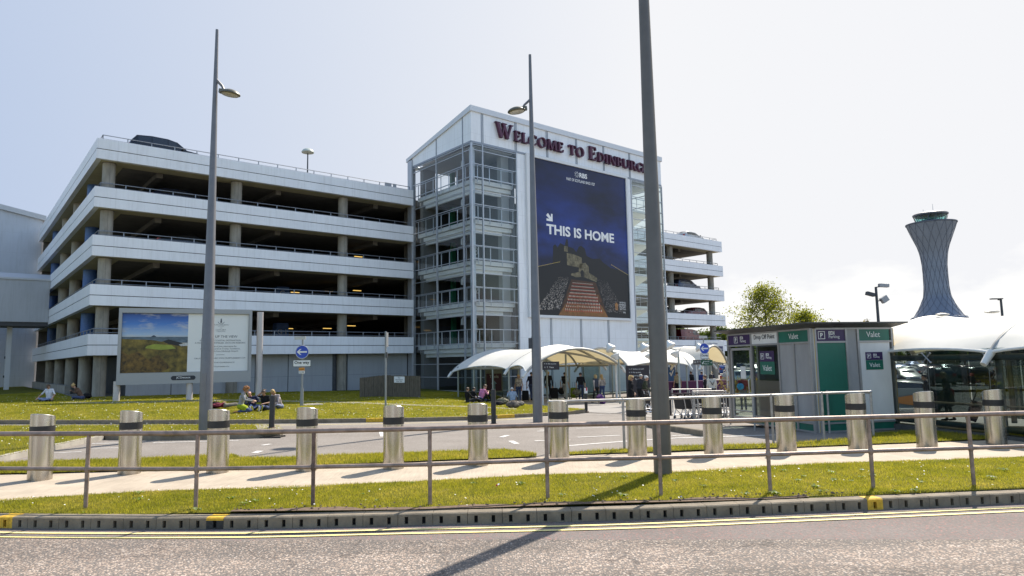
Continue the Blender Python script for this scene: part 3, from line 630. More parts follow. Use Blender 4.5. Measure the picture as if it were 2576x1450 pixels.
# ---- serif lettering
MAROON = mat('maroon_letters', (.075,.012,.045), .45)
def serif(ch):
    """strokes of a classical capital in a unit-high box: list of polygons, and its width"""
    P = []; T, t, sv = .17, .075, .045
    def bar(x0, y0, x1, y1, w):                     # slanted stem with horizontal ends
        P.append([(x0-w/2, y0), (x0+w/2, y0), (x1+w/2, y1), (x1-w/2, y1)])
    def stem(x, w=T): bar(x, 0, x, 1, w); foot(x, w); cap(x, w)
    def foot(x, w=T, e=.09): P.append([(x-w/2-e, 0), (x+w/2+e, 0), (x+w/2+e, sv), (x-w/2-e, sv)])
    def cap(x, w=T, e=.09): P.append([(x-w/2-e, 1-sv), (x+w/2+e, 1-sv), (x+w/2+e, 1), (x-w/2-e, 1)])
    def arm(x0, x1, y, w, up=0, dn=0):
        P.append([(x0, y-w/2), (x1, y-w/2), (x1, y+w/2), (x0, y+w/2)])
        if up: P.append([(x1-.05, y-w/2), (x1+.02, y-w/2), (x1+.05, y+up), (x1+.0, y+up)])
        if dn: P.append([(x1-.05, y+w/2), (x1+.02, y+w/2), (x1+.05, y-dn), (x1+.0, y-dn)])
    def arc(cx, cy, rx, ry, a0, a1, wx, wy, n=18):  # ring sector, thick at the sides
        A = [R(a0+(a1-a0)*k/n) for k in range(n+1)]
        for a, b in zip(A, A[1:]): P.append([(cx+rx*math.cos(a), cy+ry*math.sin(a)), (cx+rx*math.cos(b), cy+ry*math.sin(b)), (cx+(rx-wx)*math.cos(b), cy+(ry-wy)*math.sin(b)), (cx+(rx-wx)*math.cos(a), cy+(ry-wy)*math.sin(a))])
    if ch == 'W':
        for a, b, w in (((.12,1),(.38,0),T), ((.62,1),(.38,0),t), ((.52,1),(.80,0),T), ((1.08,1),(.80,0),t)): bar(b[0], b[1], a[0], a[1], w)
        cap(.12); cap(.57, T); cap(1.08, t); return P, 1.24
    if ch in 'EL':
        stem(.2); arm(.2, .62, .035, .07, up=.24)
        if ch == 'E': arm(.2, .58, .965, .07, dn=.2); arm(.2, .48, .52, .07); P.append([(.46,.42), (.51,.42), (.51,.62), (.46,.62)])
        return P, .74
    if ch == 'O': arc(.47, .5, .45, .52, 0, 360, .17, .07, 32); return P, .96
    if ch in 'CG':
        arc(.47, .5, .45, .52, 45, 318, .17, .07, 26); P.append([(.74,.72), (.80,.72), (.80,.98), (.76,.98)])
        if ch == 'G': bar(.76, .06, .76, .46, T*.9); P.append([(.62,.42), (.92,.42), (.92,.465), (.62,.465)])
        else: P.append([(.74,.28), (.80,.28), (.84,.12), (.78,.1)])
        return P, .90
    if ch == 'D': stem(.2); arc(.3, .5, .56, .5, -90, 90, .17, .07); arm(.2, .32, .965, .07); arm(.2, .32, .035, .07); return P, .92
    if ch == 'B':
        stem(.2); arc(.34, .755, .30, .245, -90, 90, .15, .06); arc(.36, .26, .34, .26, -90, 90, .16, .06); arm(.2, .36, .97, .06); arm(.2, .38, .03, .06); arm(.2, .38, .515, .055); return P, .76
    if ch == 'R':
        stem(.2); arc(.36, .74, .32, .26, -90, 90, .16, .06); arm(.2, .38, .97, .06); arm(.2, .4, .505, .055); bar(.80, 0, .46, .52, T); foot(.82, T, .05); return P, .90
    if ch == 'I': stem(.2); return P, .42
    if ch == 'H': stem(.2); stem(.78); arm(.2, .78, .52, .07); return P, 1.0
    if ch == 'T': bar(.42, 0, .42, 1, T); foot(.42); arm(.42, .80, .965, .07, dn=.22); arm(.42, .04, .965, .07); P.append([(.04,.75), (.08,.75), (.10,.97), (.02,.97)]); return P, .86
    if ch == 'N': bar(.16, 0, .16, 1, t); bar(.80, 0, .22, 1, T); bar(.80, 0, .80, 1, t); foot(.16, t); cap(.14, t+.06); cap(.80, t); return P, .98
    if ch == 'M':
        bar(.14, 0, .2, 1, t); bar(.54, 0, .24, 1, T); bar(.54, 0, .84, 1, t); bar(.96, 0, .88, 1, T); foot(.14, t); foot(.96); cap(.18, t); cap(.9, T); return P, 1.12
    if ch == 'U': bar(.2, .3, .2, 1, T); cap(.2); bar(.80, .3, .80, 1, t); cap(.80, t); arc(.495, .32, .38, .34, 180, 360, .15, .08); return P, .98
    return P, .4
ls = thing('welcome_lettering', 'raised maroon capital letters across the top of the stair tower', 'lettering', P0, BANG)
items = []; x = 0.
for wd in ('Welcome', 'to', 'Edinburgh'):
    for k, ch in enumerate(wd):
        big = ch.isupper(); h = 1.16 if big else .82; items.append((ch.upper(), x, h)); x += serif(ch.upper())[1]*h*(1.0) + .03
    x += .42
kx = (43.2-24.95)/(x-.42)
for ch, x0, h in items:
    P, w = serif(ch); m = MB()
    for j, q in enumerate(P):
        m.prism([(24.95+(x0+px*h)*kx, 19.10+py*h) for px, py in q], (0, TT-.32-.0012*(j%7), 0), (1,0,0), (0,0,1), (0,1,0), .26)
    m.build('letter', MAROON, ls)
# ================================================================== the poster on the tower
po = thing('advertising_poster', 'huge dark blue night poster in a white frame on the stair tower', 'poster', P0, BANG)
m = MB(); fy = TT-.22
m.box((27.98, fy, 5.37), (28.3, TT-.002, 18.38)); m.box((39.72, fy, 5.37), (39.95, TT-.002, 18.38)); m.box((28.3, fy, 18.16), (39.72, TT-.002, 18.38)); m.box((28.3, fy, 5.37), (39.72, TT-.002, 5.58)); m.build('frame', mat('poster_frame', (.66,.67,.69), .4), po)
m_, n, b, N, L = nodes('night_picture'); t = N('TexCoord').outputs['Object']; s = N('SeparateXYZ'); L(t, s.inputs[0])
mp_ = N('Mapping'); mp_.inputs['Scale'].default_value = (.35, 1, .75); L(t, mp_.inputs[0])
cl = noise(N, L, mp_.outputs[0], .55, 7, .55)
zz = math_(N, L, 'MULTIPLY_ADD', s.outputs[2], 1/12.6, -5.58/12.6)
skyc = ramp(N, L, zz, [(0., (.003,.003,.006)), (.34, (.010,.022,.09)), (.46, (.011,.032,.17)), (.60, (.006,.024,.14)), (.8, (.003,.010,.065)), (1., (.003,.008,.045))])
cm = ramp(N, L, cl, [(.35, (.35,.35,.4)), (.6, (1.25,1.3,1.5)), (.78, (1.9,2.1,2.4))])
pic = mixc(N, L, 1., skyc, cm, 'MULTIPLY'); L(pic, b.inputs['Base Color']); b.inputs['Roughness'].default_value = .5
m = MB(); m.box((28.29, TT-.12, 5.57), (39.73, TT-.06, 18.17)); m.build('picture', m_, po)
py = TT-.122
def flat(mb, pts, d=0.): mb.prism(pts, (0, py-d, 0), (1,0,0), (0,0,1), (0,1,0), .002)
m = MB(); prof = [(28.3,9.3),(29.4,9.45),(30.6,9.7),(30.7,11.2),(30.95,11.35),(31.2,11.1),(31.5,11.5),(32.0,11.35),(32.2,11.9),(32.35,11.9),(32.4,11.3),(33.0,11.2),(33.3,10.9),(33.6,11.4),(33.9,11.5),(34.3,11.3),(34.5,10.7),(35.2,10.5),(36.1,10.6),(36.5,10.3),(37.4,9.9),(38.4,9.8),(39.72,9.4),(39.72,5.6),(28.3,5.6)]
flat(m, prof); m.build('castle_silhouette', mat('print_black', (.006,.006,.009), .5), po)
m = MB()
for q in ([(32.2,9.75),(34.0,9.6),(33.9,10.5),(33.0,10.7),(32.2,10.75)], [(32.7,9.1),(33.5,9.25),(33.6,9.9),(34.3,10.1),(34.7,9.8),(34.7,9.3),(35.7,8.9),(35.6,8.55),(34.0,8.9),(33.2,8.8),(32.6,8.95)], [(31.9,10.85),(32.35,10.85),(32.3,11.3),(31.95,11.3)]): flat(m, q, .003)
m.build('lit_castle_wall', mat('print_stone', (.13,.11,.065), .5, var=.85, vscale=4), po)
m = MB(); flat(m, [(33.75,8.9),(34.1,8.9),(34.1,9.35),(33.92,9.5),(33.75,9.35)], .006); m.build('castle_gate', MATS['print_black'], po)
m = MB(); flat(m, [(32.65,8.6),(35.5,8.5),(36.9,5.6),(31.1,5.6)], .003); m.build('parade_ground', mat('print_orange', (.055,.022,.010), .5, var=.6, vscale=2.5), po)
m = MB(); flat(m, [(31.95,6.6),(36.1,6.6),(36.9,5.6),(31.1,5.6)], .0035); m.build('lit_forecourt', mat('print_amber', (.22,.095,.025), .5, var=.35, vscale=3), po); m = MB(); flat(m, [(32.25,7.5),(35.8,7.5),(36.05,6.9),(32.05,6.9)], .0033); m.build('lit_forecourt', mat('print_amber_dim', (.13,.05,.018), .5, var=.4, vscale=3), po)
rnd = random.Random(3)
def dots(name, mt, n, fn, d, w, h):
    m = MB()
    for _ in range(n):
        x, z, k = fn(); flat(m, [(x-w*k, z), (x+w*k, z), (x+w*k, z+h*k), (x-w*k, z+h*k)], d)
    o = m.build(name, mt, po); o['kind'] = 'stuff'; return o
def fstand(side):
    def f():
        v = rnd.random(); z = 8.75 - 2.7*v; k = .5+.8*v
        e = (32.5 - 1.1*v) if side < 0 else (35.6 + 1.0*v); w = (1.2+1.3*v)*rnd.random()
        return e + side*(.1+w), z - .05*w, k
    return f
dots('grandstand_crowd', mat('print_crowd', (.42,.37,.33), .5, var=.9, vscale=9), 620, fstand(-1), .004, .018, .05); dots('grandstand_crowd', mat('print_crowd_dim', (.26,.23,.22), .5, var=.9, vscale=9), 480, fstand(1), .004, .017, .045)
rows = []
for r in range(26):
    v = r/26; z = 8.3 - 2.45*v**1.0; hw = 1.15 + 1.05*v
    for c in range(int(24-4*v)): rows.append((33.95 + .1*v + (c/(23-4*v)-.5)*2*hw, z, .55+.9*v, r))
it = iter([q for q in rows if q[3] % 3 == 0]); m = MB()
for col, rem, nm in (((.66,.56,.46), (0,), 'print_pale'), ((.42,.05,.03), (1,), 'print_red'), ((.02,.015,.015), (2,), 'print_dark')):
    m = MB()
    for x, z, k, r in rows:
        if r % 3 in rem: flat(m, [(x-.036*k, z), (x+.036*k, z), (x+.026*k, z+.13*k), (x-.026*k, z+.13*k)], .006)
    o = m.build('marching_band', mat(nm, col, .5), po); o['kind'] = 'stuff'
m = MB()
for k in range(26): x = 28.5 + k*.115; flat(m, [(x, 9.25+k*.027), (x+.05, 9.25+k*.027), (x+.05, 9.30+k*.027), (x, 9.30+k*.027)], .004)
for k in range(22): x = 37.5 + k*.1; flat(m, [(x, 10.15-k*.035), (x+.05, 10.15-k*.035), (x+.05, 10.2-k*.035), (x, 10.2-k*.035)], .004)
m.build('string_of_lights', mat('print_gold', (.65,.48,.12), .5), po)
PW = mat('print_white', (.80,.80,.80), .5); ly = TT-.124
txt('lettering', 'RBS', po, (34.38, ly, 17.33), ex, ez, w=.92, h=.42, m=PW, bold=.03); txt('lettering', 'PART OF SCOTLAND SINCE 1727', po, (34.08, ly, 16.88), ex, ez, w=3.35, h=.24, m=PW, bold=.01)
txt('lettering', 'THIS IS HOME', po, (34.0, ly, 12.10), ex, ez, w=7.95, h=.84, m=PW, bold=.03)
for k, s_ in enumerate(('THE ROYAL', 'EDINBURGH', 'MILITARY', 'TATTOO')): txt('lettering', s_, po, (38.38, ly, 6.86-k*.19), ex, ez, w=.82, h=.14, m=PW, align='LEFT')
txt('lettering', 'RBS', po, (39.0, ly, 6.02), ex, ez, w=.3, h=.13, m=PW)
def emb(cx, cz, r):
    m = MB()
    for k in range(4):
        for sgn in (-1, 1):
            a = R(45+90*k) + sgn*.36; c, s_ = math.cos(a), math.sin(a)
            q = [(cx+r*(c*.35-s_*.11*sgn), cz+r*(s_*.35+c*.11*sgn)), (cx+r*(c*1.1-s_*.10), cz+r*(s_*1.1+c*.10)), (cx+r*(c*1.1+s_*.10), cz+r*(s_*1.1-c*.10)), (cx+r*c*.35, cz+r*s_*.35)]
            flat(m, q, .004)
    m.build('emblem', PW, po)
emb(33.62, 17.54, .25)
m = MB(); flat(m, [(30.02,13.62),(30.22,13.82),(30.55,13.50),(30.55,13.80),(30.72,13.80),(30.72,13.18),(30.05,13.18),(30.05,13.36),(30.34,13.36)], .004); m.build('arrow', PW, po)
m = MB(); flat(m, [(37.85,6.25),(38.15,6.25),(38.2,6.75),(38.0,6.95),(37.8,6.75)], .004); m.build('crest', mat('print_crest', (.35,.16,.05), .5, var=.6, vscale=9), po)
# ================================================================== grey building and link bridge at left
nb_ = thing('grey_building', 'plain grey clad building with a low pitched roof at the left edge', 'building', P0, BANG)
m = MB(); m.prism([(-40,-.5),(.28,-.5),(.28,17.4),(-4,18.15),(-12,19.6),(-40,14)], (0, 36, 0), (1,0,0), (0,0,1), (0,1,0), 20); m.build('wall', HANGAR, nb_)
m = MB(); m.prism([(.55,17.25),(.55,17.75),(-12,20.2),(-40,14.6),(-40,14.1),(-12,19.7)], (0, 35.7, 0), (1,0,0), (0,0,1), (0,1,0), 20.5); m.build('roof', mat('roof_grey', (.46,.475,.50), .5, .2), nb_)
m = MB(); m.box((.3, 36.3, 0), (.5, 36.5, 17.3)); m.build('downpipe', mat('downpipe_grey', (.5,.5,.52), .5), nb_)
lb = thing('link_bridge', 'grey panelled footbridge running into the side of the car park', 'bridge', P0, BANG)
m = MB(); m.box((-42, 22.4, 6.05), (-.02, 26.2, 9.6)); m.build('wall', BRIDGEM, lb)
m = MB()
q = [(22.3, 9.6), (22.3, 9.75), (22.6, 10.15), (26.0, 10.15), (26.3, 9.6)]
m.prism(q, (-42, 0, 0), (0,1,0), (0,0,1), (1,0,0), 42.0); m.build('roof', mat('bridge_roof', (.47,.485,.515), .4, .3), lb)
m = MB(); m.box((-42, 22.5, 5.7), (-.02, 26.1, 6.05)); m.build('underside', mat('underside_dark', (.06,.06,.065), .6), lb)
m = MB(); m.prism([(-2.72, -.3), (-2.36, -.3), (-2.36, 5.72), (-2.72, 5.72)], (0, 24, 0), (1,0,0), (0,0,1), (0,1,0), .35); m.build('leg', mat('leg_pale', (.55,.55,.56), .5), lb)
m = MB(); m.box((-2.8, 24.05, 3.0), (-2.72, 24.3, 3.2)); m.box((-2.8, 24.05, 1.4), (-2.72, 24.3, 1.6)); m.build('bracket', DKMETAL, lb)
# ================================================================== bollards, rails, lamps, signs
def m_brushed():
    m, n, b, N, L = nodes('brushed_steel'); t = N('TexCoord').outputs['Object']
    mp_ = N('Mapping'); mp_.inputs['Scale'].default_value = (1, 1, .004); L(t, mp_.inputs[0]); st = noise(N, L, mp_.outputs[0], 9, 3, .5)
    c = ramp(N, L, st, [(.32, (.46,.435,.39)), (.5, (.61,.585,.545)), (.68, (.75,.73,.70))])  # upright bands of sky reflection put into the steel colour
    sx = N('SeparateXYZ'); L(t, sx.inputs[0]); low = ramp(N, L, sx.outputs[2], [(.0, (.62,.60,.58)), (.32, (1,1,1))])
    L(mixc(N, L, 1., c, low, 'MULTIPLY'), b.inputs['Base Color']); b.inputs['Metallic'].default_value = .92
    r = ramp(N, L, st, [(.3, (.20,.20,.20)), (.7, (.27,.27,.27))]); L(r, b.inputs['Roughness'])
    b.inputs['Anisotropic'].default_value = .3
    gr = ramp(N, L, noise(N, L, t, 2.2, 3, .5), [(.5, (0,0,0)), (.75, (.09,.09,.09))]); ad_ = N('MixRGB'); ad_.blend_type = 'ADD'; ad_.inputs[0].default_value = 1; L(r, ad_.inputs[1]); L(gr, ad_.inputs[2]); L(ad_.outputs[0], b.inputs['Roughness']); return m
STEEL = m_brushed(); BANDM = mat('black_band', (.018,.017,.018), .55, var=.25, vscale=30)
xs = [(100,1205),(325,1190),(547,1187),(771,1182),(990,1176.5),(1203,1168.5),(1408,1158),(1604,1151),(1796,1143),(1980,1135.5),(2160,1129),(2333,1123),(2508,1116.5)]
def bollard():
    o = thing('bollard', 'x', 'bollard')
    m = MB(); r = .2; n = 40
    # the top is cut on a slant
    ring = lambda z, tilt=0., rr=r: [Vector((rr*math.cos(2*math.pi*k/n), rr*math.sin(2*math.pi*k/n), z + tilt*math.cos(2*math.pi*k/n + R(95)))) for k in range(n)]
    rows = [ring(-.05), ring(.85)]
    for a in rows: a.append(a[0])
    m.grid(rows)
    rows2 = [ring(.985), ring(1.165, .045), ring(1.172, .045, .192)]
    for a in rows2: a.append(a[0])
    m.grid(rows2); m.add(ring(1.172, .045, .192), [tuple(range(n))])
    for a in (R(-100), R(150)): m.box((-.004, -.003, 0), (.004, .003, .85), Matrix.Translation((.2*math.cos(a), .2*math.sin(a), 0)))
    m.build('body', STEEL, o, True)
    m = MB(); q = [ring(.85, 0, .2), ring(.85, 0, .2025), ring(.985, 0, .2025), ring(.985, 0, .2)]
    for a in q: a.append(a[0])
    m.grid(q); m.build('band', BANDM, o, True); return o
b0 = bollard(); ordn = ['first', 'second', 'third', 'fourth', 'fifth', 'sixth', 'seventh', 'eighth', 'ninth', 'tenth', 'eleventh', 'twelfth', 'last']
near = ['at the left edge of the path', 'left of the tall left lamp post', 'in front of the tall left lamp post', 'before the tall one way sign', 'before the thin bare sign post', 'in front of the man in pink', 'beside the free end of the pale handrail', 'just left of the thickest lamp post', 'right of the thickest lamp post', 'before the grey panels of the kiosk', 'before the white panel of the kiosk', 'before the left bay of the glass shelter', 'at the right edge of the photo']
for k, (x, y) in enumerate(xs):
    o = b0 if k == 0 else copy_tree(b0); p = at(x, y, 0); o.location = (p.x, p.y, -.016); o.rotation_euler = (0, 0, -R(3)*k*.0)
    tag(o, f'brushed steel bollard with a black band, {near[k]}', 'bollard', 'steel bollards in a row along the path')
# ---- front railing
RAILM = mat('weathered_rail', (.27,.20,.165), .5, .3, var=.35, vscale=7, bump=.12, bscale=60)
posts = [(-330,1268),(-62,1274),(215,1278),(492,1280),(787,1275),(1082,1268),(1378,1255),(1663,1248),(1938,1239),(2197,1229),(2450,1220),(2700,1211),(2950,1203)]
pp = [at(x, y, -.01) for x, y in posts]
fr = thing('guard_railing', 'long weathered two rail railing along the verge in the foreground', 'railing', (pp[5].x, pp[5].y, 0)); o0 = Vector((pp[5].x, pp[5].y, 0))
m = MB(); m.tube([Vector((p.x, p.y, 1.055)) - o0 for p in pp], .036, 10); m.build('top_rail', RAILM, fr, True)
m = MB(); m.tube([Vector((p.x, p.y, .545)) - o0 for p in pp], .03, 10); m.build('middle_rail', RAILM, fr, True)
for k, p in enumerate(pp):
    m = MB(); q = Vector((p.x, p.y, 0)) - o0; m.cyl(q+Vector((0,0,-.15)), q+Vector((0,0,1.05)), .029, .029, 12); m.lathe([(.03,-.05),(.04,-.02),(.04,.02),(.03,.05)], 12, q+Vector((0,0,.545)), False)
    o = m.build('post', mat('rusty_post', (.15,.10,.08), .7, .2, var=.45, vscale=9) if k == 4 else RAILM, fr, True)
    if k == 4: o['label'] = 'rust streaked post'
# ---- pale handrails by the kiosk
PALER = mat('pale_handrail', (.36,.345,.33), .5, .4, var=.25, vscale=8)
def handrail(label, foot, tops, h=1.1, mids=(), r=.03, ends=True):
    P = [G(*q) for q in foot]; o0 = Vector((P[0].x, P[0].y, P[0].z)); o = thing('handrail', label, 'handrail', o0)
    T = [Vector((p.x, p.y, p.z+h)) - o0 for p in P]; m = MB(); m.tube(T, r, 8); m.build('top_rail', PALER, o, True)
    for z in mids: m = MB(); m.tube([t - Vector((0,0,h-z)) for t in T], r*.8, 8); m.build('middle_rail', PALER, o, True)
    for p, t in zip(P, T):
        m = MB(); q = p - o0; m.cyl(q - Vector((0,0,.1)), t, r, r, 8); m.ball(t, r*1.35, 8, 6); m.build('post', PALER, o, True)
    return o
handrail('long single bar pale handrail from the grass strip to the kiosk front', [(1384,1138), (1571,1131), (1946,1114), (2074,1105), (2198,1099)], 0)
handrail('short pale handrail returning behind the corner post beside the green kiosk panel', [(2087,1086), (2198,1098)], 0, 1.08)
handrail('pale two bar ramp handrail sloping past the kiosk door', [(1749,1054), (1757,1055), (1838,1066), (1899,1081)], 0, 1.02, (.5,), .028)
handrail('pale handrail behind the nested trolleys, nearest the purple barrier', [(1693,1036), (1737,1035), (1792,1034)], 0, 1.02, (.55,), .028)
handrail('pale two bar handrail rising from the trolley bay to its corner post', [(1745,1053), (1822,1049), (1829,1052)], 0, 1.08, (.55,), .028)
# ---- tall lamp posts
POLE = mat('grey_pole_paint', (.15,.15,.16), .42, .25, var=.10, vscale=3, bump=.06, bscale=30); POLE2 = mat('grey_pole_paint_near', (.125,.113,.10), .45, .2, var=.10, vscale=3)
LHEAD = mat('lamp_head_grey', (.12,.115,.09), .45, .3); LENS = mat('lamp_lens', (.42,.40,.33), .25, var=.2, vscale=20)
def lamp(label, px, r0, r1, H, head=None, m=POLE, dz=0.):
    p = G(*px, dz); o = thing('lamp_post', label, 'lamp post', p)
    mb = MB(); mb.lathe([(r0*1.0, -.2), (r0, 0.), (r0, .5), (r0*.99, H*.22), (r0*.94, H*.22+.03), (r1, H-.06), (r1*.97, H), (r1*.6, H+.01)], 28); mb.build('pole', m, o, True)
    mb = MB(); mb.box((-r0*.35, -r0-.004, .9), (r0*.35, -r0*.9, 1.75)); mb.build('access_door', m, o)
    if head:
        z, dx, dy, s = head; d = Vector((dx, dy, 0)).normalized(); L_ = Vector((dx, dy, 0)).length
        mb = MB(); mb.tube([Vector((0,0,z+.55)), Vector((dx*.45, dy*.45, z+.30)), Vector((dx*.62, dy*.62, z+.12))], [.05,.045,.04], 8); mb.build('arm', m, o, True)
        a = math.atan2(dy, dx); M = Matrix.Translation((dx, dy, z)) @ Matrix.Rotation(a, 4, 'Z') @ Matrix.Rotation(R(8), 4, 'Y')
        hd = MB(); prof = [(.44,0),(.47,.03),(.45,.09),(.36,.17),(.22,.24),(.08,.27),(.0,.275)]
        n = 24; vs = []
        for r_, zz in prof: vs += [M @ Vector((r_*s*math.cos(2*math.pi*k/n)*1.12, r_*s*math.sin(2*math.pi*k/n), zz*s)) for k in range(n)]
        hd.add(vs, [(i*n+j, i*n+(j+1)%n, (i+1)*n+(j+1)%n, (i+1)*n+j) for i in range(len(prof)-1) for j in range(n)])
        hd.box((-.62*s, -.1*s, .04*s), (-.25*s, .1*s, .26*s), M); hob = hd.build('lamp_head', LHEAD, o, True)
        ln = MB(); vs = []
        for r_, zz in ((.44,0.), (.40,-.03), (.30,-.045), (.12,-.06), (0,-.062)): vs += [M @ Vector((r_*s*math.cos(2*math.pi*k/n)*1.1, r_*s*math.sin(2*math.pi*k/n), zz*s)) for k in range(n)]
        ln.mi = 0; ln.add(vs, [(i*n+(j+1)%n, i*n+j, (i+1)*n+j, (i+1)*n+(j+1)%n) for i in range(4) for j in range(n)]); ln.m = [1 if i < n else 0 for i in range(4*n)]
        ln.build('lens', [LENS, LHEAD], hob, True)
    return o
pq = G(516,1086,.1); HL = aty(551,75,pq.y).z-pq.z; hz = aty(579,240,pq.y); lamp('tall grey lamp post with its head on the right, standing on the traffic island', (516,1086), .185, .045, HL, (hz.z-pq.z, hz.x-pq.x+.02, -.05, .60), dz=.1)
p2 = G(1353,1061); print('lamp2', p2)
ZC = aty(1347,864,p2.y).z-p2.z; l2 = lamp('grey lamp post with its head hanging left, before the stair tower', (1353,1061), .158*p2.y/22.7, .055, aty(1335,138,p2.y).z-p2.z, (aty(1301,284,p2.y).z-p2.z, aty(1301,284,p2.y).x-p2.x-.02, -.1, .60*p2.y/22.7))
m = MB()
for z in (ZC-.14, ZC+.14): m.lathe([(.158,z),(.175,z),(.175,z+.03),(.158,z+.03)], 20, (0,0,0), False)
m.build('clamp_band', mat('bright_band', (.6,.6,.6), .3, .8), l2, True); m = MB(); m.box((-.29,-.1,ZC-.2),(-.165,.08,ZC+.2)); m.build('cable_box', DKMETAL, l2)
lamp('thickest grey lamp post in the foreground, running out of the top of the photo', (1668,1190), .158, .062, 13.4, None, POLE2)
# ---- traffic signs
def disc(mb, c, r, th, ax, n=28):
    c = Vector(c); ax = Vector(ax); x = Vector((0,0,1)).cross(ax).normalized(); z = Vector((0,0,1))
    vs = [c + x*(r*math.cos(2*math.pi*k/n)) + z*(r*math.sin(2*math.pi*k/n)) for k in range(n)]; vs += [v - ax*th for v in vs]
    mb.add(vs, [tuple(range(n)), tuple(range(2*n-1, n-1, -1))] + [(k, k+n, (k+1)%n+n, (k+1)%n) for k in range(n)])
def rrect(w, h, r, n=5):
    q = []
    for cx, cy, a0 in ((w-r, h-r, 0), (-w+r, h-r, 90), (-w+r, -h+r, 180), (w-r, -h+r, 270)):
        q += [(cx+r*math.cos(R(a0+90*k/n)), cy+r*math.sin(R(a0+90*k/n))) for k in range(n+1)]
    return q
def oneway(label, foot, k, zdisc, zplate, extra=0, dz=0., sq=1.0, yaw=0., pr_=.045):
    p = foot if isinstance(foot, Vector) else G(*foot, dz); o = thing('one_way_sign', label, 'road sign', p, yaw); X = Vector((1,0,0)); Z = Vector((0,0,1)); Yf = Vector((0,-1,0))
    m = MB(); m.cyl((0,.06,-.1), (0,.06,zdisc+.55*k+.2), pr_, pr_*.9, 12); m.cyl((0,.06,-.1), (0,.06,.85), pr_*1.9, pr_*1.8, 12); m.build('pole', mat('sign_pole_grey', (.27,.28,.29), .5, .3), o, True)
    m = MB(); m.prism(rrect(.30*k, .04, .02), (-.1*k, -.05, zdisc+.55*k+.26), (1,0,0), (0,1,0), (0,0,1), -.16); m.build('lamp_head', mat('sign_lamp', (.48,.47,.44), .5), o)
    m = MB(); disc(m, (0,-.01,zdisc), .33*k, .02, Yf); db = m.build('disc', SIGNB, o); m = MB()
    pts_ = [Vector((.35*k*math.cos(a), -.012, zdisc+.35*k*math.sin(a))) for a in np.linspace(0, 2*math.pi, 33)]; m.tube(pts_, .018*k, 4); m.build('rim', mat('rim_pale', (.5,.52,.6), .5), db)
    s = .33*k; m = MB(); m.prism([(-.86*s,0),(-.34*s,.46*s),(-.10*s,.46*s),(-.46*s,.13*s),(.80*s,.13*s),(.80*s,-.13*s),(-.46*s,-.13*s),(-.10*s,-.46*s),(-.34*s,-.46*s)], (0,-.014,zdisc), (1,0,0), (0,0,1), (0,1,0), -.004); m.build('arrow', SIGNW, db)
    w, h = .48*k*sq, .18*k; m = MB(); m.box((-w, -.01, zplate-h), (w, .01, zplate+h)); pb = m.build('plate', BLK, o)
    m = MB(); m.box((-w+.02*k, -.014, zplate-h+.02*k), (w-.02*k, -.0101, zplate+h-.02*k)); m.build('plate_face', SIGNW, pb); txt('lettering', 'One way', pb, (0, -.0145, zplate-.08*k), X, Z, w=w*1.66, h=.21*k, m=BLK, bold=.02)
    if extra:
        m = MB(); m.box((-.15, -.01, zplate-.36), (.13, .01, zplate-.21)); a = m.build('loading_plate', mat('plate_orange', (.55,.22,.02), .5), o); txt('lettering', 'At any time', a, (-.01, -.0125, zplate-.32), X, Z, w=.24, h=.04, m=BLK)
        m = MB(); m.box((-.15, -.01, zplate-.50), (.13, .01, zplate-.365)); a = m.build('loading_plate', SIGNW, o); txt('lettering', 'No loading\nat any time', a, (-.01, -.0125, zplate-.485), X, Z, w=.23, h=.10, m=BLK)
    return o
pS = G(758,1019,.11); print('sign', pS)
kS = pS.y/1717
oneway('blue round arrow sign over a one way plate on a grey pole in the lawn', (758,1022), .92, 2.64, 2.08, 1, .11)
# thin bare sign post
p = G(970,1032,.11); o = thing('sign_post', 'thin bare grey post standing in the lawn with a sign seen edge on', 'post', p)
m = MB(); m.cyl((0,0,-.1), (0,0,3.55), .043, .043, 10); m.build('pole', mat('sign_pole_grey', (.27,.28,.29), .5, .3), o, True); m = MB(); m.box((.05,-.25,2.85), (.075,.25,3.5)); m.build('sign_plate', mat('plate_back', (.22,.23,.24), .6, .3), o); m = MB(); m.box((.0,-.08,2.35), (.07,.08,2.6)); m.build('bracket', DKMETAL, o)
# short black bollards
def post_bollard(label, foot, h, r, lean=0., dz=0.):
    p = G(*foot, dz); o = thing('post_bollard', label, 'bollard', p, 0, 'slim black bollards'); o.rotation_euler = (0, lean, 0)
    m = MB(); m.lathe([(r,-.1),(r,h*.97),(r*.9,h),(0,h)], 16); m.build('shaft', mat('black_bollard_paint', (.02,.019,.02), .5, var=.5, vscale=8), o, True)
    m = MB(); m.lathe([(r*1.7,-.05),(r*1.7,.03),(r,.05)], 16); m.build('base', mat('rusty_base', (.07,.04,.03), .8, var=.5, vscale=20), o); return o
post_bollard('scratched black bollard on the tip of the traffic island', (683,1079), 1.02, .085, R(1.2), .1)
post_bollard('smooth black bollard on the asphalt left of the middle lamp post', (1242,1069), 1.22, .085)
ob = post_bollard('slim black bollard with a white reflector at the corner of the lawn', (1475,1037), 1.15, .07)
m = MB(); m.box((-.075,-.085,.85), (.075,-.06,1.1)); m.mi = 1; m.box((.0,-.088,.97), (.06,-.0851,1.12)); m.build('reflector', [SIGNW, SIGNR], ob)
post_bollard('black bollard with a red cap beside the trolleys', (1687,1045), 1.05, .06)
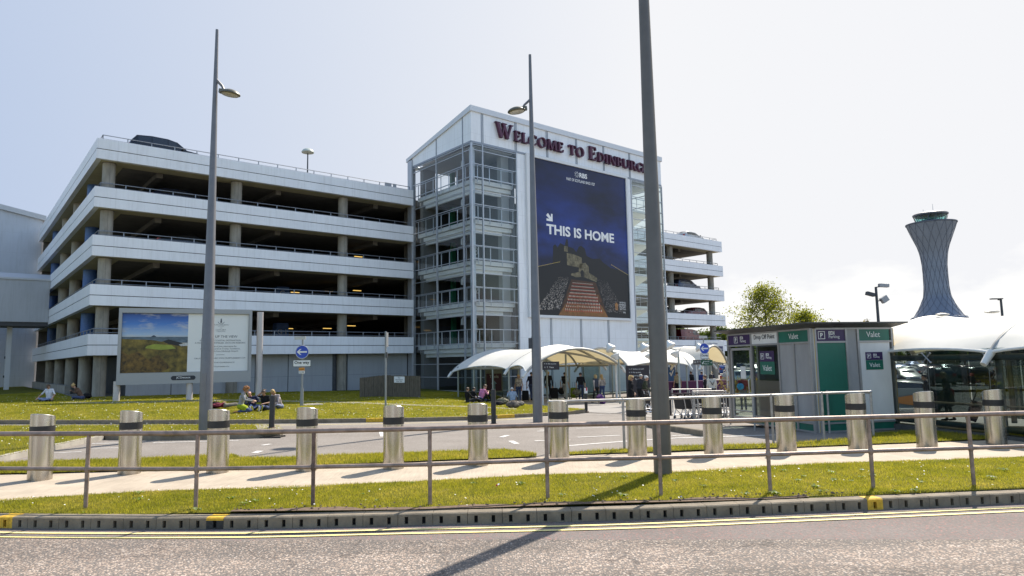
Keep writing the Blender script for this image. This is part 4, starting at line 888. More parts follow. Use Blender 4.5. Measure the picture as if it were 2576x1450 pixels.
# timber enclosure for dogs
cfa, cfb, cfc = (905,1000), (962,998.5), (1058,1000.5)
P = [G(*q, .11) for q in (cfa, cfb, cfc)]; o = thing('wooden_fence', 'brown close boarded timber fence against the stair tower', 'fence', P[0]); WOOD = mat('fence_timber', (.115,.095,.07), .9, var=.45, vscale=6, stretch=(6,6,.6), bump=.3, bscale=20)
hF = [1.05, 1.18, 1.18]
for (a, b, ha, hb) in ((P[0],P[1],1.18,1.33), (P[1],P[2],1.33,1.30)):
    m = MB(); t = (b-a); L_ = Vector((t.x, t.y, 0)).length; k = int(L_/.14)
    for j in range(k):
        q0 = a.lerp(b, j/k) - P[0]; q1 = a.lerp(b, (j+.92)/k) - P[0]; n_ = Vector((-t.y, t.x, 0)).normalized()*(.02 if j % 2 else .035); h = ha+(hb-ha)*j/k + random.uniform(-.015,.015)
        vs = [q0-n_, q1-n_, q1+n_, q0+n_]; m.add([v+Vector((0,0,-.2)) for v in vs] + [v+Vector((0,0,h)) for v in vs], [(3,2,1,0),(4,5,6,7),(0,1,5,4),(1,2,6,5),(2,3,7,6),(3,0,4,7)])
    m.build('board_panel', WOOD, o)
d = (P[2]-P[1]).normalized(); nF = Vector((d.y, -d.x, 0)); c = P[1].lerp(P[2], .46) - P[0] + nF*.05; c.z = 1.02
dg_ = thing('dog_sign', 'small white notice about assistance dogs on the timber fence', 'sign', P[0])
m = MB(); m.prism(rrect(.36, .19, .02), c, d, (0,0,1), nF, .015); m.build('plate', SIGNW, dg_)
for k, s_ in enumerate(('For', 'Assistance', 'Dogs Only')): txt('lettering', s_, dg_, c + nF*.017 + Vector((0,0,.075-.115*k)), d, (0,0,1), h=.085, m=BLK)
# ---- free standing billboard
pl, pr2 = G(292,1010,.11), G(648,1003,.11); print('billboard', pl, pr2)
bb = thing('billboard', 'grey framed billboard with a coastal golf landscape, on round legs in the lawn', 'billboard', pl)
pm = G(476,1006.5,.11)
def col(p, h, r=.17, nm='leg'):
    q = p - pl; m = MB(); m.cyl(q+Vector((0,0,-.3)), q+Vector((0,0,h)), r, r, 20); return m.build(nm, mat('billboard_leg', (.50,.46,.45), .45, .2), bb, True)
dB = (pr2-pl); dB.z = 0; Lb = dB.length; dB.normalize(); nB = Vector((dB.y, -dB.x, 0))
def bz(px, py, off=.0):
    # point of the billboard plane on that line of sight
    q0 = pl + nB*off; r_ = ray(px, py); return CAM + r_*((q0-CAM).dot(nB)/r_.dot(nB))
TL, TR, BL, BR = bz(300,781,.3), bz(637,774,.3), bz(291,969,.3), bz(629,961,.3)
z1 = (TL.z+TR.z)/2; z0 = (BL.z+BR.z)/2; xa = (BL-pl).dot(dB); xa = ((TL-pl).dot(dB)+xa)/2; xb = ((TR-pl).dot(dB)+(BR-pl).dot(dB))/2; print('bb', xa, xb, z0, z1, Lb)
O0 = Vector((0,0,-pl.z))
def bP(x, z, off): return dB*x + nB*off + Vector((0,0,z)) + O0
def bbox(mb, x0, x1, z0_, z1_, o0, o1): mb.prism([(x0,z0_),(x1,z0_),(x1,z1_),(x0,z1_)], nB*o0 + O0, dB, (0,0,1), nB, o1-o0)
m = MB(); t = .30; bbox(m, xa, xb, z1-.26, z1, -.12, .30); bbox(m, xa, xb, z0, z0+.62, -.12, .30); bbox(m, xa, xa+.16, z0+.62, z1-.26, -.12, .30); bbox(m, xb-.16, xb, z0+.62, z1-.26, -.12, .30); bbox(m, xa+.16, xb-.16, z0+.62, z1-.26, -.12, .15); m.build('frame', mat('billboard_frame', (.33,.335,.345), .45, .3), bb, False)
col(pl, z0-pl.z+.2); col(pm, z0-pl.z+.2); col(pr2+dB*.05, z1-pl.z+.02, .18)
ia, ib, i0, i1 = xa+.17, xb-.18, z0+.64, z1-.28; xm = ia+(ib-ia)*.505
m_, n, b, N, L = nodes('golf_picture_sky'); tco = N('TexCoord').outputs['Object']; s = N('SeparateXYZ'); L(tco, s.inputs[0])
zz = math_(N, L, 'MULTIPLY_ADD', s.outputs[2], 1/(i1-i0), -(i0-pl.z)/(i1-i0))
skc = ramp(N, L, zz, [(.55, (.62,.50,.34)), (.64, (.34,.46,.62)), (.82, (.06,.19,.52)), (1., (.015,.06,.28))])
mp_ = N('Mapping'); mp_.inputs['Scale'].default_value = (1,1,3.5); L(tco, mp_.inputs[0]); cl = ramp(N, L, noise(N, L, mp_.outputs[0], .9, 7), [(.50, (0,0,0)), (.70, (.75,.75,.75))])
L(mixc(N, L, cl, skc, (.55,.52,.5)), b.inputs['Base Color']); b.inputs['Roughness'].default_value = .4
m = MB(); bbox(m, ia, xm, i0, i1, .15, .17); m.build('picture', m_, bb)
def nrm(x, z): return (ia + (xm-ia)*x, i0 + (i1-i0)*z)
def land(nm, pts, mt, k): m = MB(); m.prism([nrm(*q) for q in pts], nB*(.17+.003*k) + O0, dB, (0,0,1), nB, .002); m.build(nm, mt, bb)
land('printed_sea', [(0,.53),(1,.60),(1,.38),(0,.38)][:0] or [(0,.50),(1,.50),(1,.603),(0,.603)], mat('print_sea', (.09,.13,.17), .4, var=.5, vscale=3, stretch=(1,1,5)), 1)
land('printed_island', [(.43,.60),(.46,.625),(.48,.63),(.52,.60)], mat('print_isle', (.035,.045,.07), .5), 2)
land('printed_land', [(0,0),(1,0),(1,.44),(.85,.46),(.75,.52),(.68,.55),(.6,.52),(.45,.55),(.2,.56),(0,.57)], mat('print_land', (.075,.07,.012), .5, var=.85, vscale=2.6, col2=(.26,.18,.03)), 2)
land('printed_green', [(.35,.41),(.6,.38),(.82,.40),(.75,.46),(.5,.48),(.38,.45)], mat('print_green', (.27,.30,.04), .5, var=.3, vscale=2), 3)
land('printed_dunes', [(0,0),(.6,0),(.75,.08),(.55,.30),(.4,.22),(.25,.36),(.1,.30),(0,.38)], mat('print_dune', (.045,.03,.006), .5, var=.9, vscale=4.5, col2=(.22,.12,.02)), 4)
land('printed_rock', [(.62,.52),(.7,.56),(.8,.53),(.9,.50),(.97,.46),(.85,.45),(.7,.48)], mat('print_rock', (.015,.015,.018), .5), 5)
land('printed_surf', [(.86,.47),(1,.50),(1,.45),(.9,.44)], mat('print_surf', (.45,.45,.45), .5, var=.6, vscale=8), 6)
m = MB(); bbox(m, xm, ib, i0, i1, .15, .17); m.build('text_panel', mat('billboard_white', (.74,.73,.71), .4), bb)
GT = mat('print_slate', (.09,.10,.12), .5); cx = xm + (ib-xm)*.535
def bt(s_, z, w, h, f=GT): txt('lettering', s_, bb, bP(cx, i0+(i1-i0)*z, .172), dB, (0,0,1), w=(ib-xm)*w, h=(i1-i0)*h, m=f)
for s_, z, w, h in (('TRUMP TURNBERRY', .805, .27, .015), ('SCOTLAND', .785, .10, .011), ('THE', .75, .04, .011), ('LUXURY', .715, .17, .02), ('COLLECTION', .69, .14, .013), ('TURN UP THE VIEW', .585, .56, .042), ('A DRAMATIC COASTAL DESTINATION.', .525, .69, .027), ('A MASTERPIECE UNVEILED. AN ICON REBORN.', .482, .84, .027), ('From the 1st of June, experience the', .415, .53, .034), ('redesigned course at Trump Turnberry,', .372, .66, .034), ('just two hours from Edinburgh Airport.', .33, .60, .034), ('CALL 01655 331000 OR VISIT WWW.TRUMPTURNBERRY.COM', .215, .84, .024), ('#JOIN THE EXPERIENCE', .135, .48, .026), ('WWW.TRUMPTURNBERRY.COM', .07, .30, .018)): bt(s_, z, w, h)
m = MB(); bbox(m, cx-.22, cx+.22, i0+(i1-i0)*.283, i0+(i1-i0)*.289, .171, .173); m.build('rule', GT, bb)
m = MB(); zc = i0+(i1-i0)*.88; m.prism([(cx-.05,zc-.1),(cx+.05,zc-.1),(cx+.025,zc+.14),(cx-.025,zc+.14)], nB*.171+O0, dB, (0,0,1), nB, .002)
m.tube([bP(cx+.17*math.cos(a), zc-.02+.14*math.sin(a), .172) for a in np.linspace(R(190), R(350), 12)], .012, 4); m.build('lighthouse_emblem', GT, bb)
pc = (xa+xb)/2 - (xb-xa)*.02; m = MB(); m.prism([(pc+x, z0+.31+z) for x, z in rrect(.62, .12, .119, 8)], nB*.30+O0, dB, (0,0,1), nB, .012); pq = m.build('name_plate', mat('plate_navy', (.012,.016,.03), .4), bb)
txt('lettering', 'JCDecaux', bb, bP(pc, z0+.245, .314), dB, (0,0,1), w=.72, h=.15, m=SIGNW, bold=.01)
# ---- lamps on the car park roof
def roof_lamp(label, s, t, h):
    o = thing('roof_lamp', label, 'lamp', B(s, t, 15.4), BANG); m = MB(); m.cyl((0,0,-.05), (0,0,h), .07, .05, 10); m.build('pole', DKMETAL, o, True)
    m = MB(); m.lathe([(.05,h-.02),(.5,h+.05),(.52,h+.12),(.40,h+.30),(.2,h+.40),(0,h+.43)], 18); m.build('lamp_head', mat('lamp_dome', (.42,.46,.42), .4), o, True)
    m = MB(); m.box((-.22,-.12,1.35),(.22,-.1,1.85)); m.mi = 1; m.box((-.2,-.125,1.0),(.2,-.105,1.33)); m.build('notice', [SIGNW, SIGNR], o); m = MB(); m.box((-.9,-.05,.95),(.9,0,1.03)); m.build('crossbar', DKMETAL, o); return o
loc_y = B(27.05, 7.0).y
roof_lamp('mushroom shaped lamp with notices standing on the car park roof', 16.0, 6.0, 4.3)
roof_lamp('mushroom shaped lamp seen through the glass at the top of the stair tower', 27.05, 7.0, aty(1045, 428, loc_y).z-15.4)
# ================================================================== kiosk, glass shelter, tensile canopies
AE = R(77.2); E1 = Vector((math.sin(AE), math.cos(AE), 0)); E2 = Vector((-math.cos(AE), math.sin(AE), 0)); EANG = math.atan2(E1.y, E1.x)
X3, Y3, Z3 = Vector((1,0,0)), Vector((0,1,0)), Vector((0,0,1))
KP = at(2054, 1085, -.04)
ALU = mat('kiosk_aluminium', (.34,.33,.325), .45, .45, var=.08); GREENP = mat('kiosk_green', (.010,.125,.085), .4, var=.22, vscale=1.3, stretch=(1,1,.4)); PURP = mat('sign_purple', (.035,.012,.075), .45, var=.15, vscale=1.5)
GREYP = mat('kiosk_grey', (.29,.285,.285), .45, var=.14, vscale=1.6, stretch=(1,1,.4)); WHITEP2 = mat('kiosk_white', (.66,.65,.63), .45, var=.10, vscale=1.5, stretch=(1,1,.4)); KYL = mat('kiosk_yellow', (.62,.38,.02), .5); KROOF = mat('kiosk_roof_edge', (.075,.072,.068), .5, .3); KTOP = mat('kiosk_roof_top', (.55,.53,.50), .7)
kt = lambda px, py: (lambda h: ((h-KP).dot(E2), h.z-KP.z))(CAM + ray(px,py)*((KP-CAM).dot(E1)/ray(px,py).dot(E1)))
ks = lambda px, py: (lambda h: ((h-KP).dot(E1), h.z-KP.z))(CAM + ray(px,py)*((KP-CAM).dot(E2)/ray(px,py).dot(E2)))
zk = lambda x, y: ((2880+x*.34483)/1.59, (1250+y*.34483)/1.59)
ki = thing('kiosk', 'flat roofed airport kiosk with green, grey and white panels and a glazed door', 'kiosk', KP, EANG)
tL = kt(*zk(95,300))[0]; tD = kt(*zk(378,600))[0]; tW = kt(*zk(695,600))[0]; tG = kt(*zk(872,600))[0]; sG = ks(*zk(1478,600))[0]; sW = ks(*zk(1615,600))[0]; sE = ks(*zk(2010,600))[0]; sL = ks(*zk(1130,600))[0]
HT = kt(*zk(1040,190))[1]; HB = kt(*zk(1040,345))[1]; print('kiosk', tL, tD, tW, tG, sL, sG, sW, sE, HT, HB)
BT, BB = .22, -.06
def lface(m, t0, t1, z0, z1, d0, d1): m.box((d0, t0, z0), (d1, t1, z1))          # left face is the plane s = 0, outwards is -s
def rface(m, s0, s1, z0, z1, d0, d1): m.box((s0, d0, z0), (s1, d1, z1))
def LP(nm, t0, t1, z0, z1, mt, d=.0): m = MB(); lface(m, t0, t1, z0, z1, -d, .05); return m.build(nm, mt, ki)
def RP(nm, s0, s1, z0, z1, mt, d=.0): m = MB(); rface(m, s0, s1, z0, z1, -d, .05); return m.build(nm, mt, ki)
LP('grey_panel', .08, tG-.02, BT, HB-.03, GREYP); LP('grey_panel', tG+.02, tW-.03, BT, HB-.03, GREYP)
LP('sign_panel', .08, tW-.03, HB+.02, HT-.03, GREENP, .01); LP('sign_panel', tW+.03, tD-.03, HB+.02, HT-.03, WHITEP2, .01); LP('sign_panel', tD+.03, tL-.03, HB+.02, HT-.03, PURP, .01)
LP('base_panel', .08, tD, BB+.05, BT-.05, GREENP)
RP('green_panel', sL, sG-.02, BT, HB-.03, GREENP); RP('sign_panel', sL, sG-.02, HB+.02, HT-.03, PURP, .01); RP('grey_panel', sG+.04, sW-.04, BT, HT-.03, GREYP); RP('white_panel', sW+.02, sE-.08, BT, HB-.03, WHITEP2); RP('sign_panel', sW+.02, sE-.08, HB+.02, HT-.03, GREENP, .01); RP('base_panel', sL, sE, BB+.05, BT-.05, GREENP)
m = MB()
for t, h_ in ((tG,HB), (tW,HT), (tD,HT), (tL,HT)): m.box((-.035, t-.03, BB), (.06, t+.03, h_))
m.box((-.035, -.02, BB), (.06, .07, HT)); m.box((-.03, .0, HT-.03), (.06, tL, HT+.02)); m.box((-.03, 0, HB-.03), (.06, tL, HB+.02)); m.box((-.03, 0, BT-.05), (.06, tD, BT)); m.box((-.03, 0, BB), (.06, tD, BB+.05))
for s in (sL-.03, sG, sW, sE): m.box((s-.03, -.035, BB), (s+.03, .06, HT))
m.box((sL, -.03, HT-.03), (sE, .06, HT+.02)); m.box((sL, -.03, HB-.03), (sG, .06, HB+.02)); m.box((sW, -.03, HB-.03), (sE, .06, HB+.02)); m.box((sL, -.03, BT-.05), (sE, .06, BT)); m.box((sL, -.03, BB), (sE, .06, BB+.05))
m.build('frame', ALU, ki)
m = MB(); m.box((.0, -.02, BB), (sL-.06, .05, HT)); m.mi = 1; m.box((.10, -.028, BB), (.14, -.021, HT)); m.box((sE+.035, -.02, BB), (sE+.06, .1, HT)); m.build('corner_post', [mat('corner_pale', (.45,.44,.40), .5), KYL], ki)
# roof with an upturned edge
e = .36; q = [(-e, -e), (sE+.28, -e), (sE+.28, tL+.3), (-e, tL+.3)]; q2 = [(-.02, -.02), (sE, -.02), (sE, tL), (-.02, tL)]
m = MB(); rt = HT+.13
m.add([Vector((x, y, HT+.015)) for x, y in q2] + [Vector((x, y, rt)) for x, y in q] + [Vector((x, y, rt+.035)) for x, y in q], [(3,2,1,0)] + [(k, (k+1)%4, (k+1)%4+4, k+4) for k in range(4)] + [(k+4, (k+1)%4+4, (k+1)%4+8, k+8) for k in range(4)]); m.mi = 1; m.add([Vector((x, y, rt+.035)) for x, y in q], [(0,1,2,3)]); m.build('roof', [KROOF, KTOP], ki)
# glazing of the door and window
GK = glass('kiosk_glass', (.66,.74,.70), .9, 0., .05); DK2 = mat('door_frame', (.36,.345,.345), .45, .4)
m = MB(); m.box((-.02, tD+.06, .12), (.04, tD+.13, HB-.1)); m.box((-.02, tL-.20, .12), (.04, tL-.12, HB-.1)); m.box((-.02, tD+.06, HB-.16), (.04, tL-.12, HB-.08)); m.box((-.02, tD+.06, .0), (.04, tL-.12, .14)); dr = m.build('door', DK2, ki); m = MB(); m.add([Vector(p) for p in ((.01,tD+.1,.1),(.01,tL-.15,.1),(.01,tL-.15,HB-.1),(.01,tD+.1,HB-.1))], [(0,1,2,3)]); m.build('glass', GK, dr)
m = MB(); m.add([Vector(p) for p in ((.01,tW,BT),(.01,tD,BT),(.01,tD,HB),(.01,tW,HB))], [(0,1,2,3)]); wn = m.build('window', GK, ki)
m = MB(); m.tube([(-.05,tD+.16,.85),(-.075,tD+.16,.9),(-.075,tD+.16,1.3),(-.05,tD+.16,1.35)], .014, 6); m.build('handle', MATS['bright_band'], dr)
FROST = glass('frosted_film', (.45,.47,.46), .5, .4, .28); m = MB(); m.add([Vector(p) for p in ((.0,tW+.03,BT),(.0,tD-.03,BT),(.0,tD-.03,1.32),(.0,tW+.03,1.32))], [(0,1,2,3)]); m.build('frosted_film', FROST, wn)
m = MB(); m.add([Vector(p) for p in ((.06,tL-.05,.1),(sE-1.6,tL-.05,.1),(sE-1.6,tL-.05,HB),(.06,tL-.05,HB))], [(0,1,2,3)]); m.build('rear_window', GK, ki)
m = MB(); m.box((sE-1.6, tL-.1, BB), (sE, tL, HT)); m.box((sE-.06, .06, BB), (sE-.0, tL, HT)); m.box((.06,.06,BB-.02), (sE,tL,.03)); m.build('rear_wall', mat('kiosk_inner', (.30,.30,.29), .7), ki)
# signs: EDI Parking, Valet, Drop Off Point
EW = mat('sign_lettering_white', (.72,.72,.70), .5)
def edi(o, a, w, h, par=ki):      # o is the middle of the sign, a its reading direction
    o = Vector(o); k = h; nrm_ = a.cross(Z3)
    c = o - a*(.32*w*1.0); r_ = .30*k; m = MB(); th = .045*k
    for x0, x1, y0, y1 in ((-r_,r_,r_-th,r_), (-r_,r_,-r_,-r_+th), (-r_,-r_+th,-r_+th,r_-th), (r_-th,r_,-r_+th,r_-th)):
        m.prism([(x0,y0),(x1,y0),(x1,y1),(x0,y1)], c, a, Z3, nrm_, .004)
    m.build('logo_square', EW, par); txt('lettering', 'P', par, c - Z3*.17*k, a, Z3, h=.34*k, m=EW, bold=.03)
    txt('lettering', 'EDI', par, o - a*(.02*w) + Z3*.03*k, a, Z3, h=.27*k, m=EW, bold=.03, align='LEFT'); txt('lettering', 'Parking', par, o - a*(.02*w) - Z3*.31*k, a, Z3, h=.30*k, m=EW, align='LEFT')
aL, aR = Vector((0,-1,0)), Vector((1,0,0)); hh = HT-HB
edi((-.016, (tD+tL)/2-.08, (HT+HB)/2), aL, (tL-tD)*.62, hh*.95)
txt('lettering', 'Drop Off Point', ki, (-.016, (tW+tD)/2, HB+hh*.32), aL, Z3, w=(tD-tW)*.76, h=hh*.5, m=mat('sign_lettering_grey', (.05,.05,.06), .5)); txt('lettering', 'Valet', ki, (-.016, tW/2, HB+hh*.30), aL, Z3, w=tW*.30, h=hh*.42, m=EW)
edi(((sL+sG)/2-.06, -.016, (HT+HB)/2), aR, (sG-sL)*.8, hh*.98); txt('lettering', 'Valet', ki, ((sW+sE)/2-.05, -.016, HB+hh*.32), aR, Z3, w=(sE-sW)*.40, h=hh*.42, m=EW)
def sticker(o, a, w, h):
    n_ = a.cross(Z3); m = MB(); m.prism([(-w/2,0),(w/2,0),(w/2,h*.45),(-w/2,h*.45)], Vector(o)+Z3*h*.55, a, Z3, n_, .004); p_ = m.build('sticker', PURP, ki)
    m = MB(); m.prism([(-w/2,0),(w/2,0),(w/2,h*.54),(-w/2,h*.54)], Vector(o), a, Z3, n_, .004); m.build('sticker', GREENP, ki)
    edi(Vector(o)+Z3*h*.775+n_*.005-a*.03*w, a, w*.86, h*.42); txt('lettering', 'Valet', ki, Vector(o)+Z3*h*.15+n_*.005, a, Z3, w=w*.62, h=h*.24, m=EW)
a_, b_ = kt(*zk(458,452)), kt(*zk(642,722)); sticker((-.005, (a_[0]+b_[0])/2, b_[1]), aL, a_[0]-b_[0], a_[1]-b_[1])
a_, b_ = ks(*zk(1682,462)), ks(*zk(1895,662)); sticker(((a_[0]+b_[0])/2, -.006, b_[1]), aR, b_[0]-a_[0], a_[1]-b_[1])
m = MB(); m.box((-.004, tD+.42, 1.35), (.004, tD+.72, 1.75)); m.build('notice', mat('paper_white', (.6,.6,.58), .7), ki)
ch_ = thing('office_chair', 'dark office chair just inside the kiosk door', 'chair', KP + E1*.75 + E2*(tD+.3), EANG)
m = MB(); m.ball((0,0,.52), (.26,.26,.06), 12, 6); m.build('seat', BLK, ch_, True); m = MB(); m.ball((.2,0,.9), (.06,.25,.3), 12, 8); m.build('backrest', BLK, ch_, True); m = MB(); m.cyl((0,0,.0), (0,0,.5), .03, .03, 8)
for k in range(5): m.cyl((0,0,.08), (.28*math.cos(k*1.257), .28*math.sin(k*1.257), .04), .025, .02, 6)
m.build('base', DKMETAL, ch_)
# ---- tensile membranes
def m_membrane():
    m, n, b, N, L = nodes('membrane'); o = n.nodes['Material Output']; b.inputs['Base Color'].default_value = (.78,.76,.70,1); b.inputs['Roughness'].default_value = .6
    tl = N('BsdfTranslucent'); tl.inputs[0].default_value = (.80,.66,.36,1); mx = N('MixShader'); mx.inputs[0].default_value = .22
    t = N('TexCoord').outputs['Object']; st = ramp(N, L, noise(N, L, t, .8, 5), [(.3, (.70,.685,.63)), (.7, (.82,.80,.75))]); L(st, b.inputs['Base Color'])
    L(b.outputs[0], mx.inputs[1]); L(tl.outputs[0], mx.inputs[2]); L(mx.outputs[0], o.inputs[0]); return m
MEMB = m_membrane(); RIBM = mat('rib_steel', (.36,.35,.32), .45, .4, var=.1); RIBW = mat('rib_white', (.62,.62,.60), .45, var=.08); GREENPOST = mat('canopy_post', (.30,.33,.31), .45, .3); TUBEG = mat('tube_grey', (.16,.175,.18), .5, .3)
def vault(o, near, far, rise, nm='membrane', ribs=True, sag=.30, scal=.38, tipn=True, inset=.055, nv=18, nu=10, mt=None, ribm=None, ridge_at=.5):
    near = [Vector(p) for p in near]; far = [Vector(p) for p in far]
    def arch(i, v): p = near[i].lerp(far[i], v); s = math.sin(math.pi*v)**.78; return p + Vector((0,0,rise[i]*s))
    for i in range(len(near)-1):
        rows = []
        for a in range(nu+1):
            u = a/nu; w = 4*u*(1-u); row = []
            for c in range(nv+1):
                v = c/nv; ve = (v*(1-2*inset*w) + inset*w); p = arch(i, ve).lerp(arch(i+1, ve), u); p = p - Vector((0,0,sag*w*math.sin(math.pi*v))); p.z += scal*w*(1-math.sin(math.pi*v))*.55; row.append(p)
            rows.append(row)
        m = MB(); m.grid(rows); ob = m.build(nm, mt or MEMB, o, True)
        m = MB(); m.tube([r[0] + Vector((0,0,-.015)) for r in rows], .035, 6); m.build('edge_cable', RIBW, o, True); m = MB(); m.tube([r[-1] + Vector((0,0,-.015)) for r in rows], .035, 6); m.build('edge_cable', RIBW, o, True)
    if ribs:
        for i in range(len(near)): m = MB(); m.tube([arch(i, c/24) + Vector((0,0,-.07)) for c in range(25)], .075, 10); m.build('rib', ribm or RIBM, o, True)
        for i in range(len(near)):
            for q, s_ in ((near[i], 1), (far[i], -1)): m = MB(); d = (near[i]-far[i]).normalized()*s_; m.cyl(q - d*.05, q + d*.22 + Vector((0,0,-.30)), .10, .075, 10); m.build('spout', RIBW, o, True)
C0 = Vector((3.27, 39.5, 0))
def E(k, j, z): return C0 + E1*k + E2*j + Vector((0,0,z))
GZ = -.58
A0 = Vector((.66, 38.0, 1.42)); F0 = Vector((7.4, 43.5, 1.52)); SPN = 8.0
def A(k, j, z): p = A0 + V*k + U*j; return Vector((p.x, p.y, z))          # entrance canopy: k along it, j across
def Fw(k, j, z): p = F0 + U*k + V*j; return Vector((p.x, p.y, z))         # walkway canopy
fv = thing('entrance_canopy', 'white barrel vaulted canopy whose open arch faces the camera', 'canopy', (0,0,0))
zz_ = [(0.,1.42,1.30), (1.6,1.58,1.34), (7.3,1.38,1.45)]
vault(fv, [A(k,0,z) for k, z, _ in zz_], [A(k,SPN,z+.08) for k, z, _ in zz_], [r for *_, r in zz_], sag=.16, scal=.14, inset=.03)
mc = thing('walkway_canopy', 'white tensile canopy of two humps over the walkway right of the stair tower entrance', 'canopy', (0,0,0))
vault(mc, [Fw(k,0,1.52) for k in (-.2, 6.15, 9.0)], [Fw(k,4.6,1.52) for k in (-.2, 6.15, 9.0)], [1.32,1.36,1.30], sag=.34, scal=.16, inset=.03)
en = thing('end_canopy', 'small white canopy with an open yellowish arch at the right end of the walkway', 'canopy', (0,0,0))
A1 = Fw(7.0, -.3, 1.5); B1 = Fw(10.3, -.3, 1.5)
vault(en, [A1, A1+V*2.4, A1+V*4.8], [B1, B1+V*2.4, B1+V*4.8], [1.42, 1.40, 1.36], sag=.06, scal=.1, inset=.02)
def post(par, p, h, r=.055, mt=None): m = MB(); m.cyl(Vector((p.x,p.y,p.z)), Vector((p.x,p.y,h)), r, r, 12); return m.build('post', mt or GREENPOST, par, True)
for k in (1.9, 3.4, 4.6, 5.3, 7.0): post(fv, A(k, .35, GZ-.1), 1.75)
for k in (1.6, 4.4, 7.1): post(fv, A(k, SPN-.4, GZ-.1), 1.75)
for k in (.1, 3.0, 6.2, 9.0):
    for j in (.3, 4.3): post(mc, Fw(k, j, GZ-.1), 1.8)
for q0, q1, par in ((A(.8,.35,1.62), A(7.1,.35,1.62), fv), (A(.8,SPN-.4,1.66), A(7.1,SPN-.4,1.66), fv), (A(4.2,.3,1.6), A(4.2,SPN,1.66), fv), (Fw(0,.3,1.7), Fw(9.6,.3,1.7), mc), (Fw(0,4.3,1.7), Fw(9.6,4.3,1.7), mc)): m = MB(); m.cyl(q0, q1, .075, .075, 10); m.build('beam', RIBM, par, True)
pA, pB = A(.35,1.52,-.62), A(.35,7.75,-.72)
post(fv, pA, 2.25, .075, RIBW); post(fv, pB, 1.95, .075, RIBW)
for k in (2.4, 4.2):
    for j in (3.0, 5.4): post(fv, A(k, j, GZ-.1), 2.4, .06)
pE = Fw(10.2,-.25,GZ-.1); post(en, pE, 2.1, .07, RIBW); post(en, Fw(10.2,4.2,GZ-.1), 2.1, .06); post(en, Fw(7.2,4.2,GZ-.1), 2.1, .06)
m = MB()
for (u0, v0), (u1, v1) in (((.30,.02),(.95,.5)), ((.95,.04),(.22,.55))):
    pts_ = []
    for s in np.linspace(0, 1, 14):
        u = u0+(u1-u0)*s; v = v0+(v1-v0)*s; p = A(v*7.3, u*SPN, 1.38 + 1.22*math.sin(math.pi*u)**.78 - .05*math.sin(math.pi*s)); pts_.append(p)
    m.tube(pts_, .065, 8)
m.build('cross_brace', RIBM, fv, True)
GS = glass('shelter_glass', (.42,.49,.46), .9, 0., .04)
def gpane(par, a, b, z0, z1, mt=None): m = MB(); m.add([Vector((a.x,a.y,z0)), Vector((b.x,b.y,z0)), Vector((b.x,b.y,z1)), Vector((a.x,a.y,z1))], [(0,1,2,3)]); return m.build('glass_pane', mt or GS, par)
for a, b in ((1.9,3.4), (3.4,5.3), (5.3,7.0)): gpane(fv, A(a,.33,0), A(b,.33,0), GZ+.3, 1.6)
for a, b in ((1.6,4.4), (4.4,7.1)): gpane(fv, A(a,SPN-.38,0), A(b,SPN-.38,0), GZ+.25, 1.65)
for a, b in ((.1,3.0), (3.0,6.2)): gpane(mc, Fw(a,4.28,0), Fw(b,4.28,0), GZ+.25, 1.65)
for q0, q1, par in ((A(1.8,.33,GZ+.28), A(7.0,.33,GZ+.28), fv), (A(1.5,SPN-.38,GZ+.22), A(7.1,SPN-.38,GZ+.22), fv), (Fw(0,4.28,GZ+.22), Fw(6.2,4.28,GZ+.22), mc)): m = MB(); m.cyl(q0, q1, .08, .08, 8); m.build('base_tube', TUBEG, par, True)
m = MB(); a = [A(1.7,.22,GZ-.2), A(7.0,.22,GZ-.2), A(7.0,.42,GZ-.2), A(1.7,.42,GZ-.2)]; m.add(a + [p + Z3*.42 for p in a], [(3,2,1,0),(4,5,6,7),(0,1,5,4),(1,2,6,5),(2,3,7,6),(3,0,4,7)]); m.build('plinth', CONC, fv)
# ---- boards under the canopy
def board(nm, label, cat, px, w, z0, z1, mt, lines=(), face=None, dz=0., legs=True, Y=None, lm=None):
    p = G(*px) if Y is None else aty(px[0], px[1], Y); p = Vector((p.x, p.y, GZ if Y else p.z)); o = thing(nm, label, cat, p, EANG)
    m = MB(); m.box((-w/2,-.04,z0), (w/2,.04,z1)); m.build('panel', mt, o)
    if legs and z0 > .05: m = MB(); m.box((-w/2,-.03,-.05), (-w/2+.06,.03,z0)); m.box((w/2-.06,-.03,-.05), (w/2,.03,z0)); m.build('legs', DKMETAL, o)
    for s_, x, z, h in lines: txt('lettering', s_, o, (x, -.043, z), X3, Z3, h=h, m=lm or EW, align='LEFT')
    return o
board('direction_totem', 'black direction totem with four white arrow lines between the canopy and the thickest lamp post', 'sign', (1607,1022), 1.35, 0., 2.2, mat('totem_black', (.018,.014,.02), .45), [('\u2192  P  Surface car park', -.52, 1.95, .09), ('\u2191  P  Pick up zone', -.52, 1.77, .09), ('\u2191  P  Multi-storey car park', -.52, 1.59, .09), ('\u2192  T  Taxis', -.52, 1.41, .09)])
board('pick_up_sign', 'small black pick up zone sign hung on the white canopy post', 'sign', (1388,1021), .95, 1.95, 2.40, MATS['totem_black'], [('\u2191  P  Pick up zone', -.40, 2.23, .09), ('\u2191  T  Taxis', -.40, 2.05, .09)], legs=False)
tb = board('taxi_board', 'red taxi board with an upward arrow behind the canopy glass', 'sign', (1243,1005), 1.15, .45, 2.05, mat('taxi_pale', (.26,.245,.19), .6), [], legs=True)
m = MB(); m.box((-.5,-.05,.55), (.5,-.041,1.65)); m.build('red_panel', mat('taxi_red', (.09,.012,.03), .5), tb); txt('lettering', 'Taxis', tb, (0,-.053,1.38), X3, Z3, h=.2, m=EW)
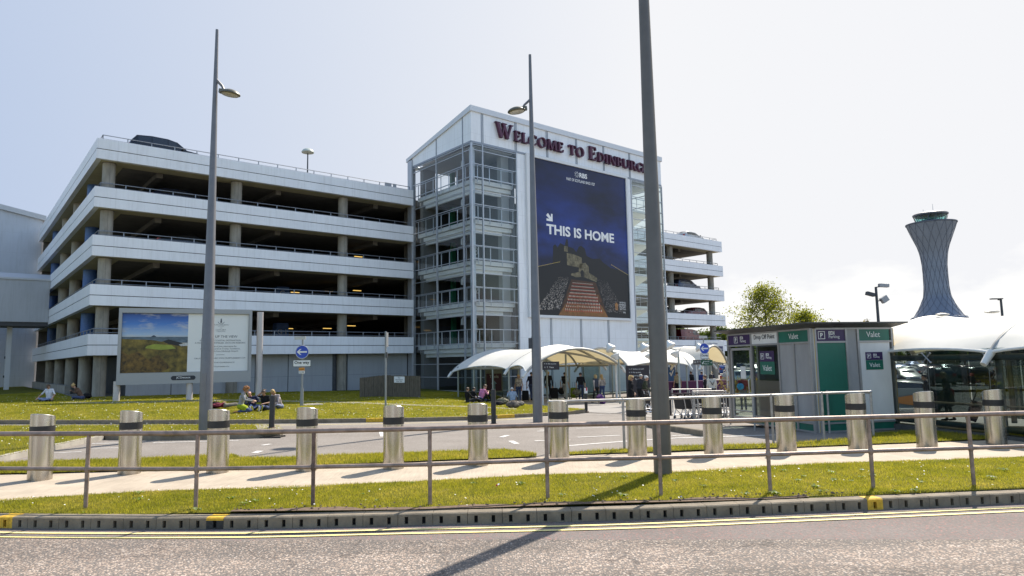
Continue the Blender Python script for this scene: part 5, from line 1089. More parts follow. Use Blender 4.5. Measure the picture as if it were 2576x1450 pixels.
m = MB(); m.prism([(-.08,.65),(.08,.65),(.08,1.0),(.2,1.0),(0,1.22),(-.2,1.0),(-.08,1.0)], (0,-.051,0), X3, Z3, Y3, -.004); m.build('arrow', mat('taxi_arrow', (.25,.36,.45), .5), tb)
board('blue_check_board', 'blue board with a white tick behind the purple barrier', 'sign', (1691,992), .62, .9, 2.05, mat('check_blue', (.02,.08,.22), .5), [], legs=True)
cb = [q for q in COL.objects if q.name.startswith('blue_check_board') and q.parent is None][0]; m = MB(); m.prism([(-.18,1.62),(-.11,1.68),(-.04,1.5),(.14,1.86),(.20,1.83),(-.03,1.34)], (0,-.046,0), X3, Z3, Y3, .004); m.build('tick', EW, cb)
# signs near the far one way sign
fs = aty(1773,905,43); fs.z = g(fs.x, 43)
o = thing('direction_sign', 'dark brown finger sign pointing right, half hidden by the green assembly point sign', 'sign', fs + Vector((0,.3,0)), 0)
m = MB(); m.box((-.66,-.03,2.30), (.25,.03,2.60)); m.build('panel', mat('finger_brown', (.10,.085,.08), .5), o); txt('lettering', '\u2192 T Ter', o, (-.62,-.034,2.40), X3, Z3, h=.12, m=EW, align='LEFT'); m = MB(); m.cyl((-.45,.04,-.1), (-.45,.04,2.55), .045, .045, 10); m.build('post', RIBW, o, True)
o = thing('assembly_sign', 'green assembly point sign with a white tick below the far one way plate', 'sign', fs - Vector((-.08,.12,0)), 0)
m = MB(); m.box((-.36,-.03,2.24), (.36,.03,2.58)); m.build('panel', mat('assembly_green', (.012,.07,.035), .5), o); txt('lettering', 'Assembly', o, (-.15,-.034,2.44), X3, Z3, w=.31, h=.08, m=EW, align='LEFT'); txt('lettering', 'Point 1', o, (-.15,-.034,2.31), X3, Z3, w=.24, h=.075, m=EW, align='LEFT'); txt('lettering', '\u2192', o, (.27,-.034,2.37), X3, Z3, w=.13, h=.09, m=EW)
m = MB(); m.prism([(x*.58, 2.41+(z-2.17)*.6) for x, z in ((-.55,2.17),(-.49,2.22),(-.45,2.12),(-.33,2.36),(-.29,2.34),(-.44,2.0))], (0,-.034,0), X3, Z3, Y3, .004); m.build('tick', EW, o); m = MB(); m.cyl((-.22,.04,-.1), (-.22,.04,2.55), .04, .04, 10); m.build('post', RIBW, o, True)
oneway('distant blue round arrow sign over a one way plate above the assembly sign', fs + Vector((.06,.2,0)), .98, 3.30, 2.83, 0, 0., .62, R(20))
# white floodlights on posts along the canopy
def flood(label, px, h, two=True, head=1.):
    p = px if isinstance(px, Vector) else G(*px); o = thing('floodlight', label, 'floodlight', p, 0, 'white floodlights along the canopy'); m = MB(); m.cyl((0,0,-.1), (0,0,h), .055, .05, 10); m.build('pole', GREENPOST, o, True)
    def hd(c, d, s):
        M = Matrix.Translation(c) @ Vector(d).to_track_quat('Z','Y').to_matrix().to_4x4(); mb = MB(); n = 14; pr = [(0,-.30),(.10,-.28),(.15,-.16),(.27,-.02),(.28,.05),(.24,.09),(.13,.10),(0,.11)]; vs = []
        for r_, z in pr: vs += [M @ Vector((r_*s*math.cos(2*math.pi*k/n), r_*s*math.sin(2*math.pi*k/n), z*s)) for k in range(n)]
        mb.add(vs, [(i*n+j, i*n+(j+1)%n, (i+1)*n+(j+1)%n, (i+1)*n+j) for i in range(len(pr)-1) for j in range(n)]); return mb.build('lamp_head', mat('flood_white', (.66,.65,.62), .4), o, True)
    hd((-.45,0,h+.22), (.45,-.3,-.8), head*1.15)
    if two: hd((-.22,-.1,h-.18), (-.35,.1,.85), head*.95)
    m = MB(); m.tube([(0,0,h-.05), (-.25,0,h+.02), (-.45,0,h+.1)], .035, 6); m.build('bracket', GREENPOST, o); return o
flood('white twin floodlight just left of the thickest lamp post, by the tall canopy post', (1560,1016), 3.0)
flood('white twin floodlight half hidden behind the thickest lamp post', (1647,1018), 3.0)
flood('white twin floodlight on the post in front of the right canopy humps', (1712,1020), 3.1)
flood('white floodlight partly behind the distant one way sign', Vector((aty(1779,905,44.6).x, 44.6, g(12.6,44.6))), 3.15)
# ---- glass shelter at right
W0 = at(2267, 1078.5, -.05); tW_ = [-.28, 3.05, 6.3]
sh = thing('glass_shelter', 'large glass walled shelter under a white tensile roof at the right edge', 'shelter', (0,0,0))
def S(k, j, z): return W0 - E2*k + E1*j + Vector((0,0,z+.05))
vault(sh, [S(k, -.06, 2.03) for k in (-4.6,-.95,3.02,6.9)], [S(k, 4.95, 2.03) for k in (-4.6,-.95,3.02,6.9)], [1.1,1.14,1.16,1.18], nm='membrane', sag=.20, scal=.10, inset=.008)
SHG = glass('shelter_wall_glass', (.36,.43,.42), .9, 0., .05)
for a, b in ((-.6,1.1), (1.1,2.9), (2.9,4.6), (4.6,6.3)): gpane(sh, S(a,0,0), S(b,0,0), .03, 2.12, SHG)
for a, b in ((-.6,2.9), (2.9,6.3)): gpane(sh, S(a,4.6,0), S(b,4.6,0), .03, 2.12, SHG)
for k in (-.45, 2.95, 6.2): m = MB(); m.cyl(S(k,.25,-.1), S(k,.25,2.2), .075, .075, 12); m.build('post', TUBEG, sh, True); m = MB(); m.cyl(S(k,4.4,-.1), S(k,4.4,2.2), .075, .075, 12); m.build('post', TUBEG, sh, True)
for j, z in ((.12, 1.90), (.12, .20), (4.5, 1.9), (4.5, .2)): m = MB(); m.cyl(S(-.6,j,z), S(6.3,j,z), .075, .075, 12); m.build('tube', TUBEG, sh, True)
m = MB(); a = [S(-.6,-.05,-.1), S(6.3,-.05,-.1), S(6.3,.3,-.1), S(-.6,.3,-.1)]; m.add(a + [p + Z3*.17 for p in a], [(3,2,1,0),(4,5,6,7),(0,1,5,4),(1,2,6,5),(2,3,7,6),(3,0,4,7)]); m.build('plinth', mat('plinth_dark', (.08,.08,.075), .8, var=.2), sh)
SPID = mat('spider_steel', (.42,.42,.42), .35, .7)
for k in (1.1, 2.9, 4.6):
    for z in (1.90, .20):
        m = MB(); c = S(k, -.03, z)
        for dx in (-.13,.13):
            for dz in (-.12,.12): e_ = c - E2*dx + Z3*dz; m.cyl(c, e_, .018, .014, 6); m.ball(e_, .032, 8, 6)
        m.build('glass_fixing', SPID, sh, True)
    m = MB(); m.cyl(S(k,.004,.03), S(k,.004,2.12), .008, .008, 6); m.build('pane_joint', TUBEG, sh)
m = MB(); m.cyl(S(-.6,1.4,.62), S(6.3,1.4,.62), .035, .035, 8); m.build('bench_rail', PALER, sh, True)
RS = glass('darkening_sheet_glass', (.16,.19,.20), .7, .05, .05)
for k0, k1 in ((-3.9,-2.2),(-2.16,-.4),(-.36,1.6),(1.64,3.6),(3.64,6.4)): m = MB(); m.add([S(k0,4.75,0), S(k1,4.75,0), S(k1,4.75,2.1), S(k0,4.75,2.1)], [(0,1,2,3)]); m.build('darkening_sheet', RS, sh)  # dark sheets added behind the rear panes to dim the view through the shelter
hs = thing('hanging_sign', 'dark parking sign seen from behind under the shelter roof', 'sign', S(.55, 1.2, 1.72), EANG)
m = MB(); m.box((-.75,-.03,0), (.35,.03,.26)); m.build('panel', mat('sign_back', (.07,.08,.085), .5), hs); txt('lettering', 'P', hs, (.18,-.034,.05), Vector((-1,0,0)), Z3, h=.15, m=DIM); txt('lettering', 'EDI\nParking', hs, (-.25,-.034,.04), Vector((-1,0,0)), Z3, h=.19, m=DIM)
for j, nm_ in ((.9,'lamp on'), (1.9,'lamp beside')): pass
m = MB()
for k, j in ((-.6, 2.3), (.5, 2.9)): m.ball(S(k, j, 3.17), (.22,.12,.045), 12, 6)
m.build('roof_vent', RIBM, sh, True)
# ---- purple barrier with hedge behind
pu0, pu1 = G(1655,1030), G(1845,1030); pu0 = G(1652,997); pu1 = G(1856,993)
ph_ = thing('hoarding', 'low purple hoarding between the canopy and the trolleys', 'barrier', pu0); PUR = mat('hoarding_purple', (.085,.006,.075), .5, var=.25, vscale=2)
Lp = (pu1-pu0).length; m = MB(); M = Matrix.Rotation(math.atan2(pu1.y-pu0.y, pu1.x-pu0.x), 4, 'Z'); m.box((0,-.05,-.2),(Lp*.2,.05,.98), M); m.box((Lp*.2,-.2,0),(Lp*.22,.06,.97), M); m.box((Lp*.22,-.03,0),(Lp,.08,.98), M); m.build('panel', PUR, ph_); m = MB(); m.box((-.02,-.08,.985),(Lp,.10,1.03), M); m.build('coping', mat('hoarding_top', (.30,.14,.24), .5), ph_)
# ================================================================== people
SKIN = mat('skin', (.42,.235,.155), .55, var=.08, vscale=12); SKINR = mat('skin_red', (.46,.22,.15), .55, var=.1, vscale=12); EYE = mat('eye_dark', (.02,.015,.012), .3); LIP = mat('lips', (.30,.09,.07), .5); SHADES = mat('dark_lenses', (.008,.008,.01), .15)
def cloth(nm, c, var=.22): return mat(nm, c, .85, var=var, vscale=9, spec=.2)
def seg_d(P, a, b, ra, rb):
    ab = b-a; t = np.clip(((P-a)@ab)/max(1e-9, ab@ab), 0, 1); q = a + t[:,None]*ab; return np.linalg.norm(P-q, axis=1) - (ra+(rb-ra)*t)
def person(label, loc, yaw, J, clothes, hair=None, scale=1., extra=None, group=None, glasses=False, vox=.0105, skirt=None):
    """J: joints in metres (x right, y the way the person faces, z up); clothes: material for top, legs, shoes, sleeves"""
    o = thing('person', label, 'person', loc, yaw, group)
    top, leg, shoe = clothes['top'], clothes['leg'], clothes['shoe']; skin = clothes.get('skin', SKIN); fore = clothes.get('fore', skin); shin = clothes.get('shin', leg); upper = clothes.get('upper', top)
    J = {k: np.array(v, float)*scale for k, v in J.items()}; s = scale; Q = []
    def cap(a, b, ra, rb, m): Q.append((J[a] if isinstance(a, str) else np.array(a, float), J[b] if isinstance(b, str) else np.array(b, float), ra*s, rb*s, m))
    pel, che, nek, hed = J['pelvis'], J['chest'], J['neck'], J['head']
    rx = J['shR']-J['shL']; rx /= np.linalg.norm(rx); up = che-pel; up /= np.linalg.norm(up); fw = np.cross(up, rx)
    hx = J['hipR']-J['hipL']; hx /= np.linalg.norm(hx)
    for sg in (-1, 1):
        cap(pel+sg*hx*.065*s, pel+(che-pel)*.45+sg*rx*.055*s, .115, .10, top); cap(pel+(che-pel)*.45+sg*rx*.055*s, che+sg*rx*.085*s, .10, .115, top); cap(che+sg*rx*.085*s, che+sg*rx*.10*s+up*.10*s, .112, .075, top)
    cap('shL', 'shR', .072, .072, top); cap(pel-hx*.08*s, pel+hx*.08*s, .118, .118, clothes.get('hip', leg)); cap(che+up*.05*s, nek, .075, .054, top); cap(nek, hed-(hed-nek)*.35, .052, .05, skin)
    # head: cranium, face, jaw, nose, ears, eyes, mouth
    hu = hed-nek; hu /= np.linalg.norm(hu); hf = J.get('look'); hf = np.array(hf, float)/s if hf is not None else fw.copy(); hf = hf - hu*(hf@hu); hf /= np.linalg.norm(hf); hr = np.cross(hf, hu)
    H = lambda x, y, z: hed + (hr*x + hf*y + hu*z)*s
    for a, b, ra, rb in (((0,-.02,.03),(0,.02,.035),.083,.078), ((0,.03,-.02),(0,.045,-.06),.066,.045), ((-.02,.03,-.06),(.02,.03,-.06),.045,.045)): cap(H(*a), H(*b), ra, rb, skin)
    cap(H(0,.092,.005), H(0,.108,-.028), .010, .014, skin)
    for sg in (-1, 1): cap(H(sg*.078,-.005,.015), H(sg*.080,-.012,-.025), .014, .011, skin)
    if glasses: cap(H(-.05,.088,.022), H(-.018,.093,.020), .022, .024, SHADES); cap(H(.05,.088,.022), H(.018,.093,.020), .022, .024, SHADES)
    else:
        for sg in (-1, 1): cap(H(sg*.031,.087,.018), H(sg*.034,.086,.018), .011, .011, EYE)
    cap(H(-.02,.083,-.058), H(.02,.083,-.058), .009, .009, LIP)
    for c in 'LR':
        sg = -1 if c == 'L' else 1
        sh, el, ha = J['sh'+c], J['el'+c], J['ha'+c]; cap(sh, sh+(el-sh)*.55, .058, .048, upper if upper is not None else top); cap(sh+(el-sh)*.5, el, .047, .041, clothes.get('elbow', upper)); cap(el, ha, .040, .028, fore)
        d = ha-el; d /= np.linalg.norm(d); sd = np.cross(d, np.array([0,0,1.])); sd = sd/np.linalg.norm(sd) if np.linalg.norm(sd) > .2 else rx.copy()
        nr = np.cross(sd, d); k0 = ha + d*.02*s; k1 = ha + d*.085*s
        for w in (-.024, 0, .024): cap(k0+sd*w*.7*s, k1+sd*w*s, .018, .017, skin)
        for i, (w, ln) in enumerate(((-.033,.062),(-.011,.075),(.011,.078),(.033,.068))):
            b0 = k1+sd*w*s; m1 = b0 + (d*.8 - nr*.35)*ln*.55*s; cap(b0, m1, .0105, .0098, skin); cap(m1, m1+(d*.45 - nr*.8)*ln*.5*s, .0098, .0085, skin)
        tb = ha + d*.03*s - sd*sg*.028*s; t1 = tb + (d*.6 - sd*sg*.75)*.045*s; cap(tb, t1, .014, .012, skin); cap(t1, t1+(d*.9 - nr*.4)*.032*s, .012, .010, skin)
        hp, kn, an, to = J['hip'+c], J['kn'+c], J['an'+c], J['to'+c]; cap(hp, kn, .088, .058, leg); cap(kn, kn+(an-kn)*.35, .056, .056, leg); cap(kn+(an-kn)*.3, an, .056, .040, shin)
        cap(an-np.array([0,0,.025*s]), to, .045, .034, shoe); hl = an-(to-an)*.22; cap(an-np.array([0,0,.02*s]), hl-np.array([0,0,.03*s]), .042, .034, shoe)
    if skirt:
        for sg in (-1, 1): cap(pel+sg*hx*.07*s, (J['knL']+J['knR'])/2+sg*hx*.09*s + (pel-(J['knL']+J['knR'])/2)*(1-skirt), .125, .125, clothes.get('skirt', top))
    for q in (extra or []): cap(*q)
    mb = MB()
    for a, b, ra, rb, _ in Q:
        a, b = Vector(a), Vector(b)
        if (b-a).length > 1e-4: mb.cyl(a, b, ra, rb, 10, True)
        mb.ball(a, ra, 10, 7); mb.ball(b, rb, 10, 7)
    t_ = mb.build('tmp', SKIN); md = t_.modifiers.new('r', 'REMESH'); md.mode = 'VOXEL'; md.voxel_size = vox*s; md.use_smooth_shade = True
    sm_ = t_.modifiers.new('s', 'SMOOTH'); sm_.factor = .5; sm_.iterations = 3
    dg = bpy.context.evaluated_depsgraph_get(); dg.update(); me = bpy.data.meshes.new_from_object(t_.evaluated_get(dg)); old = t_.data; bpy.data.objects.remove(t_); bpy.data.meshes.remove(old)
    me.name = 'body'; me.materials.clear(); ms = []
    for q in Q:
        if q[4] not in ms: ms.append(q[4])
    for m in ms: me.materials.append(m)
    nf = len(me.polygons); C = np.empty(nf*3, 'f'); me.polygons.foreach_get('center', C); C = C.reshape(-1, 3).astype(float); best = np.full(nf, 9.); idx = np.zeros(nf, int)
    for a, b, ra, rb, m in Q:
        d = seg_d(C, a, b, ra, rb); w = d < best; best[w] = d[w]; idx[w] = ms.index(m)
    me.polygons.foreach_set('material_index', idx.astype('i')); me.polygons.foreach_set('use_smooth', [True]*nf)
    bo = bpy.data.objects.new('body', me); COL.objects.link(bo); bo.parent = o
    if hair:
        hm, style = hair; mb = MB(); rr = random.Random(hash(label) % 999 if False else len(label)*7); n, mm = 16, 12; F = lambda v: tuple(Vector(v))
        ln = {'short': .0, 'bob': .09, 'long': .22, 'curly': .05, 'bun': .03, 'fringe': .02}.get(style, 0.)
        vs = []; fs = []; Rw = .098 if style != 'curly' else .118; 
        for i in range(mm+1):
            th = math.pi*i/mm*.66
            for j in range(n):
                a = 2*math.pi*j/n; back = -math.cos(a)                # a = 0 looks forward
                lim = 1. if back > -.25 else .62                      # leave the face free
                t2 = th*lim; r = Rw*(1+rr.uniform(-.05,.07)*(2.2 if style == 'curly' else 1))
                x, y, z = r*.93*math.sin(t2)*math.sin(a), r*1.08*math.sin(t2)*math.cos(a)-.008, r*math.cos(t2)+.028
                if back > -.2 and i > mm*.75: z -= ln*(i-mm*.75)/(mm*.25); x *= 1-.15*ln; y -= .0
                vs.append(F(H(x, y, z)))
        fs = [(i*n+j, i*n+(j+1)%n, (i+1)*n+(j+1)%n, (i+1)*n+j) for i in range(mm) for j in range(n)]
        mb.add(vs, fs)
        if style == 'bun': mb.ball(H(0,-.07,.10), .05*s, 10, 7)
        if style == 'tail': mb.tube([H(0,-.09,.05), H(0,-.14,.0), H(0,-.135,-.10), H(0,-.12,-.22)], [.028*s,.035*s,.03*s,.012*s], 8)
        ho = mb.build('hair', hm, o, True); sd_ = ho.modifiers.new('t', 'SOLIDIFY'); sd_.thickness = .012*s
    return o
def stand(stride=.0, armL=(.0, .0), armR=(.0, .0), bend=0., lean=0., h=1.72, wide=.09, look=None, elb=None):
    """a standing or striding pose: stride in metres, arm = (forward, outward) of the hand, elb = extra elbow bend per side"""
    f = h/1.72; s = stride
    J = dict(pelvis=(0,0,.93), chest=(0,.02+lean*.5,1.28), neck=(0,.03+lean*.9,1.47), head=(0,.05+lean*1.05,1.60), shL=(-.17,.02+lean*.75,1.41), shR=(.17,.02+lean*.75,1.41), hipL=(-.09,0,.90), hipR=(.09,0,.90))
    for c, sg, st in (('L',-1,s*.5), ('R',1,-s*.5)):
        J['kn'+c] = (sg*wide, st*.55+.03+(.05 if st < 0 else 0), .50); J['an'+c] = (sg*wide, st, .09+(.05 if st < -.1 else 0)); J['to'+c] = (sg*wide*1.15, st+.16, .04)
    for c, sg, (fw_, ow) in (('L',-1,armL), ('R',1,armR)):
        hz = .82 + abs(fw_)*.45
        J['el'+c] = (sg*(.23+ow*.5), -.03+fw_*.35+lean*.5, 1.13); J['ha'+c] = (sg*(.22+ow), .05+fw_+lean*.4, hz)
    if elb:
        for c, p in elb.items(): J['ha'+c] = p[:3] if len(p) == 3 else p[3:6]; J['el'+c] = J['el'+c] if len(p) == 3 else p[:3]
    J = {k: tuple(np.array(v)*f) for k, v in J.items()}
    if look: J['look'] = look
    return J
def sit(kind='cross', lean=.1, look=None, haL=None, haR=None, elL=None, elR=None):
    J = dict(pelvis=(0,0,.12), chest=(0,.02+lean,.48), neck=(0,.05+lean*1.6,.66), head=(0,.10+lean*1.9,.79), shL=(-.17,.02+lean*1.4,.61), shR=(.17,.02+lean*1.4,.61), hipL=(-.10,.03,.12), hipR=(.10,.03,.12))
    if kind == 'cross':
        J.update(knL=(-.36,.33,.16), knR=(.36,.33,.16), anL=(.08,.44,.08), anR=(-.08,.40,.10), toL=(.22,.46,.06), toR=(-.22,.44,.06))
        J.update(elL=(-.36,.12,.38), elR=(.36,.12,.38), haL=(-.40,.36,.20), haR=(.40,.36,.20))
    elif kind == 'kneesup':
        J.update(knL=(-.14,.42,.46), knR=(.14,.42,.46), anL=(-.13,.62,.09), anR=(.13,.62,.09), toL=(-.14,.80,.05), toR=(.14,.80,.05), elL=(-.26,.30,.42), elR=(.26,.30,.42), haL=(-.10,.48,.55), haR=(.10,.48,.55))
    elif kind == 'legsout':
        J.update(knL=(-.16,.48,.22), knR=(.16,.46,.24), anL=(-.20,.90,.09), anR=(.16,.88,.09), toL=(-.24,.96,.22), toR=(.20,.94,.22), elL=(-.30,.14,.36), elR=(.30,.14,.36), haL=(-.14,.42,.32), haR=(.14,.42,.32))
    elif kind == 'kneel':
        J = {k: (v[0], v[1], v[2]+.16) for k, v in J.items()}
        J.update(knL=(-.12,.40,.10), knR=(.14,.38,.10), anL=(-.12,-.06,.08), anR=(.14,-.06,.08), toL=(-.13,-.24,.05), toR=(.15,-.24,.05), elL=(-.26,.22,.56), elR=(.26,.20,.54), haL=(-.14,.48,.50), haR=(.16,.46,.48))
    for k, v in (('haL',haL),('haR',haR),('elL',elL),('elR',elR)):
        if v: J[k] = v
    if look: J['look'] = look
    return J
HB_, HBLOND, HGREY, HWHITE, HRED, HDARK = (mat('hair_'+n, c, .6, var=.35, vscale=30) for n, c in (('brown', (.07,.04,.022)), ('blond', (.42,.28,.11)), ('grey', (.35,.33,.30)), ('white', (.55,.53,.50)), ('ginger', (.26,.10,.025)), ('dark', (.02,.014,.012))))
JEAN = cloth('denim_blue', (.055,.075,.16)); PJEAN = cloth('denim_pale', (.20,.23,.34)); BLACKC = cloth('cloth_black', (.012,.012,.014)); DKC = cloth('cloth_charcoal', (.03,.03,.035)); SHOEB = cloth('shoe_black', (.015,.013,.012)); SHOEW = cloth('shoe_pale', (.5,.47,.44)); SHOEY = cloth('shoe_lime', (.40,.38,.05)); SHOET = cloth('shoe_tan', (.32,.17,.06))
WHC = cloth('cloth_white', (.60,.60,.66), .1); PINK = cloth('cloth_pink', (.62,.22,.36), .12); BROWN = cloth('cloth_brown', (.12,.075,.055)); NAVY = cloth('cloth_navy', (.018,.02,.05)); GREYC = cloth('cloth_grey', (.27,.27,.28)); LIME = cloth('cloth_lime', (.30,.36,.02)); STRIPE = cloth('cloth_striped', (.40,.34,.34), .5); MAR = cloth('cloth_maroon', (.14,.02,.035)); KHAKI = cloth('cloth_khaki', (.20,.175,.14)); CREAM = cloth('cloth_cream', (.52,.49,.43), .12); OLIVE = cloth('cloth_olive', (.045,.05,.03)); BEIGE = cloth('cloth_beige', (.27,.21,.13)); BLUEC = cloth('cloth_blue', (.03,.05,.22)); FLORAL = cloth('cloth_floral', (.38,.33,.30), .6); PALEB = cloth('cloth_pale_blue', (.30,.36,.46))
def gl(px, py): return G(px, py, LAWN_DZ)
def face(px): return R(px)                                    # yaw: 0 faces away from the camera, 180 faces it
# on the lawn, left
person('man in white T-shirt and sunglasses sitting cross legged on the lawn', gl(124,1010), R(180), sit('cross', .02), dict(top=WHC, leg=PJEAN, shoe=SHOEB), (HB_, 'short'), glasses=True)
person('blond person in brown jumper sitting sideways by the car park columns, eating', gl(206,1006), R(100), sit('cross', .20, haL=(-.08,.52,.52), haR=(.06,.55,.50), elL=(-.22,.28,.40), elR=(.22,.28,.40)), dict(top=BROWN, leg=JEAN, shoe=SHOEW, fore=BROWN), (HBLOND, 'bun'))
# group at the sign post
person('kneeling person with bushy ginger hair, grey top and lime jacket round the waist', gl(604,1040), R(-75), sit('kneel', .06), dict(top=GREYC, leg=JEAN, shoe=SHOET, hip=LIME, skirt=LIME, fore=GREYC), (HRED, 'curly'), 1.04, skirt=.45)
p_ = gl(566,1028); lying = dict(pelvis=(0,0,.14), chest=(0,-.36,.17), neck=(0,-.55,.17), head=(0,-.69,.20), shL=(-.17,-.50,.16), shR=(.17,-.50,.16), hipL=(-.09,.03,.13), hipR=(.09,.03,.13), knL=(-.12,.46,.20), knR=(.12,.46,.16), anL=(-.14,.86,.08), anR=(.12,.88,.08), toL=(-.18,.94,.18), toR=(.16,.96,.18), elL=(-.30,-.26,.14), elR=(.30,-.26,.14), haL=(-.14,-.10,.26), haR=(.14,-.08,.26), look=(0,.3,1))
person('person in maroon top and khaki trousers lying on the lawn behind a bollard', p_, R(-65), lying, dict(top=MAR, leg=KHAKI, shoe=SHOEB, fore=MAR), (HDARK, 'short'))
rec = sit('legsout', -.10, haL=(-.05,.34,.40), haR=(.12,.40,.36)); rec.update(chest=(.03,-.10,.44), neck=(.08,-.12,.60), head=(.14,-.10,.72), shL=(-.13,-.12,.58), shR=(.22,-.10,.53), elL=(-.28,.06,.38), elR=(.34,.08,.30), look=(.4,.8,-.5))
person('bald man in navy fleece reclining on the lawn with lime soled shoes', gl(636,1033), R(-150), rec, dict(top=NAVY, leg=PJEAN, shoe=SHOEY, fore=NAVY, skin=SKINR), None)
person('woman in black top with her hand raised to her hair, sitting on the lawn', gl(668,1033), R(170), sit('legsout', .05, haR=(.06,.14,.86), elR=(.26,.22,.66), look=(-.2,.9,-.5)), dict(top=BLACKC, leg=JEAN, shoe=SHOEW), (HB_, 'bun'))
person('blond person in striped top bending forward over their knees on the lawn', gl(704,1029), R(160), sit('legsout', .22, haL=(-.12,.70,.22), haR=(.14,.66,.24), elL=(-.26,.44,.32), elR=(.26,.42,.32), look=(0,.6,-.8)), dict(top=STRIPE, leg=PJEAN, shoe=SHOEW, fore=STRIPE, shin=SKIN), (HBLOND, 'bob'))
# group before the canopy
person('man in a pink shirt sitting on the lawn behind a bollard, knees drawn up', gl(1208,1013), R(-50), sit('kneesup', .12, look=(.2,.9,0)), dict(top=PINK, leg=BLACKC, shoe=SHOEB), (HB_, 'short'), 1.08)
person('dark haired person in black leaning back on the lawn, left of the man in pink', gl(1177,1014), R(-60), sit('legsout', -.06), dict(top=BLACKC, leg=DKC, shoe=SHOEB, fore=BLACKC), (HB_, 'short'), .92)
person('dark haired person in black jacket with white collar, next to the man in pink', gl(1190,1013), R(-55), sit('legsout', -.02), dict(top=BLACKC, leg=JEAN, shoe=SHOEB, fore=WHC), (HDARK, 'short'), .92)
person('white haired man in pale shirt sitting on the lawn before the glass, back turned', gl(1290,1015), R(10), sit('legsout', .05, haL=(-.22,.34,.60), elL=(-.30,.10,.40)), dict(top=PALEB, leg=KHAKI, shoe=SHOEB, fore=PALEB), (HWHITE, 'short'), .95)
# walkers under the canopy
def fl(px, py): return G(px, py)
person('blond woman in white patterned top behind the canopy glass', fl(1306,1012), R(160), stand(.1, (.05,.02), (.05,.02), h=1.66), dict(top=FLORAL, leg=JEAN, shoe=SHOEB), (HBLOND, 'long'))
person('man in dark blue shirt behind the canopy glass, beside the middle lamp post', fl(1337,1009), R(-30), stand(.3, (-.1,.05), (.1,.05), h=1.8), dict(top=NAVY, leg=JEAN, shoe=SHOEB), (HDARK, 'short'))
person('tall man in black jacket seen from behind, beside a black suitcase', fl(1380,1006), R(-12), stand(.15, (.05,.0), (-.02,.05), h=1.82), dict(top=BLACKC, leg=BLACKC, shoe=SHOEB, fore=BLACKC), (HBLOND, 'short'))
person('person in dark vest with blue sleeves carrying a black bag under the canopy', fl(1421,1005), R(-35), stand(.42, (-.05,.06), (.05,.05), h=1.76), dict(top=BLACKC, leg=GREYC, shoe=SHOEB, upper=PALEB), (HDARK, 'short'))
person('man in black T-shirt walking away with a patterned holdall', fl(1462,1012), R(-8), stand(.28, (-.02,.04), (.02,.04), h=1.80), dict(top=BLACKC, leg=cloth('denim_dark', (.03,.04,.075)), shoe=SHOEB), (HDARK, 'short'))
person('blond woman in grey gilet with floral sleeves pulling a purple case', fl(1501,1014), R(35), stand(.40, (-.16,.03), (.10,.02), h=1.68), dict(top=cloth('gilet_grey', (.05,.055,.07)), leg=BLACKC, shoe=SHOEB, upper=FLORAL, fore=FLORAL), (HBLOND, 'bob'))
person('long haired blond woman in denim walking beyond the woman with the purple case', fl(1516,1009), R(20), stand(.3, (.0,.02), (.16,.06), h=1.66), dict(top=FLORAL, leg=JEAN, shoe=SHOEB, fore=FLORAL), (HBLOND, 'long'))
# couple and the man at the totem
person('woman with curly blond hair, sunglasses and long black coat walking right', fl(1588,1034), R(-118), stand(.34, (.06,.02), (.22,.03), h=1.60), dict(top=BLACKC, leg=BLACKC, shoe=SHOEB, fore=BLACKC), (HBLOND, 'curly'), 1.02, glasses=True, skirt=.35)
person('white haired old man in dark green jacket pushing a trolley', fl(1622,1034), R(-110), stand(.3, (.28,.0), (.30,.0), h=1.60, lean=.08), dict(top=OLIVE, leg=DKC, shoe=SHOEB, fore=OLIVE), (HWHITE, 'short'), 1.02)
person('grey haired man in dark jacket reading the black totem', fl(1611,1026), R(-60), stand(.1, (.05,.0), (.05,.0), h=1.70, lean=.05), dict(top=DKC, leg=BLACKC, shoe=SHOEB, fore=DKC), (HGREY, 'short'))
person('man in beige shirt standing by the floodlight post before the purple hoarding', fl(1706,1001), R(20), stand(.12, (.02,.04), (.03,.10), h=1.76), dict(top=BEIGE, leg=BLACKC, shoe=SHOEB), (HB_, 'short'))
person('fair woman with a ponytail in dark blue, beyond the purple hoarding', fl(1792,990), R(10), stand(.1, (.05,.0), (.05,.0), h=1.70), dict(top=NAVY, leg=BLACKC, shoe=SHOEB, fore=NAVY), (HBLOND, 'tail'))
person('short haired man in black jacket behind the trolleys, facing left', fl(1779,1024), R(60), stand(.1, (.1,.0), (.1,.0), h=1.68), dict(top=BLACKC, leg=DKC, shoe=SHOEB, fore=BLACKC), (HB_, 'short'))
cj = person('person in cream jacket with dark straps behind the trolleys, back turned', fl(1794,1026), R(-5), stand(.1, (.12,.0), (.12,.0), h=1.66, lean=.05), dict(top=CREAM, leg=DKC, shoe=SHOEB, fore=CREAM), (HDARK, 'bob'), 1.04)
m = MB(); m.tube([(-.14,.06,1.44),(-.08,-.10,1.32),(.02,-.125,1.16)], .014, 6); m.tube([(.14,.06,1.44),(.09,-.10,1.32),(-.01,-.125,1.16)], .014, 6); m.build('strap', BLACKC, cj)
person('man in black standing in the far canopy doorway', fl(1742,992), R(40), stand(.1, h=1.76), dict(top=BLACKC, leg=BLACKC, shoe=SHOEB, fore=BLACKC), (HDARK, 'short'))
person('person in bright blue top near the post of the assembly sign', fl(1767,992), R(-40), stand(.1, (.15,.0), (.15,.0), h=1.72), dict(top=BLUEC, leg=JEAN, shoe=SHOEB, fore=BLUEC), (HB_, 'short'))
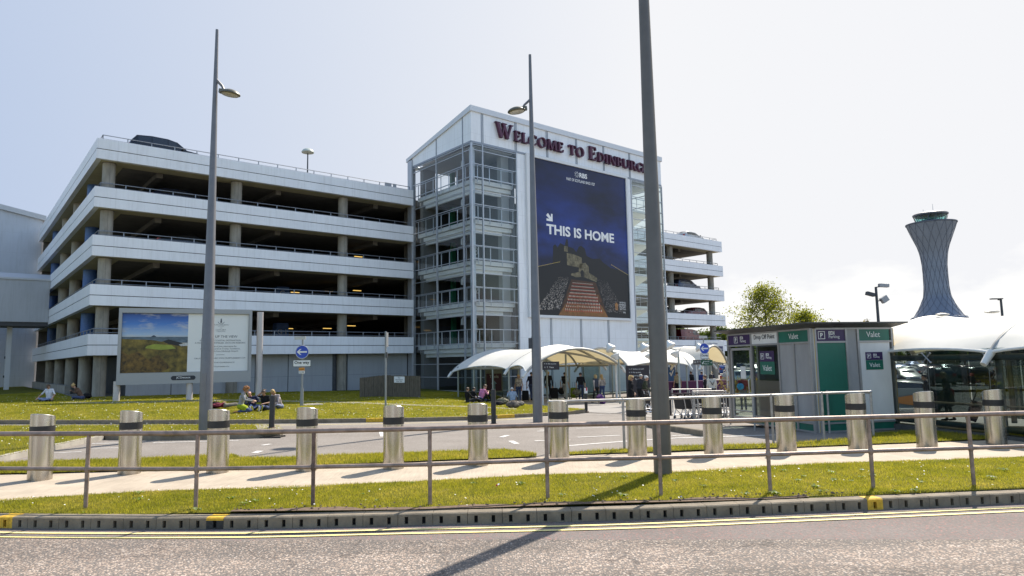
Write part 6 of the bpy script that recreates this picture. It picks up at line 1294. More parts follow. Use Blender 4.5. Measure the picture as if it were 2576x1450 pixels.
person('person in maroon top with a bright blue bag, seen through the kiosk glass', fl(1872,1033), R(-10), stand(.1, (.05,.05), (.05,.05), h=1.68), dict(top=cloth('cloth_crimson', (.22,.03,.05)), leg=JEAN, shoe=SHOEB, fore=MATS['cloth_crimson']), (HDARK, 'short'))
# in the shelter
person('dark clothed man in the glass shelter, nearest the kiosk', fl(2338,1058), R(60), stand(.12, (.14,.02), (.14,.02), h=1.74), dict(top=DKC, leg=BLACKC, shoe=SHOEB, fore=DKC), (HDARK, 'short'))
person('stout fair haired person in a long dark coat in the glass shelter', fl(2392,1060), R(50), stand(.2, (.2,.0), (.1,.0), h=1.72, lean=.07), dict(top=cloth('coat_dark', (.025,.027,.03)), leg=BLACKC, shoe=SHOEB, fore=MATS['coat_dark']), (HBLOND, 'short'), 1.03, skirt=.5)
person('woman in striped top in the glass shelter at the right edge', fl(2510,1066), R(70), stand(.1, (.22,.0), (.22,.0), h=1.66), dict(top=STRIPE, leg=BLACKC, shoe=SHOEB, fore=STRIPE), (HB_, 'bun'))
# ================================================================== luggage
def case(label, p, w, d, h, mt, handle=True, yaw=0., tilt=0., group=None):
    o = thing('suitcase', label, 'suitcase', p, yaw); o.rotation_euler = (tilt, 0, yaw); m = MB(); r = min(w,d)*.25
    m.prism([(x, y+h/2+.06) for x, y in rrect(w/2, h/2, r)], (0,-d/2,0), X3, Z3, Y3, d); m.build('shell', mt, o, True, .01)
    m = MB(); m.prism([(x, y+h/2+.06) for x, y in rrect(w/2*.8, h/2*.75, r*.8)], (0,-d/2-.012,0), X3, Z3, Y3, .01); m.build('pocket', mt, o)
    for sx in (-1, 1): m = MB(); m.cyl((sx*w*.42-.02,d*.3,.035), (sx*w*.42+.02,d*.3,.035), .035, .035, 10); m.build('wheel', BLK, o)
    if handle: m = MB(); m.tube([(-.09,d*.35,h+.04),(-.09,d*.35,h+.42),(.09,d*.35,h+.42),(.09,d*.35,h+.04)], .011, 6); m.build('handle', DKMETAL, o)
    return o
case('black upright suitcase beside the tall man in the black jacket', fl(1395,1006), .48, .28, .70, BLACKC); case('bright green upright suitcase beside a canopy post', fl(1445,1004), .42, .26, .68, cloth('case_green', (.12,.17,.012)), True, R(20))
case('black suitcase behind the canopy glass by the middle lamp post', fl(1322,1010), .42, .25, .60, BLACKC); case('purple wheeled case dragged on a slant by the blond woman in the gilet', fl(1520,1016), .38, .24, .55, cloth('case_purple', (.11,.045,.17), .5), True, R(120), R(-38))
case('large dark case behind the person in the long coat in the glass shelter', fl(2440,1062), .5, .3, .7, BLACKC, True, R(60), R(20))
def bag(label, p, size, mt, yaw=0., name='bag', cat='bag', sd=0):
    o = thing(name, label, cat, p, yaw); m = MB(); rr = random.Random(sd); n, k = 16, 10; vs = []
    m.ball((0,0,size[2]), size, n, k); m.v = [(x*(1+rr.uniform(-.08,.08)), y*(1+rr.uniform(-.08,.08)), max(0, z*(1+rr.uniform(-.07,.07)))) for x, y, z in m.v]; m.build('body', mt, o, True)
    m = MB(); m.tube([(-size[0]*.4,-size[1]*.5,size[2]*1.6), (-size[0]*.2,-size[1]*.3,size[2]*2.25), (size[0]*.2,-size[1]*.3,size[2]*2.25), (size[0]*.4,-size[1]*.5,size[2]*1.6)], .012, 6); m.build('handle', BLACKC, o)
    m = MB(); m.ball((size[0]*.3,-size[1]*.85,size[2]*.8), (size[0]*.4,size[1]*.25,size[2]*.5), 10, 7); m.build('pocket', mt, o, True); return o
CAMO = mat('bag_pattern', (.045,.045,.04), .8, var=.8, vscale=14, col2=(.22,.20,.12))
bag('black and tan rucksack leaning among the bags before the white haired man', gl(1292,1027), (.36,.24,.17), mat('bag_black_tan', (.02,.02,.03), .8, var=.6, vscale=5, col2=(.20,.16,.12)), R(10), sd=1); bag('camouflage rucksack left of the pile before the canopy glass', gl(1264,1019), (.34,.24,.18), CAMO, R(-15), sd=2); bag('dark bag lying right of the white haired man', gl(1306,1022), (.28,.2,.13), mat('bag_dark_pale', (.03,.03,.035), .8, var=.7, vscale=7, col2=(.25,.22,.18)), 0, sd=3); bag('dark lumpy bag between the man in pink and the rucksacks', gl(1252,1021), (.30,.2,.12), BLACKC, 0, sd=9)
bag('dark rucksack lying behind the tall left lamp post', gl(542,1028), (.30,.22,.15), BLACKC, 0, sd=4); bag('black carry bag of the person with blue sleeves', fl(1413,1002)+Z3*.25, (.24,.18,.24), BLACKC, 0, sd=5); bag('patterned holdall carried by the man in the black T-shirt', fl(1452,1012)+Z3*.42, (.30,.16,.18), CAMO, 0, sd=6); bag('grey bag lying on the lawn beside the bald man', gl(622,1036), (.30,.2,.12), DKC, 0, sd=7); bag('bright blue bag carried by the person behind the kiosk glass', fl(1866,1033)+Z3*.95, (.17,.14,.18), mat('bag_blue', (.04,.30,.55), .6, var=.3), 0, sd=8); bag('dark rucksack by the car park column behind the eating person', gl(218,1004), (.26,.2,.16), BLACKC, 0, sd=10)
# ================================================================== luggage trolleys
CHROME = mat('trolley_chrome', (.50,.50,.52), .3, .8, var=.1); TRB = mat('trolley_board', (.018,.016,.018), .6, var=.2)
def trolley():
    o = thing('luggage_trolley', 'x', 'trolley'); m = MB()
    for sy in (-.26, .26):
        m.tube([(-.05,sy,.13),(.04,sy,.38),(.00,sy,.62),(-.10,sy,.98),(-.16,sy,1.02)], .020, 8); m.tube([(-.03,sy,.16),(.35,sy*.8,.14),(.85,sy*.45,.13)], .018, 8); m.tube([(.02,sy,.40),(.30,sy*.85,.16)], .014, 6)
    m.tube([(-.10,-.26,.95),(-.10,.26,.95)], .016, 6); m.tube([(.85,-.12,.13),(.88,0,.13),(.85,.12,.13)], .018, 6); m.tube([(.02,-.26,.40),(.02,.26,.40)], .016, 6)
    for k in range(4): m.tube([(.1,-.2+.13*k,.155),(.82,-.1+.066*k,.14)], .009, 6)
    m.build('frame', CHROME, o, True)
    m = MB(); m.prism([(-.03,.40),(.00,.40),(-.07,.84),(-.10,.84)], (0,-.24,0), X3, Z3, Y3, .48); m.build('back_board', TRB, o)
    m = MB(); m.tube([(-.16,-.30,1.02),(-.16,.30,1.02)], .028, 8); m.build('handle', mat('handle_grip', (.03,.012,.012), .5), o, True); m = MB(); m.tube([(-.05,-.20,.98),(-.05,.20,.98)], .02, 8); m.ball((-.10,0,.97), (.07,.05,.05), 10, 7); m.build('brake_bar', BLK, o, True)
    for x, y in ((-.04,-.26), (-.04,.26), (.84,0)):
        m = MB(); m.cyl((x,y-.02,.065), (x,y+.02,.065), .065, .065, 14); w = m.build('wheel', BLK, o, True); m = MB(); m.cyl((x,y-.024,.065), (x,y+.024,.065), .03, .03, 10); m.box((x-.02,y-.03,.06),(x+.02,y-.022,.14)); m.build('hub', CHROME, w)
    return o
t0 = trolley(); q0, q1 = G(1712,1053), G(1826,1046); dT = (q1-q0).normalized(); nT = 8
tl = ['end trolley of the nested row, nearest the thickest lamp post', 'second trolley of the nested row from the lamp post', 'third trolley of the nested row from the lamp post', 'fourth nested trolley, just left of the handrail post', 'fifth nested trolley, behind the handrail corner post', 'sixth nested trolley, left behind the bollard', 'seventh nested trolley, right behind the bollard', 'last nested trolley, nearest the kiosk door']
for k in range(nT):
    o = t0 if k == 0 else copy_tree(t0); p = q0.lerp(q1, k/(nT-1)); o.location = (p.x, p.y, g(p.x, p.y)-.025); o.rotation_euler = (0,0,math.atan2(dT.y, dT.x)); tag(o, 'luggage trolley, ' + tl[k], 'trolley', 'luggage trolleys nested in a row')
o = copy_tree(t0); p = G(1632,1037); o.location = (p.x, p.y, p.z-.02); o.rotation_euler = (0,0,R(15)); tag(o, 'luggage trolley pushed by the old man in the green jacket', 'trolley', 'luggage trolleys in use'); o['group'] = ''
del o['group']
o = copy_tree(t0); p = G(1672,1043); o.location = (p.x, p.y, p.z-.02); o.rotation_euler = (0,0,R(160)); tag(o, 'single luggage trolley mostly behind the thickest lamp post', 'trolley'); del o['group']
ob_ = thing('orange_trolley', 'orange sided service trolley behind the left bay of the shelter', 'trolley', fl(2292,1046), R(-12)); m = MB(); m.prism([(-.6,.55),(.6,.35),(.6,.95),(-.6,.75)], (0,-.02,0), X3, Z3, Y3, .04); m.build('side_panel', mat('trolley_orange', (.62,.19,.01), .5), ob_)
m = MB()
for z in (.12,.22,.32): m.box((-.65,-.3,z), (.65,.3,z+.03))
m.build('rack', CHROME, ob_); m = MB(); m.box((-.62,.1,.35), (.62,.14,1.15)); m.build('back_panel', mat('trolley_back', (.22,.24,.23), .6), ob_)
# ================================================================== vehicles
GLASSC = mat('car_glass', (.015,.018,.022), .08, spec=.8); TYRE = mat('tyre', (.015,.015,.015), .8); RIMC = mat('wheel_rim', (.35,.35,.36), .35, .7); LIGHTW = mat('headlight', (.65,.67,.7), .15); LIGHTR = mat('tail_light', (.35,.01,.01), .2); TRIM = mat('car_trim', (.02,.02,.02), .5)
KINDS = {   # length, width, stations: (x, half width, sill, belt, roof)   x from tail to nose
 'suv':   (4.6, .93, [(-2.3,.80,.45,.95,1.0),(-2.2,.88,.35,1.05,1.25),(-1.85,.92,.30,1.08,1.66),(-1.0,.93,.28,1.08,1.74),(.0,.93,.28,1.07,1.72),(.55,.93,.28,1.06,1.60),(1.15,.92,.28,1.05,1.10),(1.9,.88,.30,.98,1.0),(2.25,.78,.38,.80,.84),(2.3,.72,.45,.70,.72)]),
 'hatch': (4.1, .87, [(-2.05,.74,.42,.88,.92),(-1.98,.82,.34,.98,1.10),(-1.6,.86,.28,1.0,1.42),(-.8,.87,.26,.98,1.48),(.1,.87,.26,.97,1.46),(.6,.87,.26,.96,1.28),(1.05,.86,.26,.95,.99),(1.7,.82,.28,.86,.88),(2.0,.72,.36,.70,.72),(2.05,.66,.42,.62,.64)]),
 'van':   (4.5, .92, [(-2.25,.86,.40,1.10,1.75),(-2.2,.90,.32,1.12,1.84),(-1.2,.92,.28,1.12,1.88),(.0,.92,.28,1.12,1.86),(.6,.92,.28,1.10,1.78),(1.0,.91,.28,1.08,1.50),(1.45,.90,.28,1.06,1.12),(2.0,.84,.32,.92,.95),(2.2,.76,.38,.75,.78),(2.25,.7,.45,.66,.68)]),
 'saloon':(4.5, .89, [(-2.25,.76,.42,.90,.92),(-2.15,.84,.34,.98,1.0),(-1.5,.88,.28,1.0,1.04),(-1.0,.89,.26,.99,1.34),(-.4,.89,.26,.98,1.43),(.2,.89,.26,.97,1.42),(.7,.89,.26,.96,1.22),(1.15,.88,.26,.95,.98),(1.9,.84,.28,.86,.88),(2.2,.74,.36,.70,.72),(2.25,.66,.42,.62,.64)])}
def car(kind, label, loc, yaw, paint, group=None):
    L_, hw, st = KINDS[kind]; o = thing('parked_car' if kind != 'van' else 'parked_van', label, 'car' if kind != 'van' else 'van', loc, yaw, group)
    m = MB(); rows = []
    for x, w, s, b, r in st:
        tr = w-.02 if r-b < .12 else w*.80 if kind != 'van' else w*.9
        rows.append([Vector((x, y, z)) for y, z in ((-w*.9,s-.08),(-w,s+.08),(-w*1.0,(s+b)/2+.05),(-w*.97,b),(-tr,r-.05),(-tr*.82,r),(0,r+.02),(tr*.82,r),(tr,r-.05),(w*.97,b),(w,(s+b)/2+.05),(w,s+.08),(w*.9,s-.08))])
    m.grid(rows); n = len(rows[0]); k = len(rows); m.add(rows[0], [tuple(range(n))]); m.add(rows[-1], [tuple(range(n-1,-1,-1))]); m.add([p for r in rows for p in (r[0], r[-1])], [(2*i, 2*i+1, 2*i+3, 2*i+2) for i in range(k-1)])
    m.v = [tuple(v) for v in m.v]; bo = m.build('body', paint, o, True)
    # glass: side windows, windscreen, rear window set proud of the cabin
    for sg in (-1, 1):
        m = MB(); pts_ = []
        cab = [i for i in range(k) if st[i][4]-st[i][3] > .2]
        for i in cab:
            b_, t_ = (rows[i][3], rows[i][4]) if sg < 0 else (rows[i][9], rows[i][8]); pts_.append((b_.lerp(t_, .10)+Vector((0,sg*.012,.02)), b_.lerp(t_, .88)+Vector((0,sg*.012,0))))
        lim = len(pts_) if kind != 'van' else len(pts_)
        for a, c in zip(pts_[(0 if kind != 'van' else 3):], pts_[(1 if kind != 'van' else 4):]): m.add([a[0].lerp(c[0],.05), c[0].lerp(a[0],.05), c[1].lerp(a[1],.05), a[1].lerp(c[1],.05)], [(0,1,2,3) if sg < 0 else (3,2,1,0)])
        m.build('side_window', GLASSC, o)
    i = max(cab); a, c = rows[i], rows[i+1]
    def shield(a, c, dx, nm):
        m = MB(); q = [a[4].lerp(a[5],.3), a[6], a[8].lerp(a[7],.3), c[9].lerp(c[8],.25), c[6].lerp(Vector((c[6].x, 0, c[9].z)), .5), c[3].lerp(c[4],.25)]; m.add([p + Vector((dx,0,.014)) for p in q], [(0,1,2,3,4,5)]); m.build(nm, GLASSC, o)
    shield(a, c, .012, 'windscreen'); i = min(cab); shield(rows[i], rows[i-1], -.012, 'rear_window')
    for x in (st[0][0]+.82, st[-1][0]-.85):
        for sg in (-1, 1):
            m = MB(); m.cyl((x,sg*(hw-.19),.32), (x,sg*(hw+.005),.32), .32, .32, 18); w_ = m.build('wheel', TYRE, o, True); m = MB(); m.cyl((x,sg*(hw-.02),.32), (x,sg*(hw+.015),.32), .20, .19, 12); m.build('rim', RIMC, w_, True)
    xn, xt = st[-1][0], st[0][0]
    for sg in (-1, 1):
        m = MB(); m.box((xn-.28,sg*.50-.14,.62), (xn-.01,sg*.50+.14,.76)); m.build('headlight', LIGHTW, o); m = MB(); m.box((xt-.01,sg*.62-.12,.78), (xt+.2,sg*.62+.16,1.02)); m.build('tail_light', LIGHTR, o)
        m = MB(); m.ball((st[-4][0]-.25, sg*(hw+.08), 1.05), (.07,.11,.08), 8, 6); m.build('wing_mirror', TRIM, o, True)
    return o
def paint(nm, c, metal=.3): return mat('paint_'+nm, c, .25, metal, coat=.6)
SILV, BLKP, NVY, REDP, WHT, GRYP, BLUP, GRN = paint('silver', (.38,.39,.41), .5), paint('black', (.012,.012,.014)), paint('navy', (.015,.02,.05)), paint('red', (.13,.012,.02)), paint('white', (.62,.62,.62), 0.), paint('grey', (.11,.115,.12), .5), paint('blue', (.02,.06,.22)), paint('dark_green', (.01,.04,.03))
def deck(i): return TOPS[i]-.53
def bcar(kind, label, s, t, z, yaw, p, group=None): return car(kind, label, B(s, t, z), BANG+yaw, p, group)
bcar('suv', 'black estate car on the roof deck, at the near corner of the car park', 4.3, 2.2, deck(4), 0, BLKP)
bcar('hatch', 'dark car in the shade on the fourth deck, left of the tall lamp post', 5.6, 2.6, deck(3), 0, NVY); bcar('saloon', 'dark car in the shade on the third deck, left of the tall lamp post', 6.2, 2.6, deck(2), 0, BLKP)
bcar('suv', 'dark blue people carrier on the third deck of the right wing', 61.3, 1.9, deck(2), 0, NVY); bcar('hatch', 'dark red hatchback on the second deck of the right wing', 62.4, 1.8, deck(1), math.pi, REDP); bcar('saloon', 'dark saloon half behind the column beside the dark red hatchback', 58.3, 2.6, deck(1), 0, GRYP); bcar('hatch', 'silver car just showing over the roof parapet of the right wing', 62.6, 1.7, deck(4), 0, SILV)
vn = bcar('van', 'dark red delivery van on the lowest deck of the right wing', 61.6, 2.0, deck(0), 0, REDP); txt('lettering', 'AC', vn, (-.6,-.945,1.42), X3, Z3, h=.2, m=SIGNW); txt('lettering', 'APPLIANCE\nREPAIRS', vn, (.1,-.945,1.40), X3, Z3, w=.7, h=.24, m=SIGNW)
bcar('hatch', 'dark car at the left end of the lowest deck of the right wing', 55.6, 4.2, deck(0), 0, BLKP)
# surface car park beyond: rows seen between the car park and the kiosk, through the kiosk glass and the shelter
ZF = -.62; rr = random.Random(5); cols = [('silver', SILV), ('white', WHT), ('grey', GRYP), ('black', BLKP), ('blue', BLUP), ('red', REDP), ('dark green', GRN), ('navy', NVY)]
kn = {'hatch': 'hatchback', 'saloon': 'saloon', 'suv': 'off roader'}
protos = {}
def fcar(kind, cn, p, loc, yaw, label):
    if (kind, cn) not in protos:
        protos[(kind, cn)] = car(kind, label, loc, yaw, p, 'cars in the surface car park'); return protos[(kind, cn)]
    o = copy_tree(protos[(kind, cn)]); o.location = loc; o.rotation_euler = (0,0,yaw); o['label'] = label; return o
rows_ = [('row nearest the hoarding', 57, 19.0, 8), ('second row of parked cars', 66, 21.5, 9), ('third row of parked cars', 78, 25, 10), ('fourth row of parked cars', 92, 29, 11), ('farthest row before the trees', 108, 33, 12)]
for nm_, Y, X0, n in rows_:
    for k in range(n):
        kd = rr.choice(['hatch','saloon','suv','hatch']); cn, p = rr.choice(cols); x = X0 + k*2.75
        fcar(kd, cn, p, Vector((x, Y+.12*k, ZF+.02)), R(78 + rr.uniform(-3,3) + 180*(rr.random() < .4)), f'{cn} {kn[kd]}, number {k+1} from left, {nm_}')
car('hatch', 'pale silver car with its bonnet up beside the right end of the canopy', Vector((18.9, 55.5, ZF+.15)), R(12), SILV); car('saloon', 'dark saloon parked behind the left bay of the glass shelter', Vector((18.0, 32.5, -.62)), R(150), BLKP)
CARP = m_asphalt('car_park_tarmac', (.20,.19,.175), (.26,.245,.23), chip=(.3,.29,.28), s=20, amt=.2); sheet('car_park_surface', [(16.,50),(70,50),(110,125),(20,125)], 0, CARP, 20, lambda x, y: ZF)
# ================================================================== trees and hedge
def m_leaf(nm, c0, c1, tl=.5):
    m, n, b, N, L = nodes(nm); o = n.nodes['Material Output']; t = N('TexCoord').outputs['Object']; c = ramp(N, L, noise(N, L, t, 2.5, 4), [(.3, c0), (.7, c1)]); L(c, b.inputs['Base Color']); b.inputs['Roughness'].default_value = .6
    tr = N('BsdfTranslucent'); hs = N('HueSaturation'); hs.inputs['Value'].default_value = 1.7; hs.inputs['Saturation'].default_value = 1.1; L(c, hs.inputs['Color']); L(hs.outputs[0], tr.inputs[0]); mx = N('MixShader'); mx.inputs[0].default_value = tl; L(b.outputs[0], mx.inputs[1]); L(tr.outputs[0], mx.inputs[2]); L(mx.outputs[0], o.inputs[0]); return m
LEAFB = m_leaf('birch_leaves', (.11,.13,.012), (.24,.235,.035)); LEAFD = m_leaf('tree_leaves', (.035,.06,.010), (.10,.12,.022)); LEAFH = m_leaf('hedge_leaves', (.08,.08,.02), (.22,.16,.06)); BARK = mat('bark', (.07,.055,.045), .9, var=.4, vscale=8)
def leaves(nm, centres, n_per, spread, size, mt, parent, rng):
    C = np.array(centres); n = len(C)*n_per; P = np.repeat(C, n_per, 0) + rng.normal(0, 1, (n, 3))*spread; s = size*rng.uniform(.6, 1.4, (n, 1))
    a = rng.normal(0, 1, (n, 3)); a /= np.linalg.norm(a, axis=1, keepdims=True); b = np.cross(a, rng.normal(0, 1, (n, 3))); b /= np.linalg.norm(b, axis=1, keepdims=True)
    v = np.empty((n, 4, 3)); v[:,0] = P - a*s; v[:,1] = P + b*s*.55; v[:,2] = P + a*s; v[:,3] = P - b*s*.55
    me = bpy.data.meshes.new(nm); me.vertices.add(n*4); me.vertices.foreach_set('co', v.ravel().astype('f')); me.loops.add(n*4); me.loops.foreach_set('vertex_index', np.arange(n*4, dtype='i')); me.polygons.add(n); me.polygons.foreach_set('loop_start', np.arange(0, n*4, 4, dtype='i')); me.update(calc_edges=True); me.materials.append(mt)
    o = bpy.data.objects.new(nm, me); COL.objects.link(o); o.parent = parent; return o
def tree(label, p, H, Rw, seed, mt, nclump=120, nper=60, size=.09, spread=.28, droop=.0, trunk=.12, group=None, base=.25, twig=True, shape=1.0):
    o = thing('tree', label, 'tree', p, 0, group); rr = random.Random(seed); rng = np.random.default_rng(seed); m = MB()
    tk = [Vector((0,0,-.2))] + [Vector((rr.uniform(-.04,.04)*H*.3, rr.uniform(-.04,.04)*H*.3, H*k/8*.95)) for k in range(1, 9)]; m.tube(tk, [trunk*(1-.105*k)+.008 for k in range(9)], 8); cs = []
    nb = 16 if twig else 8
    for k in range(nb):
        f = base + (1-base)*(k+.5)/nb; i = min(7, int(f*8)); st = tk[i].lerp(tk[i+1], f*8-i) if i+1 < len(tk) else tk[-1]; a = k*2.4 + rr.uniform(-.5,.5)
        wd = Rw*(math.sin(math.pi*min(1, .18+f*.80))**.6*(1.08-f*.62))*rr.uniform(.7,1.15)*shape; e = st + Vector((math.cos(a)*wd, math.sin(a)*wd, wd*(.55-droop)))
        mid = st.lerp(e, .5) + Vector((0,0,wd*.22)); m.tube([st, mid, e], [trunk*.35*(1-f*.6), trunk*.2*(1-f*.6), .008], 6)
        for j in range(max(1, nclump//nb)):
            u = rr.uniform(.25, 1.05); q = (st.lerp(mid, u*2) if u < .5 else mid.lerp(e, u*2-1)); q = q + Vector((rr.gauss(0,1), rr.gauss(0,1), rr.gauss(0,.8)-droop*1.2*rr.random()))*wd*.26; cs.append(tuple(q))
            if twig and rr.random() < .35: m.tube([st.lerp(e, max(0,u-.2)), q], [.018, .006], 4)
    for k in range(max(3, nclump//20)): cs.append((tk[-1].x+rr.gauss(0,.12)*Rw, tk[-1].y+rr.gauss(0,.12)*Rw, H*rr.uniform(.86,1.0)))
    m.build('trunk', BARK, o, True); leaves('crown', cs, nper, spread, size, mt, o, rng); return o
pT = aty(1932, 905, 44); pT.z = -.6; tree('tall loose leaved birch standing behind the kiosk', pT, aty(1945, 716, 44).z+.55, 3.4, 12, LEAFB, 240, 32, .062, .21, .28, .10, base=.50)
pT = aty(2030, 905, 42); pT.z = -.6; tree('smaller rounded tree right of the birch behind the kiosk', pT, aty(2040, 778, 42).z+.5, 2.7, 23, LEAFB, 170, 30, .062, .19, .05, .10, base=.52)
pT = aty(2185, 905, 60); pT.z = -.6; tree('little tree top just showing over the kiosk roof below the floodlight mast', pT, aty(2186, 806, 60).z+.5, 1.0, 31, LEAFH, 60, 40, .08, .15, 0, .08)
rr = random.Random(8); wh = ['behind the left columns of the right wing', 'behind the dark red van', 'between the van and the end column', 'behind the end column of the right wing', 'just right of the end column', 'over the gap between car park and kiosk', 'left of the kiosk roof corner', 'under the left side of the birch', 'farther back above the kiosk corner', 'half hidden by the kiosk roof']
for k in range(10):
    px = 1660 + k*26; Yt = 150 + rr.uniform(-12, 12); p = aty(px, 900, Yt); p.z = -.9
    tree(f'bushy green tree in the distant row, {wh[k]}', p, 8.2 + rr.uniform(-.9,1.0) + (0 if k > 2 else .8), 3.6, 40+k, LEAFD, 70, 55, .26, .60, 0, .2, 'trees beyond the surface car park', .12, False)
for k in range(12):
    Yt = 170 + rr.uniform(-10, 10); p = aty(1930+k*62, 900, Yt); p.z = -.9
    tree(f'bushy green tree of the far row, number {k+1} from the birch towards the control tower', p, 6.4 + rr.uniform(-.8,.8), 4.0, 80+k, LEAFD, 50, 50, .30, .65, 0, .2, 'trees far behind the kiosk and shelter', .12, False)
hd = thing('hedge', 'low brownish green hedge behind the purple hoarding', 'hedge', Vector((13.9, 45.5, -.6))); rng = np.random.default_rng(3)
cs = np.stack([rng.uniform(0, 9, 260), rng.uniform(-.35, .35, 260)+.0, rng.uniform(.25, 1.15, 260)], 1); ca, sa = math.cos(R(28)), math.sin(R(28)); cs = [(x*ca-y*sa, x*sa+y*ca, z) for x, y, z in cs]; leaves('foliage', cs, 30, .12, .05, LEAFH, hd, rng)
m = MB()
for k in range(14): x = .3+k*.64; m.cyl((x*ca, x*sa, -.1), (x*ca+.03, x*sa, .8), .02, .012, 5)
m.build('stem', BARK, hd)
# ================================================================== control tower, masts
YT = 260.; c0 = aty(2352, 680, YT); TZ = lambda y, x=2352: aty(x, y, YT).z
ct = thing('control_tower', 'tall flared blue grey air traffic control tower with a diamond lattice skin', 'tower', Vector((c0.x, c0.y, -1)), 0); ppm = FPX/YT*1.0
prof = [(128,810),(110,797),(95,785),(82,773),(71,760),(60.2,745),(55.7,721),(54.3,694.5),(54.9,676),(57.5,654),(64.2,633),(77.6,611.5),(93.7,590),(112,566)]
PR = [(d*YT/FPX/2, TZ(y)+1) for d, y in prof]; PR = [(PR[0][0]*1.25, -1)] + PR
def cat(P, t):
    i = min(int(t), len(P)-2); f = t-i; p0, p1, p2, p3 = P[max(0,i-1)], P[i], P[i+1], P[min(len(P)-1,i+2)]
    return tuple(.5*(2*b + (c-a)*f + (2*a-5*b+4*c-d)*f*f + (3*b-a-3*c+d)*f**3) for a, b, c, d in zip(p0,p1,p2,p3))
PF = [cat(PR, k*(len(PR)-1)/64) for k in range(65)]
SHELL = mat('tower_zinc', (.18,.20,.25), .5, .35, var=.14, vscale=.12); LINE = mat('tower_seam', (.085,.095,.13), .6)
m = MB(); m.lathe(PF, 56); m.build('shaft', SHELL, ct, True); m = MB()
for sg in (-1, 1):
    for k in range(16):
        pts_ = []
        for i, (r, z) in enumerate(PF): a = 2*math.pi*k/16 + sg*i/64*2.35; pts_.append(((r+.03)*math.cos(a), (r+.03)*math.sin(a), z))
        m.tube(pts_, .06, 4, caps=False)
o = m.build('lattice', LINE, ct); zt = PF[-1][1]; r0 = PF[-1][0]
m = MB(); m.lathe([(r0,zt),(r0+.25,zt+.15),(r0+.25,zt+.55),(r0-.3,zt+.6),(5.0,zt+.5)], 56); m.build('rim', LINE, ct, True)
CABG = mat('cab_glass', (.10,.30,.30), .1, .0, spec=.7); m = MB(); zc0, zc1 = zt+.3, zt+3.3; m.lathe([(4.6,zc0-.6),(4.75,zc0),(5.7,zc1)], 40, cap=False); m.build('cab_window', glass('cab_window_glass', (.50,.78,.76), .9, 0, .06), ct, True)
m = MB()
for k in range(14): a = 2*math.pi*k/14; m.cyl((4.77*math.cos(a),4.77*math.sin(a),zc0), (5.72*math.cos(a),5.72*math.sin(a),zc1), .13, .13, 6)
m.build('mullion', LINE, ct); m = MB(); m.lathe([(3.6,zc0),(3.9,zc0+1.4),(0,zc0+1.5)], 24); m.build('control_desk', LINE, ct, True)
m = MB(); m.lathe([(5.2,zc1-.1),(6.0,zc1+.3),(6.1,zc1+.8),(5.7,zc1+1.1),(3.3,zc1+1.6),(0,zc1+1.75)], 48); m.build('roof', mat('cab_roof', (.13,.14,.165), .5, .2), ct, True)
m = MB(); m.cyl((1.2,0,zc1+1.6), (1.2,0,zc1+5.0), .10, .05, 6); m.cyl((-2.6,0,zc1+1.3), (-2.6,0,zc1+2.8), .10, .06, 6); m.build('antenna', mat('antenna_pale', (.4,.4,.42), .5), ct)
def mast(label, px, topy, Y, heads):
    p = aty(px, 905, Y); o = thing('floodlight_mast' if len(heads) > 1 else 'street_lamp', label, 'lamp post', Vector((p.x, p.y, -.7))); H = aty(px, topy, Y).z+.7; k = Y/FPX*2.5
    m = MB(); m.cyl((0,0,-.2), (0,0,H), .16, .11, 10); m.build('pole', DKMETAL, o, True)
    for dx, dz, w, h, til, mt in heads:
        m = MB(); M = Matrix.Translation((dx, 0, H+dz)) @ Matrix.Rotation(R(til), 4, 'Y'); m.box((-w/2,-.22,-h/2), (w/2,.22,h/2), M); hb = m.build('lamp_head', mt, o, False, .03); m = MB(); m.cyl((0,0,H+dz-.15), (dx*.7,0,H+dz-.1), .05, .05, 6); m.build('bracket', DKMETAL, o)
    return o
FG = mat('flood_grey', (.30,.31,.33), .5, .2)
mast('dark mast with three floodlights rising behind the kiosk', 2217, 722, 62, [(.72,.12,.85,.32,4,FG), (-.55,-.65,.75,.32,16,DKMETAL), (.68,-1.15,.62,.55,-32,FG)])
mast('thin dark street lamp at the far right, above the shelter roof', 2532, 753, 70, [(-.45,.05,1.15,.12,0,DKMETAL)])
for k, (px, ty, Y, w_) in enumerate(((1800,840,110,'right of the end column of the car park'), (1700,868,120,'beside the red van, seen under the deck'))): mast('small pale street lamp ' + w_, px, ty, Y, [(.5,.05,1.6,.14,0,FG)])
# ================================================================== grass blades, daisies
def m_blade():
    m, n, b, N, L = nodes('grass_blades'); o = n.nodes['Material Output']; t = N('TexCoord').outputs['Object']; c = mixc(N, L, 1., ramp(N, L, noise(N, L, t, .9, 6), [(.25, (.17,.19,.014)), (.5, (.32,.295,.028)), (.66, (.40,.34,.06)), (.78, (.46,.34,.13))]), ramp(N, L, noise(N, L, t, 38, 2), [(.3, (.5,.55,.5)), (.7, (1.2,1.15,1.1))]), 'MULTIPLY'); c = mixc(N, L, 1., c, ramp(N, L, noise(N, L, t, 5.5, 5, .65), [(.3, (.74,.80,.7)), (.6, (1.22,1.19,1.15))]), 'MULTIPLY'); L(c, b.inputs['Base Color']); b.inputs['Roughness'].default_value = .5; b.inputs['Specular IOR Level'].default_value = .3
    tr = N('BsdfTranslucent'); hs = N('HueSaturation'); hs.inputs['Value'].default_value = 1.5; L(c, hs.inputs['Color']); L(hs.outputs[0], tr.inputs[0]); mx = N('MixShader'); mx.inputs[0].default_value = .5; L(b.outputs[0], mx.inputs[1]); L(tr.outputs[0], mx.inputs[2]); L(mx.outputs[0], o.inputs[0]); return m
BLADE = m_blade(); DAISY = mat('daisy_white', (.75,.75,.70), .6); 
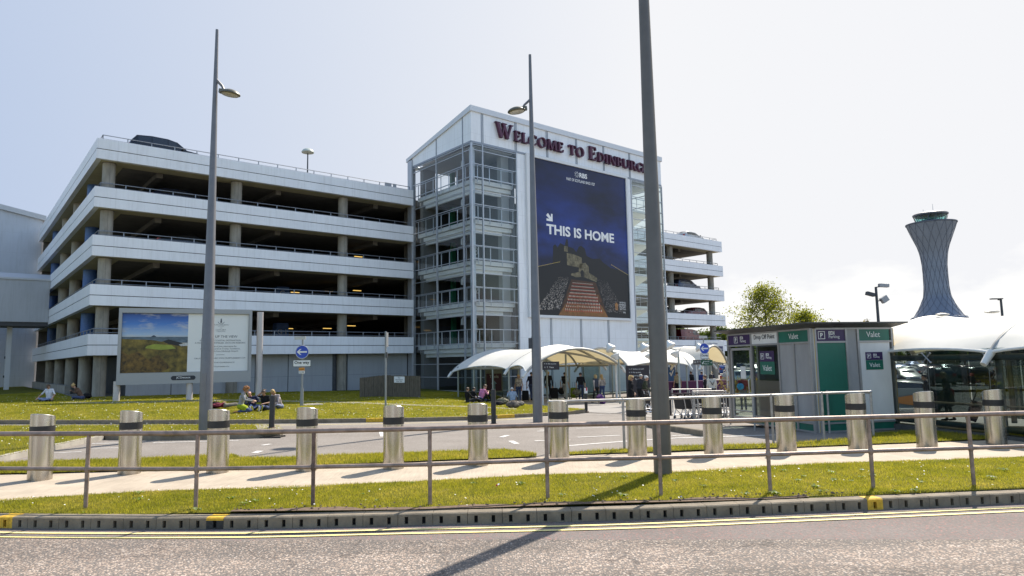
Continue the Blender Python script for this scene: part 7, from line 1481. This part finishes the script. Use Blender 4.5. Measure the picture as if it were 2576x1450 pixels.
def inside(poly, X, Y):
    c = np.zeros(len(X), bool); n = len(poly)
    for i in range(n):
        x0, y0 = poly[i]; x1, y1 = poly[i-1]
        with np.errstate(divide='ignore', invalid='ignore'): w = ((y0 > Y) != (y1 > Y)) & (X < (x1-x0)*(Y-y0)/(y1-y0+1e-12)+x0)
        c ^= w
    return c
def blades(nm, poly, n, h, w, dz, zf, clipx=None):
    xs_ = [p[0] for p in poly]; ys_ = [p[1] for p in poly]; x0, x1, y0, y1 = max(min(xs_), clipx[0]) if clipx else min(xs_), min(max(xs_), clipx[1]) if clipx else max(xs_), min(ys_), min(max(ys_), clipx[2]) if clipx else max(ys_)
    X = RNG.uniform(x0, x1, n); Y = RNG.uniform(y0, y1, n); k = inside(poly, X, Y) & (np.abs(X) < Y*.80+1); X, Y = X[k], Y[k]; n = len(X); Z = np.array([zf(a, b) for a, b in zip(X, Y)]) + dz
    patch = .65 + .35*np.sin(X*2.1+np.sin(Y*3.3)*1.4)*np.sin(Y*2.7+np.sin(X*1.3)); hh = h*RNG.uniform(.5, 1.35, n)*(.7+.5*patch); a = RNG.uniform(0, 2*math.pi, n); ln = RNG.uniform(0, .9, n)*hh; d = RNG.uniform(0, 2*math.pi, n)
    v = np.empty((n, 3, 3)); ww = w*RNG.uniform(.6, 1.4, n)
    v[:,0] = np.stack([X-np.cos(a)*ww, Y-np.sin(a)*ww, Z-.01], 1); v[:,1] = np.stack([X+np.cos(a)*ww, Y+np.sin(a)*ww, Z-.01], 1); v[:,2] = np.stack([X+np.cos(d)*ln, Y+np.sin(d)*ln, Z+hh], 1)
    me = bpy.data.meshes.new(nm); me.vertices.add(n*3); me.vertices.foreach_set('co', v.ravel().astype('f')); me.loops.add(n*3); me.loops.foreach_set('vertex_index', np.arange(n*3, dtype='i')); me.polygons.add(n); me.polygons.foreach_set('loop_start', np.arange(0, n*3, 3, dtype='i')); me.update(calc_edges=True); me.materials.append(BLADE); o = bpy.data.objects.new(nm, me); COL.objects.link(o); o['kind'] = 'stuff'; return o
blades('grass', verge_grass, 360000, .032, .0045, 0, zv, (-11, 11.5, 40))
for ob in [q for q in COL.objects if q.name.split('.')[0] == 'grass_strip']:
    co_ = [(v.co.x, v.co.y) for v in ob.data.vertices]
def strip_poly(ob):
    bm = bmesh.new(); bm.from_mesh(ob.data); e = [x for x in bm.edges if x.is_boundary]; nxt = {}
    for x in e: nxt.setdefault(x.verts[0], []).append(x.verts[1]); nxt.setdefault(x.verts[1], []).append(x.verts[0])
    s = e[0].verts[0]; pl = [s]; prev = None; cur = s
    while True:
        nn = [q for q in nxt[cur] if q is not prev]
        if not nn or nn[0] is s: break
        prev, cur = cur, nn[0]; pl.append(cur)
    out_ = [(q.co.x, q.co.y) for q in pl]; bm.free(); return out_
for ob in [q for q in list(COL.objects) if q.name.split('.')[0] == 'grass_strip']: blades('grass', strip_poly(ob), 60000, .05, .006, .012, g, (-13, 17, 40))
isl = [q for q in COL.objects if q.name.split('.')[0] == 'traffic_island'][0]; blades('grass', strip_poly(isl), 90000, .05, .007, .105, g, (-20, 0, 40))
blades('grass', lawn_poly, 420000, .045, .010, LAWN_DZ, g, (-34, 4, 50))
def daisies(poly, n, r, dz, zf, clip):
    X = RNG.uniform(clip[0], clip[1], n); Y = RNG.uniform(clip[2], clip[3], n); k = inside(poly, X, Y) & (np.sin(X*.9)*np.sin(Y*1.3+X*.3) > RNG.uniform(-.9, .9, n)); m = MB()
    for x, y in zip(X[k], Y[k]):
        z = zf(x, y)+dz+.055; s = r*RNG.uniform(.5, 1.3); t = RNG.uniform(-.5, .5); m.add([(x-s,y-s*.8,z-t*s),(x+s,y-s*.8,z-s*.5),(x+s,y+s*.8,z+t*s),(x-s,y+s*.8,z+s*.4)], [(0,1,2,3)])
    o = m.build('daisies', DAISY); o['kind'] = 'stuff'
daisies(lawn_poly, 2600, .013, LAWN_DZ+.01, g, (-32, 4, 24, 46)); daisies(strip_poly(isl), 380, .012, .115, g, (-16, -5, 13, 24)); daisies(verge_poly, 420, .009, .0, zv, (-9, 10, 9.4, 13))
# broad leaved weeds in the verge
rr = random.Random(21); m = MB(); WEED = m_leaf('weed_leaves', (.09,.14,.012), (.22,.27,.03), .4)
for _ in range(70):
    x = rr.uniform(-8.5, 9.5); ys = rr.uniform(9.6, 12.4)
    if not inside(verge_grass, np.array([x]), np.array([ys]))[0]: continue
    r_ = rr.uniform(.04, .10)
    for k in range(rr.randint(6, 12)):
        a = rr.uniform(0, 6.28); e = Vector((math.cos(a), math.sin(a), 0)); s_ = Vector((-e.y, e.x, 0))*r_*.22; p = Vector((x, ys, zv(x, ys)+.015)); l_ = r_*rr.uniform(.7, 1.3)
        m.add([p - s_*.4, p + e*l_*.55 - s_ + Z3*l_*.42, p + e*l_ + Z3*l_*.25, p + e*l_*.55 + s_ + Z3*l_*.42], [(0,1,2,3)])
o = m.build('weeds', WEED); o['kind'] = 'stuff'
# litter and stones in the verge
rr = random.Random(2); m = MB()
for k in range(120):
    x = rr.uniform(-4, 5); y = [q for q in kb if q[0] >= x][0][1] + abs(rr.gauss(0, .16)) + .02; m.ball((x, y, .02), (rr.uniform(.008,.022), rr.uniform(.008,.02), rr.uniform(.006,.014)), 6, 4)
o = m.build('soil_clods', mat('clod', (.16,.115,.085), .95, var=.4, vscale=20)); o['kind'] = 'stuff'
o = thing('litter', 'scrap of red and white litter lying in the verge near a railing post', 'litter', at(1252,1226,.0)); m = MB(); m.add([(-.03,-.02,.02),(.03,-.015,.045),(.025,.02,.06),(-.025,.02,.035)], [(0,1,2,3)]); m.build('paper', SIGNW, o); m = MB(); m.add([(-.03,-.025,.02),(.0,-.03,.022),(.0,-.01,.05),(-.03,-.005,.04)], [(0,1,2,3)]); m.build('red_corner', mat('litter_red', (.6,.05,.03), .5), o)
